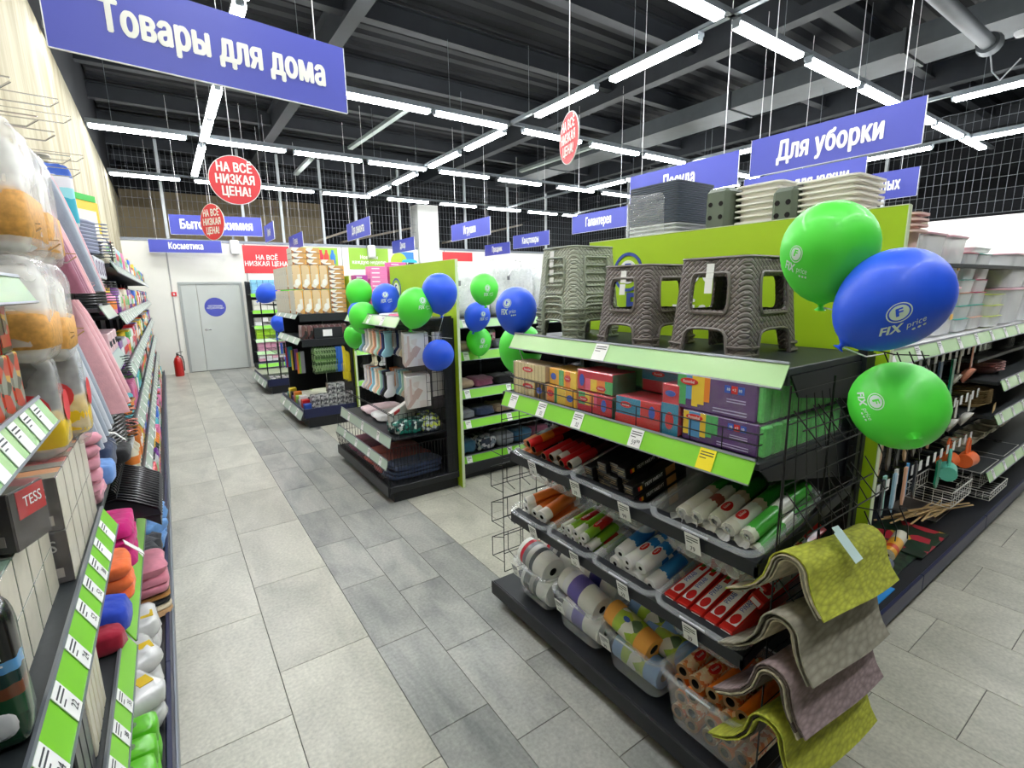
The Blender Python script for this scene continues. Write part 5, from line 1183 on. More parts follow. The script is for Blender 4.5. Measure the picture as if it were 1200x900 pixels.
for i, (x, z, h_) in enumerate([(5.35, 1.535, .26), (5.35, 1.80, .25), (5.9, 1.535, .26), (5.9, 1.80, .25), (6.5, 1.535, .26), (6.5, 1.8, .25)]):
    lidbox(x, 1.16, z, .5, .42, h_, PK, 'wide frosted storage box with pale pink lid, %s %s on the right of the shelf' % (['lower', 'upper'][i % 2], ['left', 'middle', 'right'][i//2]), 'wide frosted boxes')
# ---- hooks with utensils : section X 2.5 .. 4.9
def hook(x, z, yb=1.42, yf=.98):
    b = B(); b.tube([(x, yb, z), (x, yf+.02, z-.005), (x, yf, z+.02)], .0028, 4); b.tube([(x, yb, z+.035), (x, yf, z+.03)], .0022, 4); b.mt(1); b.box(x-.022, yf-.003, z-.035, x+.022, yf, z+.028); put('hook', b.mesh('hook', [CHROME, PAPER]), R1)
HX = [2.75+.13*k for k in range(17)]
for x in HX: hook(x, 1.40)
for x in HX[2:]: hook(x, 1.05)
for x in HX[:]: hook(x, .72)
CORAL = mat('coral_plastic', (.92, .62, .52), .35); JADE = mat('jade_plastic', (.10, .52, .40), .3); TEALP = mat('mint_plastic', (.40, .80, .70), .35); ORP = mat('orange_plastic', (.96, .45, .22), .35); OFFW = mat('offwhite_plastic', (.90, .89, .86), .35)
def ladle(x, y, z, m, label, r=.055, L_=.16, rz=0.0):
    t = thing('colander_ladle', label, 'colander', (x, y, z), (0, 0, rz))
    b = B(); b.prism([(-.012, 0), (.012, 0), (.016, -L_), (-.016, -L_)], .006, 1, -.003); put('handle', b.mesh('handle', m), t)
    b = B(); Mx = Matrix.Translation((0, 0, -L_-r)) @ Matrix.Rotation(pi/2+.5, 4, 'X'); b.lathe([(0.001, -r*.8), (r*.6, -r*.65), (r*.95, -r*.2), (r, 0), (r*.94, 0), (r*.6, -r*.6), (0.001, -r*.74)], 20, Mx); put('bowl', b.mesh('bowl', m, 60), t)
def mug(x, y, z, m, label, rz=0):
    t = thing('jug', label, 'jug', (x, y, z), (0, 0, rz))
    b = B(); Mx = Matrix.Rotation(pi/2, 4, 'Y') @ Matrix.Translation((.09, 0, 0)); b.lathe([(0.001, 0), (.05, 0), (.058, .13), (.054, .13), (.046, .006), (0.001, .006)], 20, Mx); put('jug_body', b.mesh('jug_body', m, 50), t)
    b = B(); b.tube([(.03, 0, -.04), (.03, 0, .05), (.05, 0, .075), (.08, 0, .05), (.09, 0, -.04)], .009, 6); put('handle', b.mesh('handle', m, 50), t)
ladle(4.50, .97, 1.43, CORAL, 'coral pink plastic ladle colander hanging under the white shelf', .06); ladle(4.36, 1.0, 1.40, OFFW, 'pale mint ladle hanging beside the coral one', .05)
ladle(4.32, .97, 1.06, OFFW, 'white ladle bowl hanging on the middle hooks', .055, .12); ladle(4.62, .97, 1.06, OFFW, 'white funnel hanging on the middle hooks, right', .06, .12); ladle(4.1, .98, 1.06, CORAL, 'pale pink ladle hanging on the middle hooks left of the white ones', .05, .14)
mug(4.62, .95, .66, ORP, 'orange plastic jug hanging on its side, front'); mug(4.45, 1.02, .67, ORP, 'orange plastic jug behind the front orange one'); mug(4.28, .95, .64, TEALP, 'mint plastic jug with open handle hanging low', .3)
def strip(x, y, z, w_, h_, m, label, name='kitchen_tool', cat='utensil', group=None, tip=0):
    t = thing(name, label, cat, (x, y, z), group=group); b = B()
    pr = [(-w_/2, 0), (w_/2, 0), (w_/2*.7, -h_*.5), (w_/2, -h_*.8), (0, -h_), (-w_/2, -h_*.8), (-w_/2*.7, -h_*.5)] if tip else [(-w_/2, 0), (w_/2, 0), (w_/2, -h_), (-w_/2, -h_)]
    b.prism(pr, .012, 1, -.006); put('tool_body', b.mesh('tool_body', m), t); return t
strip(4.15, .98, 1.36, .06, .34, JADE, 'long jade green plastic spatula hanging from the top hooks', tip=1)
strip(4.12, .97, .68, .07, .20, JADE, 'jade green spoon hanging on the lowest hooks', tip=1)
TOOLC = [('grey', (.5, .5, .5)), ('black', (.12, .12, .13)), ('steel blue', (.35, .45, .6)), ('tan', (.75, .6, .45)), ('teal', (.2, .5, .5)), ('dark patterned', (.3, .27, .24))]
for k in range(9):
    nm, c = TOOLC[k % 6]; strip(2.9+.13*k, .99, 1.36, .045, .22, mat('tool_'+nm, c, .4), '%s kitchen tool card hanging on the top hooks, %s from the panel' % (nm, ORD[k]), group='tools on the top hooks', tip=k % 2)
for k in range(8):
    nm, c = TOOLC[(k*2+1) % 6]; strip(3.0+.13*k, .99, 1.02, .05, .22, mat('tool_'+nm, c, .4), '%s kitchen tool hanging on the middle hooks, %s from the panel' % (nm, ORD[k]), group='tools on the middle hooks', tip=1)
KN = [('pale blue', (.65, .80, .90)), ('white', (.9, .9, .88)), ('peach', (.92, .70, .58)), ('sky blue', (.35, .65, .88)), ('charcoal', (.2, .2, .22)), ('sea green', (.6, .8, .75))]
for k in range(11):
    nm, c = KN[k % 6]; strip(2.83+.085*k, .97+.02*(k % 2), .77, .035, .24, mat('peeler_'+nm, c, .35), '%s knife in sheath hanging on the lowest hooks, %s from the panel' % (nm, ORD[k]), 'knife', 'knife', 'knives on the lowest hooks', 1)
# ---- shelves X >= 4.95
FOIL = mat('aluminium_foil', (.85, .85, .84), .22, .9, bump=.8, bs=40); WV = mat('woven_seagrass', (.68, .58, .40), .9, noise=.3, ns=50, bump=.8, bs=120); CERM = mat('cream_ceramic', (.90, .87, .78), .25)
def pans(x, y, z, n, r, m, nm, cat, lab, dz=.012, group=None, sq=False):
    for k in range(n):
        t = thing(nm, lab % (ORD[k]+' from below'), cat, (x, y, z+dz*k), group=group); b = B()
        if sq: b.ring([[(a, c, 0) for a, c in rr_loop(-r*.7, -r*.5, r*.7, r*.5, .02, 3)], [(a, c, .05) for a, c in rr_loop(-r, -r*.75, r, r*.75, .03, 3)], [(a, c, .05) for a, c in rr_loop(-r*1.05, -r*.8, r*1.05, r*.8, .03, 3)], [(a, c, .004) for a, c in rr_loop(-r*.68, -r*.48, r*.68, r*.48, .02, 3)]], True, True)
        else: b.lathe([(r*.7, 0), (r, .035), (r*1.06, .036), (r*.98, .036), (r*.68, .004)], 24, None, True, True)
        put('dish', b.mesh('dish', m, 40), t)
shelf_x(R1, 4.7, 8.6, .98, 1.40, 1.30, CHAR)
pans(5.0, 1.12, 1.302, 8, .15, FOIL, 'foil_tray', 'tray', 'crumpled aluminium foil tray under the white shelf, %s', .012, 'foil trays, left pile', True)
pans(5.5, 1.12, 1.302, 10, .16, FOIL, 'foil_tray', 'tray', 'round foil tray right of the crumpled pile, %s', .012, 'foil trays, middle pile'); pans(6.0, 1.12, 1.302, 8, .16, FOIL, 'foil_tray', 'tray', 'foil tray of the right pile, %s', .012, 'foil trays, right pile')
shelf_x(R1, 4.55, 4.95, 1.0, 1.4, .92, CHAR)
pans(4.95, 1.10, .925, 7, .17, WV, 'woven_plate', 'plate', 'round woven seagrass plate on the middle shelf, %s', .016, 'woven plates'); pans(5.4, 1.14, 1.125, 4, .17, mat('pink_woven', (.85, .68, .66), .8, noise=.2, ns=60), 'pink_plate', 'plate', 'pink woven plate right of the seagrass ones, %s', .02, 'pink woven plates')
t = thing('kraft_label', 'square kraft paper label hanging from the woven plates', 'label', (4.95, .90, .94)); b = B(); b.pbox((-.03, 0, -.05), (.06, 0, .02), (0, 0, .06), (0, .002, 0)); put('label_card', b.mesh('label_card', mat('kraft_card', (.80, .68, .45), .8)), t)
shelf_x(R1, 4.75, 5.05, 1.0, 1.4, .56, CHAR)
for k, x in enumerate((4.95, 5.25, 5.5, 5.8, 6.1)): pans(x, 1.08, .565, 2, .10, CERM, 'cream_bowl', 'bowl', 'cream square bowl, %s pair on the lower shelf, ' % ORD[k]+'%s', .022, 'cream bowls on the lower shelf', True)
# wire baskets, skewers, rolls and mats on the base
WW = mat('white_wire', (.85, .85, .83), .4)
def wbask(x, y, z, dx, dy, dz, label):
    t = thing('wire_basket', label, 'basket', (x, y, z)); b = B()
    b.tube([(-dx/2, -dy/2, dz), (dx/2, -dy/2, dz), (dx/2, dy/2, dz), (-dx/2, dy/2, dz)], .004, 5, True); b.tube([(-dx/2, -dy/2, 0), (dx/2, -dy/2, 0), (dx/2, dy/2, 0), (-dx/2, dy/2, 0)], .003, 5, True)
    put('rim', b.mesh('rim', WW), t); b = B(); wires(b, (-dx/2, -dy/2, 0), (dx, 0, 0), (0, 0, dz), 8, 2, .002, 3); wires(b, (-dx/2, -dy/2, 0), (0, dy, 0), (0, 0, dz), 5, 2, .002, 3); wires(b, (-dx/2, dy/2, 0), (dx, 0, 0), (0, 0, dz), 8, 2, .002, 3); wires(b, (-dx/2, -dy/2, 0), (dx, 0, 0), (0, dy, 0), 8, 1, .002, 3); put('wire_mesh', b.mesh('wire_mesh', WW), t)
wbask(4.55, 1.05, .30, .45, .26, .11, 'white wire basket nearest on the lower rack above the skewers'); wbask(5.25, 1.05, .28, .5, .26, .12, 'white wire basket right of the first on the base'); wbask(5.9, 1.05, .28, .5, .26, .12, 'white wire basket farthest right on the base'); wbask(5.25, .95, .20, .5, .2, .06, 'flat white wire tray leaning at the base edge')
BAM = mat('bamboo_stick', (.80, .68, .48), .7, noise=.15, ns=20)
for k in range(13):
    t = thing('bamboo_skewer', 'pale bamboo stick in the loose heap on the base, %s one' % ORD[k], 'stick', (4.2+.03*k, 1.12-.012*k, .20+.010*(k % 5)), (0, .04, -.35+.055*((k*5) % 9)), 'bamboo sticks on the base'); b = B(); b.rbox(-.3, -.006, -.004, .3, .006, .004, .002); put('stick_body', b.mesh('stick_body', BAM), t)
PM1 = patch('apple_placemat_print', [(.10, .20, .14), (.70, .15, .22), (.12, .24, .16), (.75, .25, .3), (.85, .7, .2), (.1, .18, .13)], 9)
DKM = patch('dark_leaf_print', [(.10, .16, .13), (.16, .25, .18), (.08, .12, .1)], 25)
for k, (x, y, dx, dy, z, m_, l) in enumerate([(3.55, 1.08, .42, .34, .137, DKM, 'dark leafy table mat lying on the base deck'), (3.95, 1.06, .5, .36, .148, PM1, 'table mat printed with red apples on the base deck'), (4.6, 1.15, .4, .3, .138, mat('grey_table_mat', (.45, .42, .4), .6), 'grey table mat under the bamboo sticks'), (3.2, 1.22, .34, .3, .138, DKM, 'dark table mat at the back of the base near the panel')]):
    t = thing('table_mat', l, 'mat', (x, y, z)); b = B(); b.rbox(-dx/2, -dy/2, 0, dx/2, dy/2, .01, .002); put('mat_sheet', b.mesh('mat_sheet', m_), t)
t = thing('blue_card', 'bright blue sheet lying on the base next to the near panel', 'sheet', (2.95, .98, .138)); b = B(); b.rbox(-.26, -.12, 0, .26, .12, .008, .002); put('sheet_body', b.mesh('sheet_body', mat('bright_blue', (.15, .55, .85), .5)), t)
t = thing('grey_pouch', 'grey printed pouch at the corner of the base beside the panel', 'pouch', (2.52, .93, .138)); b = B(); b.rbox(-.12, -.1, 0, .12, .1, .02, .006); put('pouch_body', b.mesh('pouch_body', mat('grey_pouch_m', (.6, .58, .55), .5)), t)
KRL = bands('orange_roll_label', 'X', [(0, (.93, .66, .15)), (.15, (.85, .3, .15)), (.3, (.95, .7, .2)), (.62, (.9, .88, .8)), (.68, (.92, .90, .82))]); KR2 = bands('brown_roll_label', 'X', [(0, (.8, .5, .15)), (.3, (.88, .86, .8)), (.55, (.55, .4, .3)), (.8, (.3, .35, .45))])
for k, (x, y, z, m_, l) in enumerate([(3.18, 1.10, .19, KRL, 'cream roll with orange label on the base, rear'), (3.14, 1.02, .19, KRL, 'cream roll with orange label on the base, middle'), (3.16, 1.06, .265, KRL, 'cream roll with orange label lying on top of the others'), (3.05, .93, .185, KR2, 'brown and navy labelled roll nearest the base lip'), (3.5, 1.0, .19, KRL, 'cream textured roll end beside the orange ones')]):
    t = thing('textured_roll', l, 'roll', (x, y, z), (0, 0, .12)); put('roll_body', roll_mesh(.36, .040, m_, mat('cream_end', (.88, .85, .75), .8, bump=.8, bs=90), .01, HOLE), t)
# ================================================================ SECOND ENDCAP : Y 3.95 .. 5.5
E2 = thing('gondola_endcap', 'second black gondola endcap with socks and clothes in wire baskets', 'shelving', (0, 0, 0))
green_panel(E2, 3.92, 5.46); logo_panel(E2, 2.119, 5.28, 1.86, .125)
base_unit(E2, 1.42, 2.11, 3.96, 5.52, .10, .16)
b = B(); b.box(2.085, 3.98, .16, 2.115, 5.44, 1.60); put('back_board', b.mesh('back_board', BLACK), E2)
for yy in (3.97, 5.42): b = B(); b.box(2.0, yy, .1, 2.09, yy+.03, 1.62); put('upright', b.mesh('upright', BLACK), E2)
b = B(); b.rbox(1.66, 4.0, 1.585, 2.09, 5.42, 1.605, .003); put('shelf', b.mesh('shelf', CHAR), E2)
rail(E2, (1.62, 3.98, 1.625), (1.62, 5.42, 1.625), (-1, 0, 0), .10, .6, PALEG, tags=(.25, .5, .75), tw=.07)
b = B(); b.rbox(1.5, 4.0, .56, 2.09, 5.44, .575, .002); put('shelf', b.mesh('shelf', BLACK), E2)
rail(E2, (1.47, 3.98, .60), (1.47, 5.44, .60), (-1, 0, 0), .095, .2, GREYR, tags=(.2, .5, .8), tw=.06); rail(E2, (1.43, 3.98, .40), (1.43, 5.5, .40), (-1, 0, 0), .09, .3, GREYR, tags=(.1, .3, .55, .8), tw=.06)
def fence(t, o, U, V, nu, nv, r=.0024): b = B(); wires(b, o, U, V, nu, nv, r); put('wire_mesh', b.mesh('wire_mesh', WIRE), t)
for yy in (3.97, 5.46):
    fence(E2, (1.50, yy, .58), (.58, 0, 0), (0, 0, .22), 14, 2); fence(E2, (1.42, yy, .17), (.66, 0, 0), (0, 0, .34), 22, 2); fence(E2, (1.82, yy, .8), (.26, 0, 0), (0, 0, .74), 5, 9)
fence(E2, (1.42, 3.97, .17), (0, 1.49, 0), (-.03, 0, .16), 36, 2); fence(E2, (1.5, 3.97, .78), (0, 1.49, 0), (-.02, 0, .03), 36, 1)
fence(E2, (1.55, 4.2, 1.49), (0, 1.2, 0), (.5, 0, 0), 8, 2, .003)
# socks hanging in two rows, seen from the near side; the outline is a real sock
def sock_mesh(m, L_=.24, w_=.075, name='sock_body', band=None):
    pr = [(0, 0), (w_, 0), (w_, -L_*.62), (w_+.015, -L_*.72), (w_+.01, -L_*.86), (w_-.02, -L_*.98), (-.02, -L_*1.0), (-.045, -L_*.9), (-.035, -L_*.8), (0, -L_*.66)]
    b = B(); n = len(pr); cx = sum(p[0] for p in pr)/n; cz = sum(p[1] for p in pr)/n
    L = []
    for k, (s_, o) in enumerate(((.86, -.009), (1, -.005), (1, .005), (.86, .009))): L.append([(cx+(a-cx)*s_, o, cz+(c-cz)*s_) for a, c in pr])
    b.ring(L, True, True); b.mt(1); b.box(-.004, -.0095, -.03, w_+.004, .0095, 0); return b.mesh(name, [m, band or m], 60)
SC_ = [('pale blue', (.62, .82, .90)), ('black', (.10, .10, .11)), ('white', (.92, .92, .92)), ('white patterned', (.88, .88, .90)), ('cream', (.93, .88, .78)), ('beige', (.85, .78, .68)), ('peach', (.95, .72, .58)), ('light grey', (.78, .78, .80)), ('mint', (.72, .88, .80)), ('orange', (.92, .55, .35)), ('navy striped', (.2, .24, .42))]
SM = {n_: sock_mesh(mat('sock_'+n_, c, .95, sheen=.3), band=mat('sock_cuff_'+n_, tuple(v*.9 for v in c), .95)) for n_, c in SC_}
for row, z in enumerate((1.49, 1.11)):
    for k in range(12):
        nm = SC_[(k*(1+row)+3*row) % 11][0]
        y = 4.98-.055*k; x = 1.60+.012*(k % 2)
        t = thing('sock', '%s sock, %s row of the second endcap, %s from far end' % (nm, ['upper', 'lower'][row], ORD[k]), 'sock', (x, y, z), (0, 0, .25), 'socks on the second endcap'); put('sock_body', SM[nm], t)
    for k in range(6):
        nm = SC_[(k*3+4+row) % 11][0]; t = thing('sock', '%s sock hanging behind in the %s row, %s from the near end' % (nm, ['upper', 'lower'][row], ORD[k]), 'sock', (1.75, 4.3+.07*k, z), (0, 0, .2), 'socks hanging deeper in the second endcap'); put('sock_body', SM[nm], t)
TG_ = mat('pale_tights_card', (.86, .84, .82), .6); TG2 = patch('tights_card_print', [(.86, .85, .83), (.84, .80, .77), (.88, .86, .85), (.76, .66, .62), (.87, .85, .83)], 14)
for row, z in enumerate((1.49, 1.11)):
    for k in range(9):
        t = thing('hosiery_pack', 'flat white hosiery pack in the %s row of the second endcap, %s from the front' % (['upper', 'lower'][row], ORD[k]), 'package', (1.66+.008*k, 4.04+.026*k, z-.30), (0, 0, .08), 'hosiery packs on the second endcap')
        b = B(); b.rbox(0, 0, 0, .24, .012, .29, .003); put('pack_body', b.mesh('pack_body', TG2 if k in (0, 4) else TG_), t)
        if k == 0:
            c = B(); c.box(.03, -.001, .08, .05, 0, .27); put('leg_print', c.mesh('leg_print', mat('skin_tone_print', (.80, .70, .66), .6)), t)
for k in range(3):
    t = thing('hosiery_pack', 'grey-white hosiery pack nearest the back board, %s one' % ORD[k], 'package', (1.94, 4.04+.03*k, 1.49-.25-.36*(k == 2)), (0, 0, .1)); b = B(); b.rbox(0, 0, 0, .12, .012, .24, .003); put('pack_body', b.mesh('pack_body', TG_), t)
# things on top
for k, (y, m_, l) in enumerate([(4.2, (.92, .92, .94), 'white flat pack'), (4.45, (.85, .25, .45), 'crimson flat pack'), (4.7, (.9, .9, .92), 'pale flat pack'), (5.0, (.3, .3, .32), 'charcoal flat pack')]):
    t = thing('flat_pack', l+' lying on top of the second endcap', 'package', (1.85, y, 1.606), (0, 0, .2*k)); b = B(); b.soft((0, 0, .015), (.26, .2, .03), .3, 16, 6, .04, k); put('pack_body', b.mesh('pack_body', mat('flatpack%d' % k, m_, .4), 60), t)
# clothes in the baskets
def cloth(x, y, z, dx, dy, dz, m, label, seed, rz=0, group=None, name='folded_garment', cat='garment', amp=.06, parent_=None):
    t = thing(name, label, cat, (x, y, z), (0, 0, rz), group); b = B(); b.soft((0, 0, dz/2), (dx, dy, dz), .38, 24, 10, amp, seed); put('fabric', b.mesh('fabric', m, 60), t); return t
FAB = lambda n_, c: mat('fabric_'+n_, c, .95, noise=.16, ns=14, bump=.9, bs=16, sheen=.2)
for k, (y, c, n_, h_) in enumerate([(5.2, (.55, .30, .40), 'plum', .12), (4.95, (.45, .25, .33), 'dark plum', .13), (4.7, (.80, .42, .38), 'coral', .12), (4.45, (.72, .38, .35), 'brick', .11), (4.2, (.20, .25, .36), 'navy', .11)]):
    for j in range(3):
        cloth(1.72+.02*j, y+.01*j, .165+h_*.33*j, .5, .30, h_*.36, FAB(n_, c), '%s folded garment, lowest basket of the second endcap, %s layer' % (n_, ['bottom', 'middle', 'top'][j]), k*3+j, .05*j, 'folded clothes in the lowest basket')
cloth(1.8, 5.1, .58, .4, .3, .06, FAB('pale rose', (.90, .80, .82)), 'pale rose garment in the upper basket of the second endcap, far end', 31); cloth(1.8, 4.75, .58, .42, .3, .07, FAB('white cotton', (.9, .9, .9)), 'white garment in the upper basket of the second endcap', 32)
t = thing('paper_pattern_pack', 'large white printed pack leaning in the upper basket', 'package', (1.72, 4.30, .62), (.35, -.35, .3)); b = B(); b.rbox(-.17, -.02, -.02, .17, .02, .24, .006); b.mt(1); b.box(-.12, -.022, .2, -.05, -.02, .235); put('pack_body', b.mesh('pack_body', [TG_, RED]), t)
cloth(1.72, 4.18, .58, .36, .26, .11, patch('teal_leaf_fabric', [(.08, .30, .28), (.12, .55, .48), (.85, .9, .88), (.1, .2, .22)], 30), 'dark teal patterned garment bundle in the upper basket', 33, amp=.1)
for k in range(5): cloth(1.88+.03*(k % 2), 4.06+.07*k, .58+.03*(k % 2), .16, .1, .10, patch('lemon_print_fabric', [(.80, .85, .35), (.30, .34, .38), (.75, .78, .8), (.2, .25, .3)], 34), 'rolled lemon and grey patterned garment in the upper basket, %s' % ORD[k], 40+k, amp=.08, group='lemon patterned garments')

# ================================================================ ROW 2 (clothes), near face Y 4.05
R2 = run('second gondola run of clothes right of the second green panel', 2.16, 8.6, 4.05, 1.52, lipm=BLACK)
for z, m_, rh in ((1.555, PALEG, .085), (1.245, GREEN, .09), (.87, GREEN, .09), (.56, GREEN, .085), (.19, GREEN, .09)):
    shelf_x(R2, 2.18, 8.6, 4.18, 4.65, z, CHAR, m_, rh, tags=[(k+.3)/13 for k in range(13)])
for z in (1.245, .56):
    fence(R2, (2.2, 4.2, z-.12), (2.4, 0, 0), (0, 0, .1), 40, 1); fence(R2, (2.2, 4.2, z-.12), (2.4, 0, 0), (0, .3, 0), 40, 1)
for k in range(3): b = B(); b.box(2.75+1.2*k, 4.6, .15, 2.77+1.2*k, 4.62, 1.5); put('slotted_strip', b.mesh('slotted_strip', GREYM), R2)
GAR = [('denim blue', (.20, .38, .50)), ('navy', (.12, .15, .25)), ('grey melange', (.55, .57, .6)), ('striped', None), ('beige', (.72, .62, .52)), ('black', (.08, .08, .09)), ('plum', (.28, .2, .3)), ('white', (.85, .85, .85))]
def gfab(i):
    n_, c = GAR[i % 8]
    return (n_, patch('striped_fabric', [(.8, .8, .82), (.15, .2, .28), (.5, .55, .6)], 28) if c is None else FAB(n_, c))
sn = ['lowest', 'second lowest', 'middle', 'fourth', 'top']
for zi, z in enumerate((.20, .57, .88, 1.255)):
    for k in range(9):
        n_, f_ = gfab([0, 3, 2, 0, 6, 3, 7, 4, 1][(k+zi*4) % 9] if zi == 0 else [7, 2, 1, 4, 3][(k+zi) % 5] if zi == 1 else [4, 6, 5, 3][(k) % 4] if zi == 2 else [7, 4, 5, 2][(k+1) % 4])
        hh = .13 if zi == 0 else .08
        cloth(2.36+.24*k, 4.38, z, .23, .30, hh+.02*((k*3) % 3), f_, '%s garment pile, %s shelf of the second gondola, %s from panel' % (n_, sn[zi], ORD[k]), 60+zi*9+k, group='garment piles on the second gondola', amp=.10)
cloth(2.7, 4.3, 1.33, .1, .08, .12, patch('rose_print_fabric', [(.9, .6, .65), (.5, .2, .25), (.9, .85, .85)], 30), 'small rose printed bundle near the top shelf end of the second gondola', 99)
PW = mat('white_pillow_bag', (.94, .95, .94), .35, coat=.3, bump=.15, bs=6)
for k, (x, z, dx, dz, y, l) in enumerate([(2.50, 1.56, .54, .50, 4.55, 'big white puffy pillow pack nearest the second green panel'), (3.06, 1.56, .56, .58, 4.55, 'big white puffy pillow pack in the middle behind the blue balloon'), (3.63, 1.56, .56, .50, 4.55, 'big white puffy pillow pack behind the sage stools'), (4.3, 1.56, .7, .5, 4.5, 'white puffy pillow pack farther right')]):
    t = thing('pillow_pack', l, 'pillow', (x, y, z)); b = B(); b.soft((0, 0, dz/2), (dx, .42, dz), .45, 24, 14, .05, k); put('pillow', b.mesh('pillow', PW, 70), t)
    b = B(); b.soft((0, 0, dz/2), (dx+.02, .45, dz+.02), .42, 24, 14, .05, k+9); put('film_bag', b.mesh('film_bag', FILM, 70), t)
    if k < 2: b = B(); b.cbox((-.12+.02*k, -.225, dz*.7), (.03, .004, .05)); put('code_sticker', b.mesh('code_sticker', mat('grey_sticker', (.5, .5, .52), .5)), t)
t = thing('hanger_hook_pack', 'white plastic hanger hook shape on the middle pillow pack', 'hanger', (3.0, 4.25, 2.0)); b = B(); b.tube([(-.1, 0, -.02), (-.05, 0, .04), (.02, 0, .02), (.07, 0, .06), (.06, 0, .13), (.0, 0, .13)], .007, 6); put('hook_body', b.mesh('hook_body', PW, 50), t)

# ================================================================ THIRD ENDCAP : Y 7.0 .. 8.5 and its row
E3 = thing('gondola_endcap', 'third gondola endcap stacked with boxed toys and hanging gloves', 'shelving', (0, 0, 0))
green_panel(E3, 6.97, 8.5, h=2.06)
def base3(t, y0, y1, x0=1.40):
    b = B(); b.box(x0+.05, y0+.03, 0, 2.1, y1, .12); put('plinth', b.mesh('plinth', BLACK), t)
    b = B(); b.box(x0, y0, .12, 2.1, y1, .15); put('base_deck', b.mesh('base_deck', BLACK), t)
    b = B(); b.rbox(x0, y0-.015, .15, 2.1, y0, .28, .003); put('base_lip', b.mesh('base_lip', NAVY), t)
    b = B(); b.rbox(x0-.015, y0, .15, x0, y1, .28, .003); put('base_lip', b.mesh('base_lip', NAVY), t)
    rail(t, (x0-.02, y0, .24), (x0-.02, y1, .24), (-1, 0, 0), .12, .45, GREYR, tags=(.2, .5, .8), tw=.08)
base3(E3, 7.02, 8.5)
b = B(); b.box(2.085, 7.03, .15, 2.115, 8.48, 1.6); put('back_board', b.mesh('back_board', BLACK), E3)
for z in (1.56, 1.22):
    b = B(); b.rbox(1.45, 7.04, z-.1, 2.1, 7.06, z, .003); put('side_plate', b.mesh('side_plate', BLACK), E3)
    b = B(); b.rbox(1.45, 7.06, z-.02, 2.1, 8.45, z, .003); put('shelf', b.mesh('shelf', CHAR), E3); rail(E3, (1.44, 7.05, z+.015), (1.44, 8.45, z+.015), (-1, 0, 0), .09, .6, GREYR, tags=(.2, .5, .8), tw=.07)
b = B(); b.box(1.5, 8.47, .28, 2.08, 8.49, 1.5); put('added_dark_board', b.mesh('added_dark_board', BLACK), E3)  # black sheet added to darken the view through the open endcap
def cartn(x, y, z, dx, dy, dz, m, label, group=None, name='carton_box', extra=None):
    t = thing(name, label, 'box', (x, y, z), group=group); b = B(); b.rbox(0, 0, 0, dx, dy, dz, .004); 
    if extra: extra(b, dx, dy, dz)
    put('carton', b.mesh('carton', m), t); return t
TOYM = patch('toy_box_print', [(.80, .62, .38), (.88, .78, .60), (.45, .42, .42), (.92, .90, .84), (.65, .42, .22), (.85, .72, .5)], 9); TOYS = mat('toy_box_side', (.80, .80, .74), .4)
TBX = [TOYM, mat('white_badge', (.95, .95, .92), .4), mat('amber_stripe', (.92, .68, .25), .4), TOYS]
def toyx(b, dx, dy, dz):
    b.mt(2); b.box(dx-.012, -.0015, .005, dx, 0, dz-.005); b.mt(1); n = 12; b.add([(dx*.5+dx*.28*cos(2*pi*i/n), -.002, dz*.3+dz*.13*sin(2*pi*i/n)) for i in range(n)], [tuple(range(n))]); b.mt(3); b.box(-.0015, .005, .005, 0, dy-.005, dz-.005); b.mt(0)
for row, z in enumerate((1.562, 1.885)):
    for k in range(4):
        cartn(1.42+.115*k, 7.08, z, .11, .3, .315, TBX, 'upright tan toy box on the third endcap, %s from the left, %s row' % (ORD[k], ['lower', 'upper'][row]), 'upright toy boxes on the third endcap', extra=toyx)
    for k in range(5):
        cartn(1.885, 7.06, z+.063*k, .2, .3, .062, TBX, 'flat tan toy box beside the green edge, %s from below, %s pile' % (ORD[k], ['lower', 'upper'][row]), 'flat toy boxes on the third endcap', extra=toyx)
for k in range(3):
    for j in range(3): cartn(1.44+.18*k, 7.1, 2.203+.075*j, .175, .3, .073, TBX, 'topmost tan toy box, third endcap, %s column, %s from below' % (['left', 'middle', 'right'][k], ORD[j]), 'top toy boxes on the third endcap', extra=toyx) if (k < 2 or j < 1) else None
for row in range(2):
    for k in range(8): cartn(1.42+.085*0, 7.45+.12*k, 1.562+.325*row, .115, .115, .31, TBX, 'upright tan toy box deeper along the third endcap, %s, %s row' % (ORD[k], ['lower', 'upper'][row]), 'toy boxes along the aisle side of the third endcap', extra=toyx)
DBX = patch('dark_red_box_print', [(.25, .12, .12), (.45, .3, .3), (.15, .12, .13), (.6, .5, .5)], 16)
for k in range(8): cartn(1.47+.075*k, 7.08, 1.222, .07, .2, .19, DBX, 'dark red patterned box on the second shelf of the third endcap, %s from left' % ORD[k], 'dark boxes on the third endcap')
cartn(1.62, 7.05, 1.222, .38, .03, .15, [BLACK, PAPER], 'black display board with a white card on the third endcap', name='display_board', extra=lambda b, dx, dy, dz: (b.mt(1), b.box(dx*.3, -.002, .03, dx*.62, 0, dz-.03)))
def glove(x, y, z, m, label, group, L_=.42):
    t = thing('work_glove', label, 'glove', (x, y, z), (0, 0, rnd.uniform(-.3, .3)), group); b = B()
    b.soft((0, 0, -L_*.3), (.06, .03, L_*.6), .6, 10, 8, .05, 1)
    for q in range(4): b.soft((-.024+.016*q, 0, -L_*.72), (.017, .02, L_*.3), .7, 6, 5)
    b.soft((.038, 0, -L_*.5), (.018, .02, L_*.22), .7, 6, 5); put('glove_body', b.mesh('glove_body', m, 70), t)
GG = patch('green_camo', [(.25, .40, .18), (.4, .55, .3), (.18, .28, .14), (.5, .6, .42)], 45); GB_ = mat('blue_glove', (.15, .38, .75), .6); GY = mat('yellow_glove', (.88, .80, .15), .6)
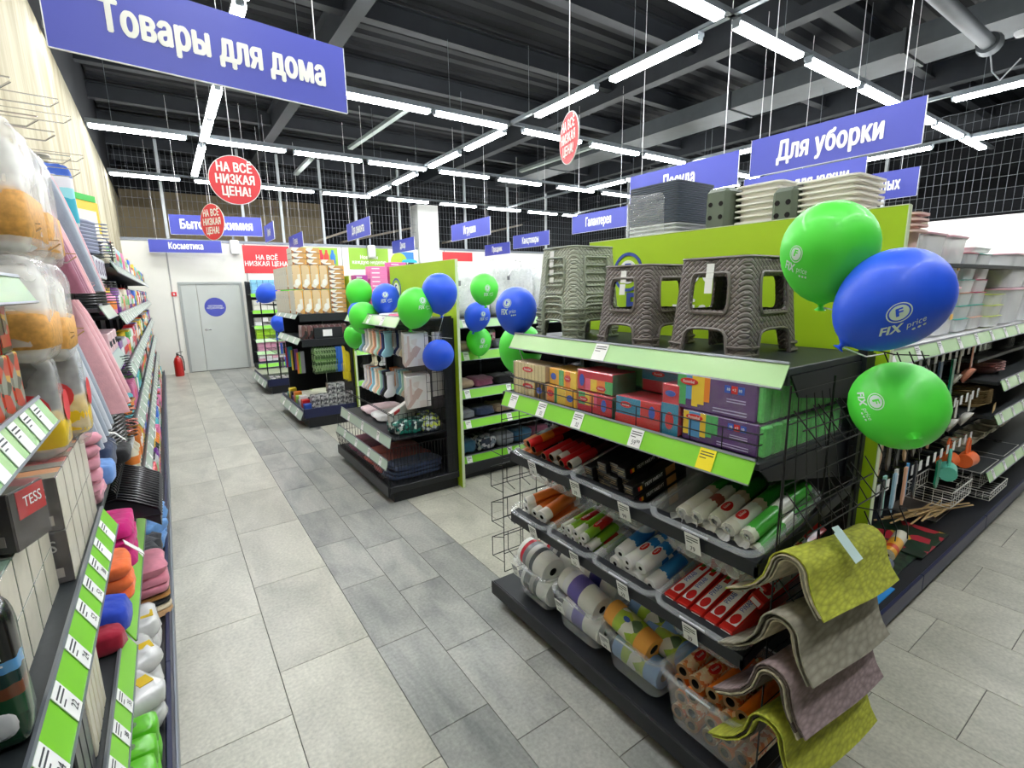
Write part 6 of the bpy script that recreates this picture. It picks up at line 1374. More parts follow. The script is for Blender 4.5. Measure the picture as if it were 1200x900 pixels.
for k in range(8):
    for j in range(2): glove(1.62+.035*k, 7.08+.12*j, 1.10, GG, 'green patterned glove hanging on the third endcap, %s from left, %s' % (ORD[k], ['front', 'rear'][j]), 'green gloves on the third endcap')
for k in range(4): glove(1.90+.03*k, 7.08, 1.10, GB_ if k < 3 else GY, '%s glove hanging on the third endcap, %s' % (['blue', 'blue', 'blue', 'yellow'][k], ['leftmost', 'middle', 'right', 'beside the blue ones'][k]), 'blue and yellow gloves on the third endcap')
for k in range(3): glove(2.0+.03*k, 7.10, 1.05-.02*k, GY, 'yellow glove hanging next to the green panel edge, %s' % ORD[k], 'yellow gloves by the green edge', .5)
KBX = patch('grey_scroll_print', [(.62, .62, .62), (.28, .28, .3), (.75, .75, .75), (.4, .4, .42)], 40)
for k in range(5):
    for j in range(3 if k in (2, 3) else 2): cartn(1.52+.115*k, 7.08, .152+.145*j, .11, .14, .14, KBX, 'grey patterned cube box, third base, %s column, %s from below' % (ORD[k], ORD[j]), 'grey cube boxes on the third endcap')
MISC = [('blue', (.2, .35, .7)), ('red', (.8, .12, .12)), ('white', (.88, .88, .88)), ('grey', (.5, .5, .52)), ('lime', (.55, .78, .25)), ('orange', (.9, .5, .2)), ('purple', (.5, .3, .6)), ('black', (.1, .1, .1)), ('yellow', (.92, .82, .25)), ('teal', (.2, .6, .6))]
for k in range(10): cartn(1.43, 7.15+.12*k, .152+(.12 if k < 4 else 0)*0, .10, .11, .16+.04*(k % 3), mat('misc_'+MISC[k][0], MISC[k][1], .4), '%s small box along the aisle side of the third base, %s' % (MISC[k][0], ORD[k]), 'small boxes along the third base')
for k in range(9): strip(1.47, 7.2+.13*k, 1.05-.02*(k % 3), .05, .3, mat('misc_'+MISC[(k+3) % 10][0], MISC[(k+3) % 10][1], .4), '%s card hanging on the aisle side of the third endcap, %s' % (MISC[(k+3) % 10][0], ORD[k]), 'hanging_card', 'card', 'cards on the third endcap')
R3 = run('third gondola run of socks and boxes behind the third green edge', 2.16, 7.5, 7.05, 1.52)
for z in (1.52, 1.0, .55): shelf_x(R3, 2.18, 7.5, 7.15, 7.65, z, CHAR, PALEG if z > 1.2 else GREEN, .08)
for k, (x, n_, m_, l) in enumerate([(2.50, 11, mat('pink_carton', (.92, .52, .72), .45), 'pink'), (2.80, 12, mat('rose_carton', (.90, .42, .68), .45), 'rose'), (3.08, 12, patch('black_white_carton', [(.15, .15, .16), (.85, .85, .82), (.2, .2, .2), (.5, .55, .45)], 16), 'black and white'), (3.36, 9, mat('orange_carton', (.93, .55, .28), .45), 'orange'), (2.28, 9, mat('violet_carton', (.72, .25, .62), .45), 'violet')]):
    for j in range(n_): cartn(x, 7.2, 1.522+.062*j, .26 if k < 4 else .18, .2, .060, [m_, WHITE], '%s flat carton stacked on the third gondola, %s from below' % (l, ORD[j]), '%s cartons on the third gondola' % l, extra=lambda b, dx, dy, dz: (b.mt(1), b.box(dx*.1, -.001, dz*.35, dx*.55, 0, dz*.6)))
for k in range(7):
    nm = SC_[(k*3+1) % 11][0]; t = thing('sock', '%s sock on the third gondola seen past the second endcap, %s' % (nm, ORD[k]), 'sock', (2.3+.14*k, 7.2, .98), (0, 0, 0), 'socks on the third gondola'); put('sock_body', SM[nm], t)

# ================================================================ FOURTH ENDCAP : Y 9.7 .. 11.4
E4 = thing('gondola_endcap', 'fourth small endcap with wire hooks before the door wall', 'shelving', (0, 0, 0))
base3(E4, 9.9, 11.5, 1.40)
green_panel(E4, 9.85, 11.4, x=2.12, h=2.0)
b = B(); b.box(2.085, 9.9, .15, 2.115, 11.4, 1.7); put('back_board', b.mesh('back_board', BLACK), E4)
b = B()
for yy in (9.9, 11.4): b.tube([(1.62, yy, .15), (1.62, yy, 1.68), (2.08, yy, 1.68)], .012, 5)
put('wire_frame', b.mesh('wire_frame', WIRE), E4)
for z in (1.62, 1.25, .98, .72): fence(E4, (1.62, 9.9, z), (0, 1.5, 0), (.46, 0, 0), 10, 3, .004); fence(E4, (1.62, 9.9, z-.12), (.46, 0, 0), (0, 0, .12), 6, 2, .004)
SILP = mat('silver_jar', (.72, .73, .74), .3, .4)
for j in range(2):
    for k in range(7):
        t = thing('silver_canister', 'silver canister lying in the pile on the fourth endcap, %s in %s row' % (ORD[k], ['lower', 'upper'][j]), 'canister', (1.62+.07*k, 9.95, 1.70+.075*j)); b = B(); b.cyl((0, 0, .035), (0, .25, .035), .034, n=14); b.mt(1); b.cyl((0, -.002, .035), (0, 0, .035), .018, n=12); put('canister_body', b.mesh('canister_body', [SILP, WHITE], 50), t)
for k in range(26):
    j = k % 3; nm, c = MISC[(k*7) % 10]
    if (k*7) % 10 not in (1, 7, 3, 5, 0): nm, c = 'dark', (.14, .14, .16)
    strip(1.62+.055*(k % 9), 9.88+.04*(k % 2), [1.20, .94, .68][k//9], .04, .2, mat('misc_'+nm, c, .4), '%s small tool hanging on the fourth endcap, %s hook of %s bar' % (nm, ORD[k % 9], ['upper', 'middle', 'lower'][k//9]), 'hanging_tool', 'tool', 'tools on the fourth endcap')
for j in range(3):
    for k in range(6):
        t = thing('small_dish', 'small dish on the fourth base, row %s, %s from left' % (ORD[j], ORD[k]), 'dish', (1.5+.1*k, 9.97+.13*j, .27+.0*j), (0, 0, 0), 'dishes on the fourth base'); b = B(); b.lathe([(.02, 0), (.045, .02), (.04, .02), (.015, .004)], 12, None, True, True); b.cyl((0, 0, -.118), (0, 0, .0), .03, n=8); put('dish_body', b.mesh('dish_body', SILP if (j+k) % 2 else WHITE, 50), t)
# ================================================================ SHELF UNIT ON THE BACK WALL
BKS = run('tall shelf unit of packaged goods against the white wall right of the door', 1.70, 4.9, 13.45, 2.12, spine=13.95, lipm=NAVY)
BKS_P = [('sky blue', (.55, .80, .92)), ('pink', (.92, .70, .78)), ('white', (.93, .93, .93))]
for z, m_ in ((1.82, GREEN), (1.42, GREEN), (1.05, GREEN), (.72, PALEG), (.42, PALEG)): shelf_x(BKS, 1.72, 4.9, 13.5, 13.9, z, CHAR, m_, .09)
rail(BKS, (1.72, 13.44, .13), (4.9, 13.44, .13), (0, -1, 0), .1, .4, GREEN)
def wallpacks(z, dz, n, dx, layers, colfn, nm, group, cat='package', y=13.52, x0=1.76, dy=.2):
    for j in range(layers):
        for k in range(n):
            cn, c = colfn(k, j); t = thing(nm, '%s pack on the back wall unit, %s from left, %s layer, %s' % (cn, ORD[k], ORD[j], group), cat, (x0+dx*k, y, z+dz*j), group=group); b = B(); b.rbox(.004, 0, .002, dx-.004, dy, dz-.002, .008); put('pack_body', b.mesh('pack_body', mat('wallpack_'+cn, c, .4)), t)
wallpacks(1.822, .085, 9, .13, 4, lambda k, j: BKS_P[0 if k < 4 else 1 if k < 6 else 2], 'tissue_pack', 'top shelf')
wallpacks(1.422, .13, 8, .15, 2, lambda k, j: ('ivory', (.86, .86, .82)) if k < 4 else ('silver', (.7, .7, .7)), 'hygiene_pack', 'second shelf')
wallpacks(1.052, .1, 8, .15, 2, lambda k, j: ('grey', (.62, .62, .6)) if (k+j) % 2 else ('white', (.93, .93, .93)), 'hygiene_pack', 'third shelf')
wallpacks(.722, .085, 8, .15, 3, lambda k, j: ('lime', (.62, .82, .18)), 'napkin_pack', 'fourth shelf')
wallpacks(.422, .08, 8, .15, 3, lambda k, j: ('dusty pink', (.85, .62, .72)) if k < 6 else ('white', (.93, .93, .93)), 'napkin_pack', 'fifth shelf')
wallpacks(.175, .07, 8, .15, 3, lambda k, j: ('white', (.93, .93, .93)) if (k+j) % 3 else ('pink', (.92, .70, .78)), 'napkin_pack', 'lowest shelf')
# ================================================================ LONG RACK ON THE LEFT WALL
LR = thing('wall_rack', 'long wall rack full of goods along the streaky left wall', 'shelving', (0, 0, 0))
SEG = [(-.4+1.0*k) for k in range(15)]
for k in range(14):
    y0, y1 = SEG[k], SEG[k+1]
    b = B(); b.box(-.62, y0+.01, .16, -.60, y1-.01, 2.35 if y0 > 2.4 or y0 < 1.6 else 2.6); put('back_board', b.mesh('back_board', mat('grey_pegboard', (.42, .43, .44), .5) if y0 < 4 else BLACK), LR)
    b = B(); b.box(-.60, y0-.015, 0, -.56, y0+.015, 2.5); put('upright', b.mesh('upright', BLACK), LR)
    b = B(); b.rbox(-.197, y0+.002, .05, -.178, y1-.002, .165, .003); put('base_lip', b.mesh('base_lip', NAVY), LR)
b = B(); b.box(-.60, -.4, .10, -.20, 13.5, .15); put('base_deck', b.mesh('base_deck', BLACK), LR)
b = B(); b.box(-.60, -.4, 0, -.19, 13.5, .10); put('plinth', b.mesh('plinth', BLACK), LR)
b = B(); b.rbox(-.178, -.4, .0, -.168, 13.5, .06, .002); put('kick_strip', b.mesh('kick_strip', GREYM), LR)
def shelf_y(y0, y1, z, xf=-.31, m=CHAR, rm=None, rh=.085, tags=(), nums=None, tilt=.45, tw=.055):
    b = B(); b.rbox(-.60, y0, z-.025, xf, y1, z, .003); put('shelf', b.mesh('shelf', m), LR)
    if rm: rail(LR, (xf+.004, y0+.004, z+.012), (xf+.004, y1-.004, z+.012), (1, 0, 0), rh, tilt, rm, tags=tags, nums=nums, tw=tw)
shelf_y(.4, 2.42, 1.02, -.305, rm=GREEN, rh=.092, tags=(.28, .36, .45, .54, .63, .70, .77, .84, .92), nums=['249', '24', '22', '24', '52', '52', '38', None, None], tw=.06)
shelf_y(.4, 2.20, .60, -.285, rm=GREEN, rh=.085, tags=(.45, .56, .64, .72, .8), nums=['53', '33', '35', '38', '35'], tw=.055); shelf_y(2.22, 3.62, .60, -.285, rm=GREEN, rh=.08, tags=(.55,))
shelf_y(.4, 1.76, 1.575, -.31, rm=PALEG, rh=.075, tags=(.60, .68, .76, .84, .92), tw=.055); shelf_y(.4, 1.80, 1.885, -.31, rm=PALEG, rh=.07)
# tea boxes
TS = mat('tea_box_side', (.86, .83, .74), .3, coat=.6); TD = mat('tea_box_dark', (.27, .23, .22), .3, coat=.6); TR = mat('tea_box_red', (.80, .12, .15), .3, coat=.6); TGN = mat('tea_box_green', (.12, .30, .18), .3, coat=.6)
def teabox(x, y, z, top, label, dark=TD, group='boxes of tea in cellophane', rz=0, red=False, w_=.14, d_=.112, h_=.138):
    t = thing('tea_box', label, 'box', (x, y, z), (0, 0, rz), group)
    b = B(); b.rbox(-w_/2, 0, 0, w_/2, d_, h_, .003); b.mt(1); b.box(w_/2, .002, .002, w_/2+.001, d_-.002, h_-.002); b.mt(2); b.box(-w_/2+.002, d_*.5, h_, w_/2-.002, d_-.002, h_+.001); b.mt(3); b.box(-w_/2+.002, .002, h_, w_/2-.002, d_*.5, h_+.001)
    b.mt(4); b.box(-w_/2+.01, -.001, h_*.2, -w_/2+.06, 0, h_*.45); b.mt(5); b.box(w_/2-.06, -.001, h_*.12, w_/2-.02, 0, h_*.3)
    put('tea_carton', b.mesh('tea_carton', [dark, TS if not red else dark, mat('tea_top_'+top[0], top[1], .3, coat=.6), mat('tea_top_grey', (.60, .60, .55), .3, coat=.6), TD, mat('tea_barcode', (.75, .7, .66), .5)]), t)
    if dark is TD: text('TESS', (0, -.0016, h_*.72), (1, 0, 0), (0, 0, 1), .050, mat('silver_letters', (.82, .80, .76), .4), t, .005, .9, extrude=.003)
    else: text('TESS', (0, -.0016, h_*.72), (1, 0, 0), (0, 0, 1), .044, mat('pale_green_letters', (.6, .72, .6), .4), t, .005, .9, extrude=.003)
    if red:
        b = B(); b.box(w_/2+.001, .02, h_*.5, w_/2+.0025, d_-.004, h_-.004); b.box(-w_/2+.004, -.002, -.0, -w_/2+.006, 0, .0); p = put('red_label', b.mesh('red_label', TR), t)
        text('TESS', (w_/2+.004, d_/2+.01, h_*.75), (0, 1, 0), (0, 0, 1), .036, WHITE, t, .01, .8, extrude=.003)
    b = B(); b.rbox(-w_/2-.002, -.004, 0, w_/2+.004, d_+.001, h_+.003, .003); put('cellophane', b.mesh('cellophane', FILMG), t)
tops = [('pink', (.85, .45, .45)), ('apricot', (.92, .65, .45)), ('pink', (.85, .45, .45)), ('rose', (.80, .5, .5)), ('apricot', (.92, .65, .45)), ('red', (.78, .2, .2))]
for L_ in range(2):
    for k in range(5):
        tn = tops[(k+L_) % 6]; teabox(-.385, 1.84+.118*k, 1.022+.1615*L_, tn, 'dark tea box with %s lid, %s from the green boxes, %s layer' % (tn[0], ORD[k], ['lower', 'upper'][L_]), h_=.160)
        teabox(-.51, 1.84+.118*k, 1.022+.1395*L_, tn, 'dark tea box in the rear row, %s along, %s layer' % (ORD[k], ['lower', 'upper'][L_]), w_=.09)
    for k in range(4):
        teabox(-.42, 1.36+.118*k, 1.022+.1275*L_, ('jade', (.45, .58, .48)), 'green tea box, %s from the coffee bags, %s layer' % (ORD[k], ['lower', 'upper'][L_]), TGN, h_=.126)
        teabox(-.53, 1.36+.118*k, 1.022+.1395*L_, ('jade', (.45, .58, .48)), 'green tea box in the rear row, %s along, %s layer' % (ORD[k], ['lower', 'upper'][L_]), TGN, w_=.09)
teabox(-.405, 1.50, 1.285, ('rose', (.80, .5, .5)), 'topmost tea box turned to show a red label on its side', red=True, rz=-.38, w_=.15)
teabox(-.50, 1.74, 1.285, ('lime', (.62, .72, .3)), 'olive green box on top behind the red-labelled tea box', mat('tea_olive', (.55, .62, .25), .4), w_=.12, h_=.16)
# coffee bags
CB = bands('coffee_bag_print', 'Z', [(0, (.10, .26, .16)), (.30, (.12, .30, .18)), (.42, (.45, .25, .15)), (.50, (.10, .22, .20)), (.58, (.35, .60, .80)), (.66, (.06, .06, .07))], .25, .6, .06)
for k, (x, y, l) in enumerate([(-.375, 1.20, 'black and green coffee bag with white lettering beside the green tea boxes'), (-.41, 1.08, 'black and green coffee bag in front of the first one'), (-.53, 1.2, 'coffee bag at the rear beside the wall board')]):
    t = thing('coffee_bag', l, 'bag', (x, y, 1.022)); b = B(); b.soft((0, 0, .145), (.155, .075, .29), .35, 24, 14, .03, k); put('bag_body', b.mesh('bag_body', CB, 60), t)
    text('COFFEE', (.0, -.0395, .19), (1, 0, 0), (0, 0, 1), .045, WHITE, t, .02, .75, extrude=.005)
    b = B(); b.soft((.03, -.034, .06), (.07, .012, .06), .8, 14, 8); put('printed_cup', b.mesh('printed_cup', WHITE, 60), t)
# packages on the two higher short shelves
SPM = patch('spice_pack_print', [(.30, .30, .28), (.55, .68, .25), (.80, .25, .15), (.35, .33, .30), (.85, .65, .25), (.6, .6, .55)], 26)
for k in range(6): cartn(-.44, 1.14+.10*k, 1.577, .12, .09, .14, SPM, 'spice packet with greens on the label, %s along the short shelf' % ORD[k], 'spice packets on the short shelf', 'spice_packet')
for k in range(5): cartn(-.44, 1.16+.11*k, 1.719, .12, .1, .145, [mat('black_red_pack', (.12, .08, .08), .3, coat=.5), TR, SPM], 'black packet with a red flame base, %s in the upper layer' % ORD[k], 'black and red packets', 'spice_packet', extra=lambda b, dx, dy, dz: (b.mt(1), b.box(.0, -.0012, .0, dx, 0, dz*.25), b.box(dx, .01, dz*.1, dx+.001, dy-.01, dz*.3), b.mt(2), b.box(dx, dy*.5, dz*.3, dx+.001, dy-.005, dz*.95)))
# wall hooks with hanging goods
def whook(y, z, L_=.34, tagc=True):
    b = B(); b.tube([(-.60, y, z), (-.60+L_-.03, y, z-.004), (-.60+L_, y, z+.02)], .003, 4); b.tube([(-.60, y, z+.04), (-.60+L_, y, z+.03)], .0024, 4)
    put('hook', b.mesh('hook', CHROME), LR)
for y, z in [(1.9, 2.38), (2.25, 2.38), (2.6, 2.42), (3.0, 2.42), (3.3, 2.42), (1.95, 2.02), (2.25, 2.0), (2.6, 1.98), (2.2, 1.70), (2.45, 1.70), (3.1, 1.88), (3.4, 1.88), (3.7, 1.88), (3.9, 1.88), (2.9, 2.62), (3.3, 2.66), (3.6, 2.55)]: whook(y, z)
RICE = mat('golden_band', (.85, .62, .30), .6, noise=.25, ns=60); YB = mat('yellow_label', (.93, .78, .15), .4, coat=.4)
def hbag(x, y, z, dx, dy, dz, label, band, rz=0, inner=None, seed=0, lbl=None):
    t = thing('hanging_bag', label, 'bag', (x, y, z), (0, 0, rz)); b = B(); b.soft((0, 0, -dz/2), (dx, dy, dz), .3, 24, 16, .035, seed); put('film_bag', b.mesh('film_bag', FILM2, 70), t)
    b = B(); b.soft((0, 0, -dz*.52), (dx*.9, dy*.85, dz*.85), .35, 20, 12, .02, seed); put('white_filling', b.mesh('white_filling', inner or mat('white_filling', (.92, .91, .88), .9, bump=.3, bs=20), 70), t)
    b = B(); b.soft((0, 0, -dz*.70), (dx*1.015, dy*1.015, dz*.40), .28, 28, 8, .02, seed); put('printed_band', b.mesh('printed_band', band, 70), t)
    if lbl: b = B(); n = 16; b.add([(dx*.2+.05*cos(2*pi*i/n), -dy*.52, -dz*.5+.05*sin(2*pi*i/n)) for i in range(n)], [tuple(range(n))]); b.add([(dx*.52, .0+.05*cos(2*pi*i/n), -dz*.5+.05*sin(2*pi*i/n)) for i in range(n)], [tuple(range(n))]); put('round_logo', b.mesh('round_logo', lbl), t)
hbag(-.40, 2.02, 2.32, .26, .32, .36, 'clear bag with brown bedding highest at the left edge', RICE, seed=1); hbag(-.42, 2.42, 2.34, .28, .3, .40, 'clear film bag with orange print hanging beside the grey covers', RICE, seed=2)
hbag(-.40, 1.98, 1.965, .26, .26, .30, 'white bag with golden band hanging at the left edge, nearer one', RICE, seed=3); hbag(-.40, 2.28, 1.955, .26, .26, .32, 'white bag with golden band hanging next to the pink covers', RICE, seed=4)
hbag(-.42, 2.08, 1.68, .24, .14, .34, 'clear bag with yellow label and red circle, nearer one', YB, seed=5, lbl=RED, inner=mat('black_filling', (.13, .13, .14), .8)); hbag(-.40, 2.34, 1.69, .26, .14, .36, 'clear bag with yellow label and red circle, next to the grey cover', YB, seed=6, lbl=RED, inner=mat('black_filling', (.13, .13, .14), .8))
for k in range(3): hbag(-.46, 1.84+.02*k, 1.66, .2, .02, .1, 'flat clear pouch edge at the short shelf end, %s' % ORD[k], RICE, seed=8+k)
FLT = lambda n_, c: mat('felt_'+n_, c, .95, noise=.06, ns=40, bump=.15, bs=150, sheen=.3)
def cover(x0, x1, y, ztop, zbot, m, label, flare=.12, th=.045, group=None):
    """folded board cover: slab in the X-Z plane, its foot standing further out than its head"""
    t = thing('board_cover', label, 'cover', (0, y, 0), group=group)
    b = B(); n = 8; L = []
    for i in range(n+1):
        s_ = i/n; z = ztop+(zbot-ztop)*s_; o = flare*s_**.8; ww = th*(.7+.5*sin(pi*min(s_*1.1, 1)))
        L.append([(x0, -ww/2, z), (x1+o-.015, -ww/2, z), (x1+o, -ww/4, z), (x1+o, ww/4, z), (x1+o-.015, ww/2, z), (x0, ww/2, z)])
    b.ring(L, True, True); put('felt_slab', b.mesh('felt_slab', m, 60), t)
PKF, GRF, MVF, LGF = FLT('pink', (.88, .66, .68)), FLT('grey', (.56, .60, .65)), FLT('mauve', (.62, .38, .46)), FLT('light grey', (.72, .74, .77))
for k, (y, m_, n_) in enumerate([(2.72, MVF, 'mauve'), (2.80, MVF, 'mauve'), (2.88, MVF, 'dusky mauve'), (2.97, PKF, 'pink'), (3.06, PKF, 'pale pink')]): cover(-.55, -.42, y, 2.38, 1.86, m_, '%s felt cover hanging in the upper row, %s from the bedding bags' % (n_, ORD[k]), .16, .06, 'felt covers, upper row')
for k, (y, m_, n_) in enumerate([(3.16, GRF, 'grey'), (3.24, LGF, 'light grey'), (3.33, PKF, 'pink')]): cover(-.55, -.38, y, 2.44, 1.87, m_, '%s felt cover at the far end of the upper row, %s' % (n_, ORD[k]), .14, .07, 'felt covers, upper row end')
for k, (y, m_, n_) in enumerate([(2.62, GRF, 'grey'), (2.74, LGF, 'light grey'), (2.86, GRF, 'blue grey'), (3.0, LGF, 'light grey'), (3.12, GRF, 'blue grey')]): cover(-.55, -.42, y, 1.82, 1.22, m_, '%s felt cover hanging in the lower row, %s from the yellow bags' % (n_, ORD[k]), .14, .08, 'grey felt covers, lower row')
for k, (y, z1) in enumerate([(3.28, 1.24), (3.42, 1.27), (3.56, 1.30)]): cover(-.55, -.38, y, 1.83, z1, PKF, 'pink felt cover in the lower row, %s after the grey ones' % ORD[k], .16, .08, 'pink felt covers, lower row')
# hangers in stacks
BHG = mat('black_hanger_plastic', (.09, .09, .10), .35, coat=.3); GHG = mat('grey_velvet_hanger', (.58, .60, .68), .8)
def hanger_mesh(m, L_=.42, r=.009):
    """clothes hanger lying flat, shoulders along Y, hook to +X... bar towards -X"""
    b = B(); b.tube([(-.06, -L_/2, 0), (-.02, -L_*.46, 0), (.03, -L_*.2, 0), (.055, 0, 0), (.03, L_*.2, 0), (-.02, L_*.46, 0), (-.06, L_/2, 0)], r, 6); b.tube([(-.055, -L_*.48, 0), (-.055, L_*.48, 0)], r*.6, 5)
    b.tube([(.055, 0, 0), (.08, 0, 0), (.10, .012, 0), (.115, .03, 0), (.10, .05, 0), (.085, .045, 0)], .003, 5); return b.mesh('hanger_body', m, 50)
HM = hanger_mesh(BHG); HG = hanger_mesh(GHG, .40, .012); HT = hanger_mesh(BHG, .40, .006)
def hstack(x, y, z, n, dz, me, label, group, rz=0, lean=0.0, step=0.0, tilt=0):
    for k in range(n):
        t = thing('clothes_hanger', label % (ORD[k] if k < 20 else 'upper'), 'hanger', (x+lean*k, y+step*k, z+dz*k), (0, tilt, rz), group); put('hanger_body', me, t)
shelf_y(3.62, 4.3, 2.08, -.31); shelf_y(3.62, 4.3, 1.78, -.31, rm=GREYR); 
hstack(-.34, 3.85, 2.10, 9, .020, HG, 'grey velvet hanger in the stack on the top shelf, %s from below', 'grey velvet hangers'); hstack(-.34, 4.15, 2.09, 6, .018, HM, 'black hanger on the top shelf behind the grey ones, %s from below', 'black hangers on the top shelf')
hstack(-.34, 3.85, 1.80, 9, .016, HM, 'black hanger in the stack under the tissue boxes, %s from below', 'black hangers on the second shelf')
hstack(-.34, 4.0, 1.32, 10, .016, HM, 'black hanger in the third high stack, %s from below', 'black hangers in the third high stack'); shelf_y(3.66, 4.3, 1.30, -.31); shelf_y(2.44, 4.3, 1.0, -.31)
hstack(-.36, 3.50, 1.02, 9, .022, HM, 'glossy black hanger in the stack below the pink covers, %s from below', 'glossy black hangers', .25)
hstack(-.33, 3.62, 1.02, 9, .022, HM, 'glossy black hanger in the second stack below the pink covers, %s from below', 'glossy black hangers, second', .25)
for k in range(16):
    t = thing('clothes_hanger', 'thin black hanger fanned along the lower shelf, %s from the camera' % ORD[k], 'hanger', (-.33, 3.08+.042*k, .78), (0, 1.15, pi/2+.0), 'thin black hangers fanned out'); t.rotation_euler = (.0, -.95, .0+1.35); put('hanger_body', HT, t)
    b = B(); b.prism([(-.11, -.2), (-.03, -.19), (.035, -.1), (.055, 0), (.035, .1), (-.03, .19), (-.11, .2), (-.06, .12), (-.03, 0), (-.06, -.12)], .014, 2, -.018); put('hanger_wing', b.mesh('hanger_wing', BHG, 50), t)
WBN = mat('white_paper_band', (.90, .90, .88), .5)
for k in range(7):
    t = thing('paper_band', 'white card band around the fanned black hangers, %s' % ORD[k], 'card', (-.47, 3.08+.10*k, .92), (0, .5, 0), 'white card bands'); b = B(); b.rbox(-.02, -.045, 0, .02, .045, .003, .001); put('band_card', b.mesh('band_card', WBN), t)
# accessory pile, garments and cloths
SCRM = patch('coral_lattice', [(.90, .48, .45), (.93, .62, .58), (.75, .35, .32), (.92, .7, .62)], 60); SCRO = patch('ochre_lattice', [(.80, .58, .35), (.88, .7, .48), (.6, .42, .25)], 60)
for k in range(12):
    t = thing('woven_coaster', '%s latticed plastic mat in the pile above the black hangers, %s' % ('ochre' if k % 4 == 3 else 'coral', ORD[k]), 'mat', (-.36+.03*(k % 3), 3.84+.05*(k % 4), 1.022+.03*(k//2)), (.1*(k % 3), .15, .4*k), 'latticed mats in the pile')
    b = B()
    for q in range(6): b.tube([(.07*cos(q*pi/6+a*pi/9), .07*sin(q*pi/6+a*pi/9)*(1 if a < 9 else 1), .004*sin(a*2)) for a in range(0, 19, 3)], .006, 4)
    put('lattice', b.mesh('lattice', SCRO if k % 4 == 3 else SCRM, 60), t)
cl = lambda *a, **k: cloth(*a, **k)
for k in range(6): cl(-.43, 2.66, 1.002+.05*k, .24, .30, .05, FAB('dusty pink', (.85, .58, .64)), 'dusty pink folded knit on the middle shelf, %s from below' % ORD[k], 200+k, .06*k, 'dusty pink knits')
cl(-.50, 2.95, 1.10, .16, .34, .10, FAB('burgundy', (.50, .10, .22)), 'burgundy folded garment behind the dusty pink ones', 210); cl(-.40, 2.60, 1.0, .18, .14, .06, FAB('mauve lace', (.62, .42, .45)), 'mauve lace garment under the pink knits', 211)
cl(-.36, 2.86, 1.002, .16, .16, .10, FAB('sky blue', (.42, .60, .85)), 'sky blue folded cloth beside the dusty pink knits', 212); cl(-.42, 3.08, 1.002, .26, .24, .14, FAB('navy', (.12, .15, .32)), 'navy garments beneath the white paper strips', 213); cl(-.34, 3.2, 1.002, .2, .2, .08, FAB('black', (.08, .08, .09)), 'black garment next to the navy ones', 214)
for k in range(3):
    t = thing('paper_strip', 'curled white paper strip on the navy garments, %s' % ORD[k], 'paper', (-.40+.03*k, 3.02+.08*k, 1.15), (0, 0, .5-.2*k), 'white paper strips'); b = B(); b.sheet([(-.10, -.05), (-.06, 0), (0, .015), (.05, .005), (.09, -.04)], -.018, .018, .002, 1); put('strip_sheet', b.mesh('strip_sheet', WBN, 50), t)
for k in range(3): cl(-.40, 2.86+.01*k, .602+.07*k, .30, .28, .075, FAB('magenta', (.78, .05, .45)), 'magenta garment folded on the lower shelf, %s from below' % ORD[k], 220+k, 0, 'magenta garments')
for k in range(3): cl(-.38, 2.52, .602+.055*k, .26, .24, .06, FAB('orange', (.95, .45, .22)), 'orange garment folded on the lower shelf, %s from below' % ORD[k], 225+k, .05, 'orange garments')
t = thing('white_tag', 'white folded tag sticking out of the magenta garments', 'tag', (-.25, 2.70, .72), (0, .9, .2)); b = B(); b.rbox(-.05, -.03, 0, .05, .03, .003, .001); put('tag_card', b.mesh('tag_card', WBN), t)
cl(-.36, 2.24, .602, .22, .16, .12, FAB('royal blue', (.15, .28, .75)), 'royal blue garment beside the orange ones', 230); cl(-.36, 2.12, .602, .2, .1, .08, FAB('crimson', (.65, .08, .2)), 'crimson cloth edge beneath the royal blue garment', 231)
CRB = mat('cream_carton', (.85, .82, .72), .35, coat=.4); LEO = patch('leopard_board', [(.78, .65, .45), (.25, .18, .12), (.85, .75, .55)], 30)
for k in range(5): cartn(-.44, 1.60+.05*k, .602, .14, .045, .26-.02*(k % 2), CRB, 'cream thin carton standing on the lower shelf, %s' % ORD[k], 'cream cartons on the lower shelf')
for k in range(3): cartn(-.44, 1.40+.06*k, .602, .14, .055, .20, mat('navy_carton', (.10, .11, .16), .35, coat=.4), 'dark navy carton on the lower shelf, %s' % ORD[k], 'dark cartons on the lower shelf')
for k in range(5): cartn(-.46, 1.12+.05*k, .602, .14, .04, .24, LEO, 'brown patterned carton low behind the price rail, %s' % ORD[k], 'brown patterned cartons')
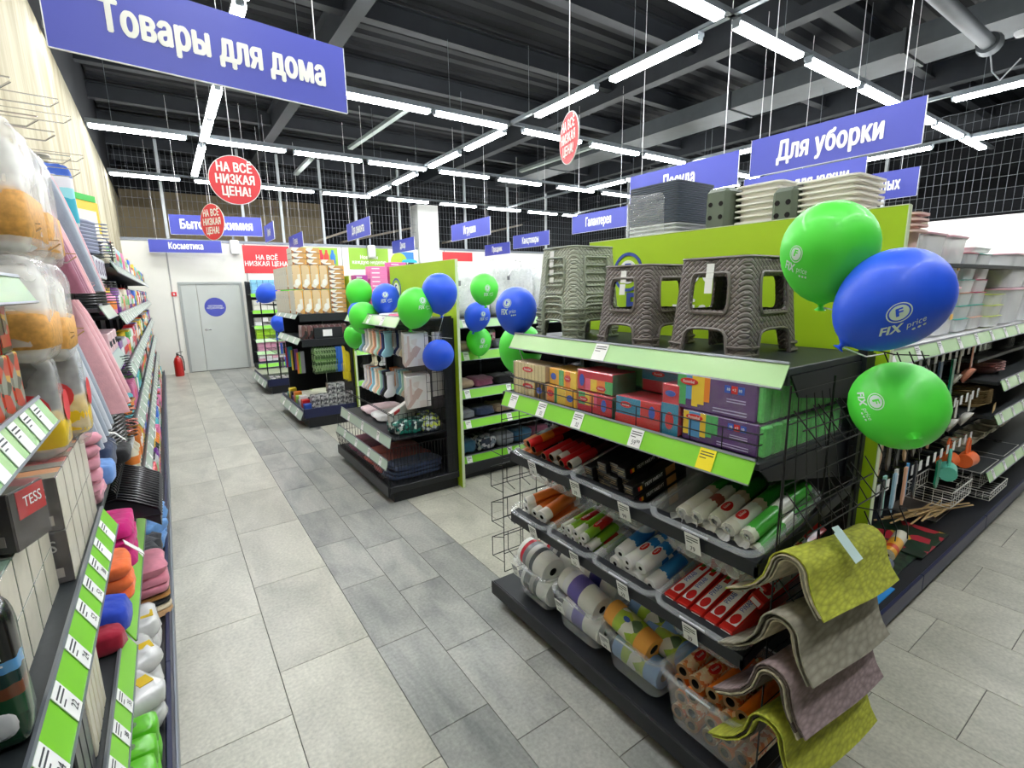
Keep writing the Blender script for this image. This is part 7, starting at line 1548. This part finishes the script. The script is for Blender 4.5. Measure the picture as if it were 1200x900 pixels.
# base deck goods
TOW = FAB('rose towel', (.88, .55, .62))
for k in range(3): cl(-.30, 3.22, .155+.05*k+.10, .26, .30, .055, TOW, 'rose pink towel folded on the base, %s from below' % ORD[k], 240+k, .1, 'rose towels on the base')
for k in range(5): cl(-.32, 3.14+.02*k, .155+.022*k, .30, .26, .026, FAB(['tan', 'cream', 'black2', 'ochre', 'brown'][k], [(.75, .6, .42), (.88, .82, .7), (.1, .1, .1), (.7, .5, .25), (.4, .28, .2)][k]), '%s layer in the leather-like pile under the towels' % ['tan', 'cream', 'black', 'ochre', 'brown'][k], 245+k, .1)
for k, (y, z) in enumerate([(2.80, .155), (2.80, .24), (2.52, .155), (2.52, .24), (2.26, .155), (2.26, .24)]):
    t = thing('film_pack', 'glossy white film pack with yellow label on the base, %s' % ORD[k], 'package', (-.32, y, z), (0, 0, .1*k), 'glossy film packs on the base'); b = B(); b.soft((0, 0, .045), (.22, .24, .09), .4, 20, 8, .07, 250+k); put('pack_body', b.mesh('pack_body', mat('white_film_pack', (.86, .86, .85), .2, coat=.8, bump=.5, bs=18), 60), t)
    b = B(); b.pbox((.04, -.05, .088), (.05, 0, 0), (0, .06, 0), (0, 0, .003)); put('yellow_label', b.mesh('yellow_label', YB), t)
LGB = mat('lime_tea_bag', (.40, .78, .15), .35, coat=.4)
for k in range(5):
    for j in range(2):
        t = thing('lime_pack', 'lime green packet with leaf print on the base, %s along, %s' % (ORD[k], ['lower', 'upper'][j]), 'package', (-.31, 1.62+.105*k, .155+.085*j), (0, .0, .06*(k % 3)), 'lime packets on the base'); b = B(); b.soft((0, 0, .042), (.21, .095, .085), .3, 16, 8, .03, k); put('pack_body', b.mesh('pack_body', LGB, 60), t)
        if j: b = B(); b.soft((.02, 0, .085), (.05, .04, .006), .9, 10, 4); put('leaf_print', b.mesh('leaf_print', mat('dull_leaf', (.35, .5, .3), .5)), t)
cartn(-.34, 1.48, .155, .14, .09, .12, mat('teal_packet', (.2, .65, .7), .4), 'teal packet at the near end of the lime ones', name='teal_packet')
for k in range(5): cl(-.30, 4.0+.12*(k % 3), .155+.09*(k//2), .22, .2, .09, FAB('powder blue', (.45, .65, .88)), 'powder blue bagged cloth on the base, %s' % ORD[k], 260+k, .3*k, 'powder blue bags', amp=.12)
for k in range(4): cl(-.32, 3.56+.1*k, .155, .22, .16, .14, FAB('charcoal', (.25, .26, .28)), 'charcoal bundle on the base, %s' % ORD[k], 270+k, .3*k, 'charcoal bundles', amp=.1)
for k in range(4): cl(-.30, 4.25+.12*k, .155, .2, .14, .22, FAB('white3', (.9, .9, .88)), 'white bundle on the base beyond the blue ones, %s' % ORD[k], 280+k, 0, 'white bundles on the base', amp=.1)
# objects on the upper shelves 3.6 .. 4.4
for k in range(4): cartn(-.42, 3.66+.15*k, 1.95, .13, .14, .12, [mat('lilac_tissue', (.86, .88, .90), .4), mat('purple_ring', (.45, .32, .52), .4)], 'pale tissue box with purple ring below the top shelf, %s' % ORD[k], 'tissue boxes with purple rings', 'tissue_box', extra=lambda b, dx, dy, dz: (b.mt(1), b.ring([[(dx+o, dy*.5+rr*cos(2*pi*i/14), dz*.5+rr*sin(2*pi*i/14)) for i in range(14)] for rr, o in ((.042, .001), (.042, .002), (.028, .002))], False, False)))
b = B(); b.rbox(-.6, 3.64, 1.93, -.33, 4.3, 1.945, .002); put('shelf', b.mesh('shelf', CHAR), LR)
for k in range(3): cartn(-.42, 3.68+.2*k, 1.50, .13, .18, .13, [mat('pink_script_box', (.90, .76, .78), .4), INK], 'pale pink box with dark script on the shelf below the hangers, %s' % ORD[k], 'pink script boxes', extra=lambda b, dx, dy, dz: (b.mt(1), b.tube([(dx+.002, .02+.012*i, dz*.5+.02*sin(i*1.7)) for i in range(12)], .002, 3)))
shelf_y(3.62, 4.3, 1.49, -.30, rm=GREYR)
# white bath pillow and turquoise pack on the highest hooks
t = thing('quilted_cushion', 'white quilted cushion hanging highest beside the wall', 'cushion', (-.45, 4.25, 2.62)); b = B()
for j in range(3):
    for i in range(2): b.soft((.0, -.1+.2*i*.9, -.08-.14*j), (.10, .2, .15), .6, 16, 8)
b.soft((0, -.01, -.22), (.07, .38, .46), .4, 20, 10); put('cushion_body', b.mesh('cushion_body', mat('white_quilt', (.92, .91, .88), .9), 70), t)
t = thing('turquoise_pack', 'turquoise and blue printed pack hanging by the grey covers', 'package', (-.40, 3.62, 2.56), (0, 0, .4)); b = B(); b.soft((0, 0, -.2), (.16, .05, .34), .35, 18, 12, .04, 2); put('pack_body', b.mesh('pack_body', bands('turquoise_print', 'Z', [(0, (.85, .9, .9)), (.2, (.25, .72, .80)), (.55, (.6, .88, .9)), (.7, (.9, .9, .92)), (.85, (.15, .35, .75))], wob=.1), 60), t)
for k in range(5):
    t = thing('ivory_pad', 'ivory rounded pad stacked high by the wall, %s' % ORD[k], 'pad', (-.50, 3.9+.03*k, 2.62-.0*k), (0, 0, .1)); b = B(); b.soft((0, 0, -.02-.025*k), (.16, .3, .03), .5, 18, 6); put('pad_body', b.mesh('pad_body', mat('ivory_pad_m', (.90, .87, .80), .9), 60), t)
t = thing('yellow_board_pack', 'yellow and green printed board standing on the top shelf', 'board', (-.36, 4.45, 2.05), (0, 0, -.5)); b = B(); b.rbox(-.01, -.12, 0, .01, .12, .42, .004); b.mt(1); b.box(-.011, -.10, .42, .011, .1, .46); b.mt(2); b.box(.0101, -.09, .10, .0115, .09, .36); put('board_body', b.mesh('board_body', [YB, mat('vivid_green', (.25, .75, .3), .5), mat('pale_panel', (.92, .92, .85), .5)]), t)
# ---- far section : shelves and small goods, Y 4.3 .. 13.4
cz = [(.155, .36), (.60, .30), (.97, .32), (1.34, .30), (1.71, .30), (2.06, .30)]
for z, _ in cz[1:]:
    for y0 in (4.32, 6.35, 8.38, 10.4, 11.95): shelf_y(y0, min(y0+(2.0 if y0 < 10.3 else 1.5), 13.45), z, -.27, rm=GREYR, rh=.08, tags=[(q+.5)/6 for q in range(6)], tw=.06)
BOT = {}
def bottle(cn, c, h, r, kind):
    k = (cn, round(h, 2), kind)
    if k not in BOT:
        b = B(); H_ = h
        if kind == 0: b.lathe([(.6*r, 0), (r, .01), (r, H_*.62), (r*.45, H_*.76), (r*.38, H_*.8)], 12, None, True, False); b.mt(1); b.lathe([(r*.42, H_*.78), (r*.42, H_*.98), (0.001, H_)], 10); b.mt(2); b.lathe([(r*1.01, H_*.2), (r*1.01, H_*.5)], 12)
        elif kind == 1: b.rbox(-r, -r*1.1, 0, r, r*1.1, H_*.95, .004); b.mt(2); b.box(r, -r*.8, H_*.25, r+.001, r*.8, H_*.7); b.box(-r*.8, -r*1.1-.001, H_*.25, r*.8, -r*1.1, H_*.7); b.mt(1); b.box(-r*.9, -r, H_*.95, r*.9, r, H_)
        else: b.soft((0, 0, H_*.48), (r*2.3, r*2.4, H_*.96), .4, 12, 8, .06, len(BOT)); b.mt(2); b.soft((r*.1, 0, H_*.5), (r*2.25, r*1.4, H_*.4), .4, 10, 5)
        lc = WALLC[(len(BOT)*3+1) % len(WALLC)][1]
        BOT[k] = b.mesh('container', [mat('goods_'+cn, c, .35, coat=.3), mat('goods_cap_%d' % (len(BOT) % 5), [(.9, .9, .9), (.15, .15, .17), (.85, .2, .2), (.2, .4, .8), (.95, .8, .2)][len(BOT) % 5], .4), mat('goods_label_%d' % (len(BOT) % 9), lc, .4)], 50)
    return BOT[k]
WALLC = [('blue', (.20, .42, .82)), ('white', (.90, .91, .90)), ('purple', (.50, .22, .62)), ('pink', (.90, .50, .68)), ('green', (.35, .70, .32)), ('yellow', (.93, .82, .25)), ('turquoise', (.35, .75, .80)), ('red', (.82, .18, .20)), ('silver', (.72, .73, .74)), ('black', (.12, .12, .13)), ('orange', (.92, .52, .2)), ('cream', (.88, .84, .74))]
KNN = ['bottle', 'box', 'pouch']; sname = ['base deck', 'lowest shelf', 'second shelf', 'third shelf', 'fourth shelf', 'top shelf']
LC = {}; r2 = random.Random(11); runs = 0; count = 0
for si, (z, hm) in enumerate(cz):
    y = 4.42 if si else 4.85
    sec = 0
    while y < 13.2:
        ci = r2.randrange(12); kind = r2.randrange(3); r = r2.uniform(.035, .055); h = r2.uniform(.16, hm-.05); n = r2.randint(2, 4) if y < 8 else r2.randint(1, 3)
        cn, c = WALLC[ci]
        for q in range(n):
            if y > 13.2: break
            part = 'near' if y < 7 else 'middle' if y < 10 else 'far'
            lb = '%s %s on the %s, %s part of the left rack' % (cn, KNN[kind], sname[si], part)
            LC[lb] = LC.get(lb, 0)+1; lb = lb.replace(' part of the left rack', ' left rack, %s one' % (ORD[LC[lb]-1] if LC[lb] <= 20 else 'last'))
            t = tag(put(KNN[kind], bottle(cn, c, round(h, 1), .045, kind), None, ((-.33 if si else -.27), y, z+.001), (0, 0, r2.uniform(-.1, .1))), lb, KNN[kind], '%s on the %s of the left rack' % (['bottles', 'boxes', 'pouches'][kind], sname[si])); y += .112; count += 1
        y += .012 if y < 8 else .03
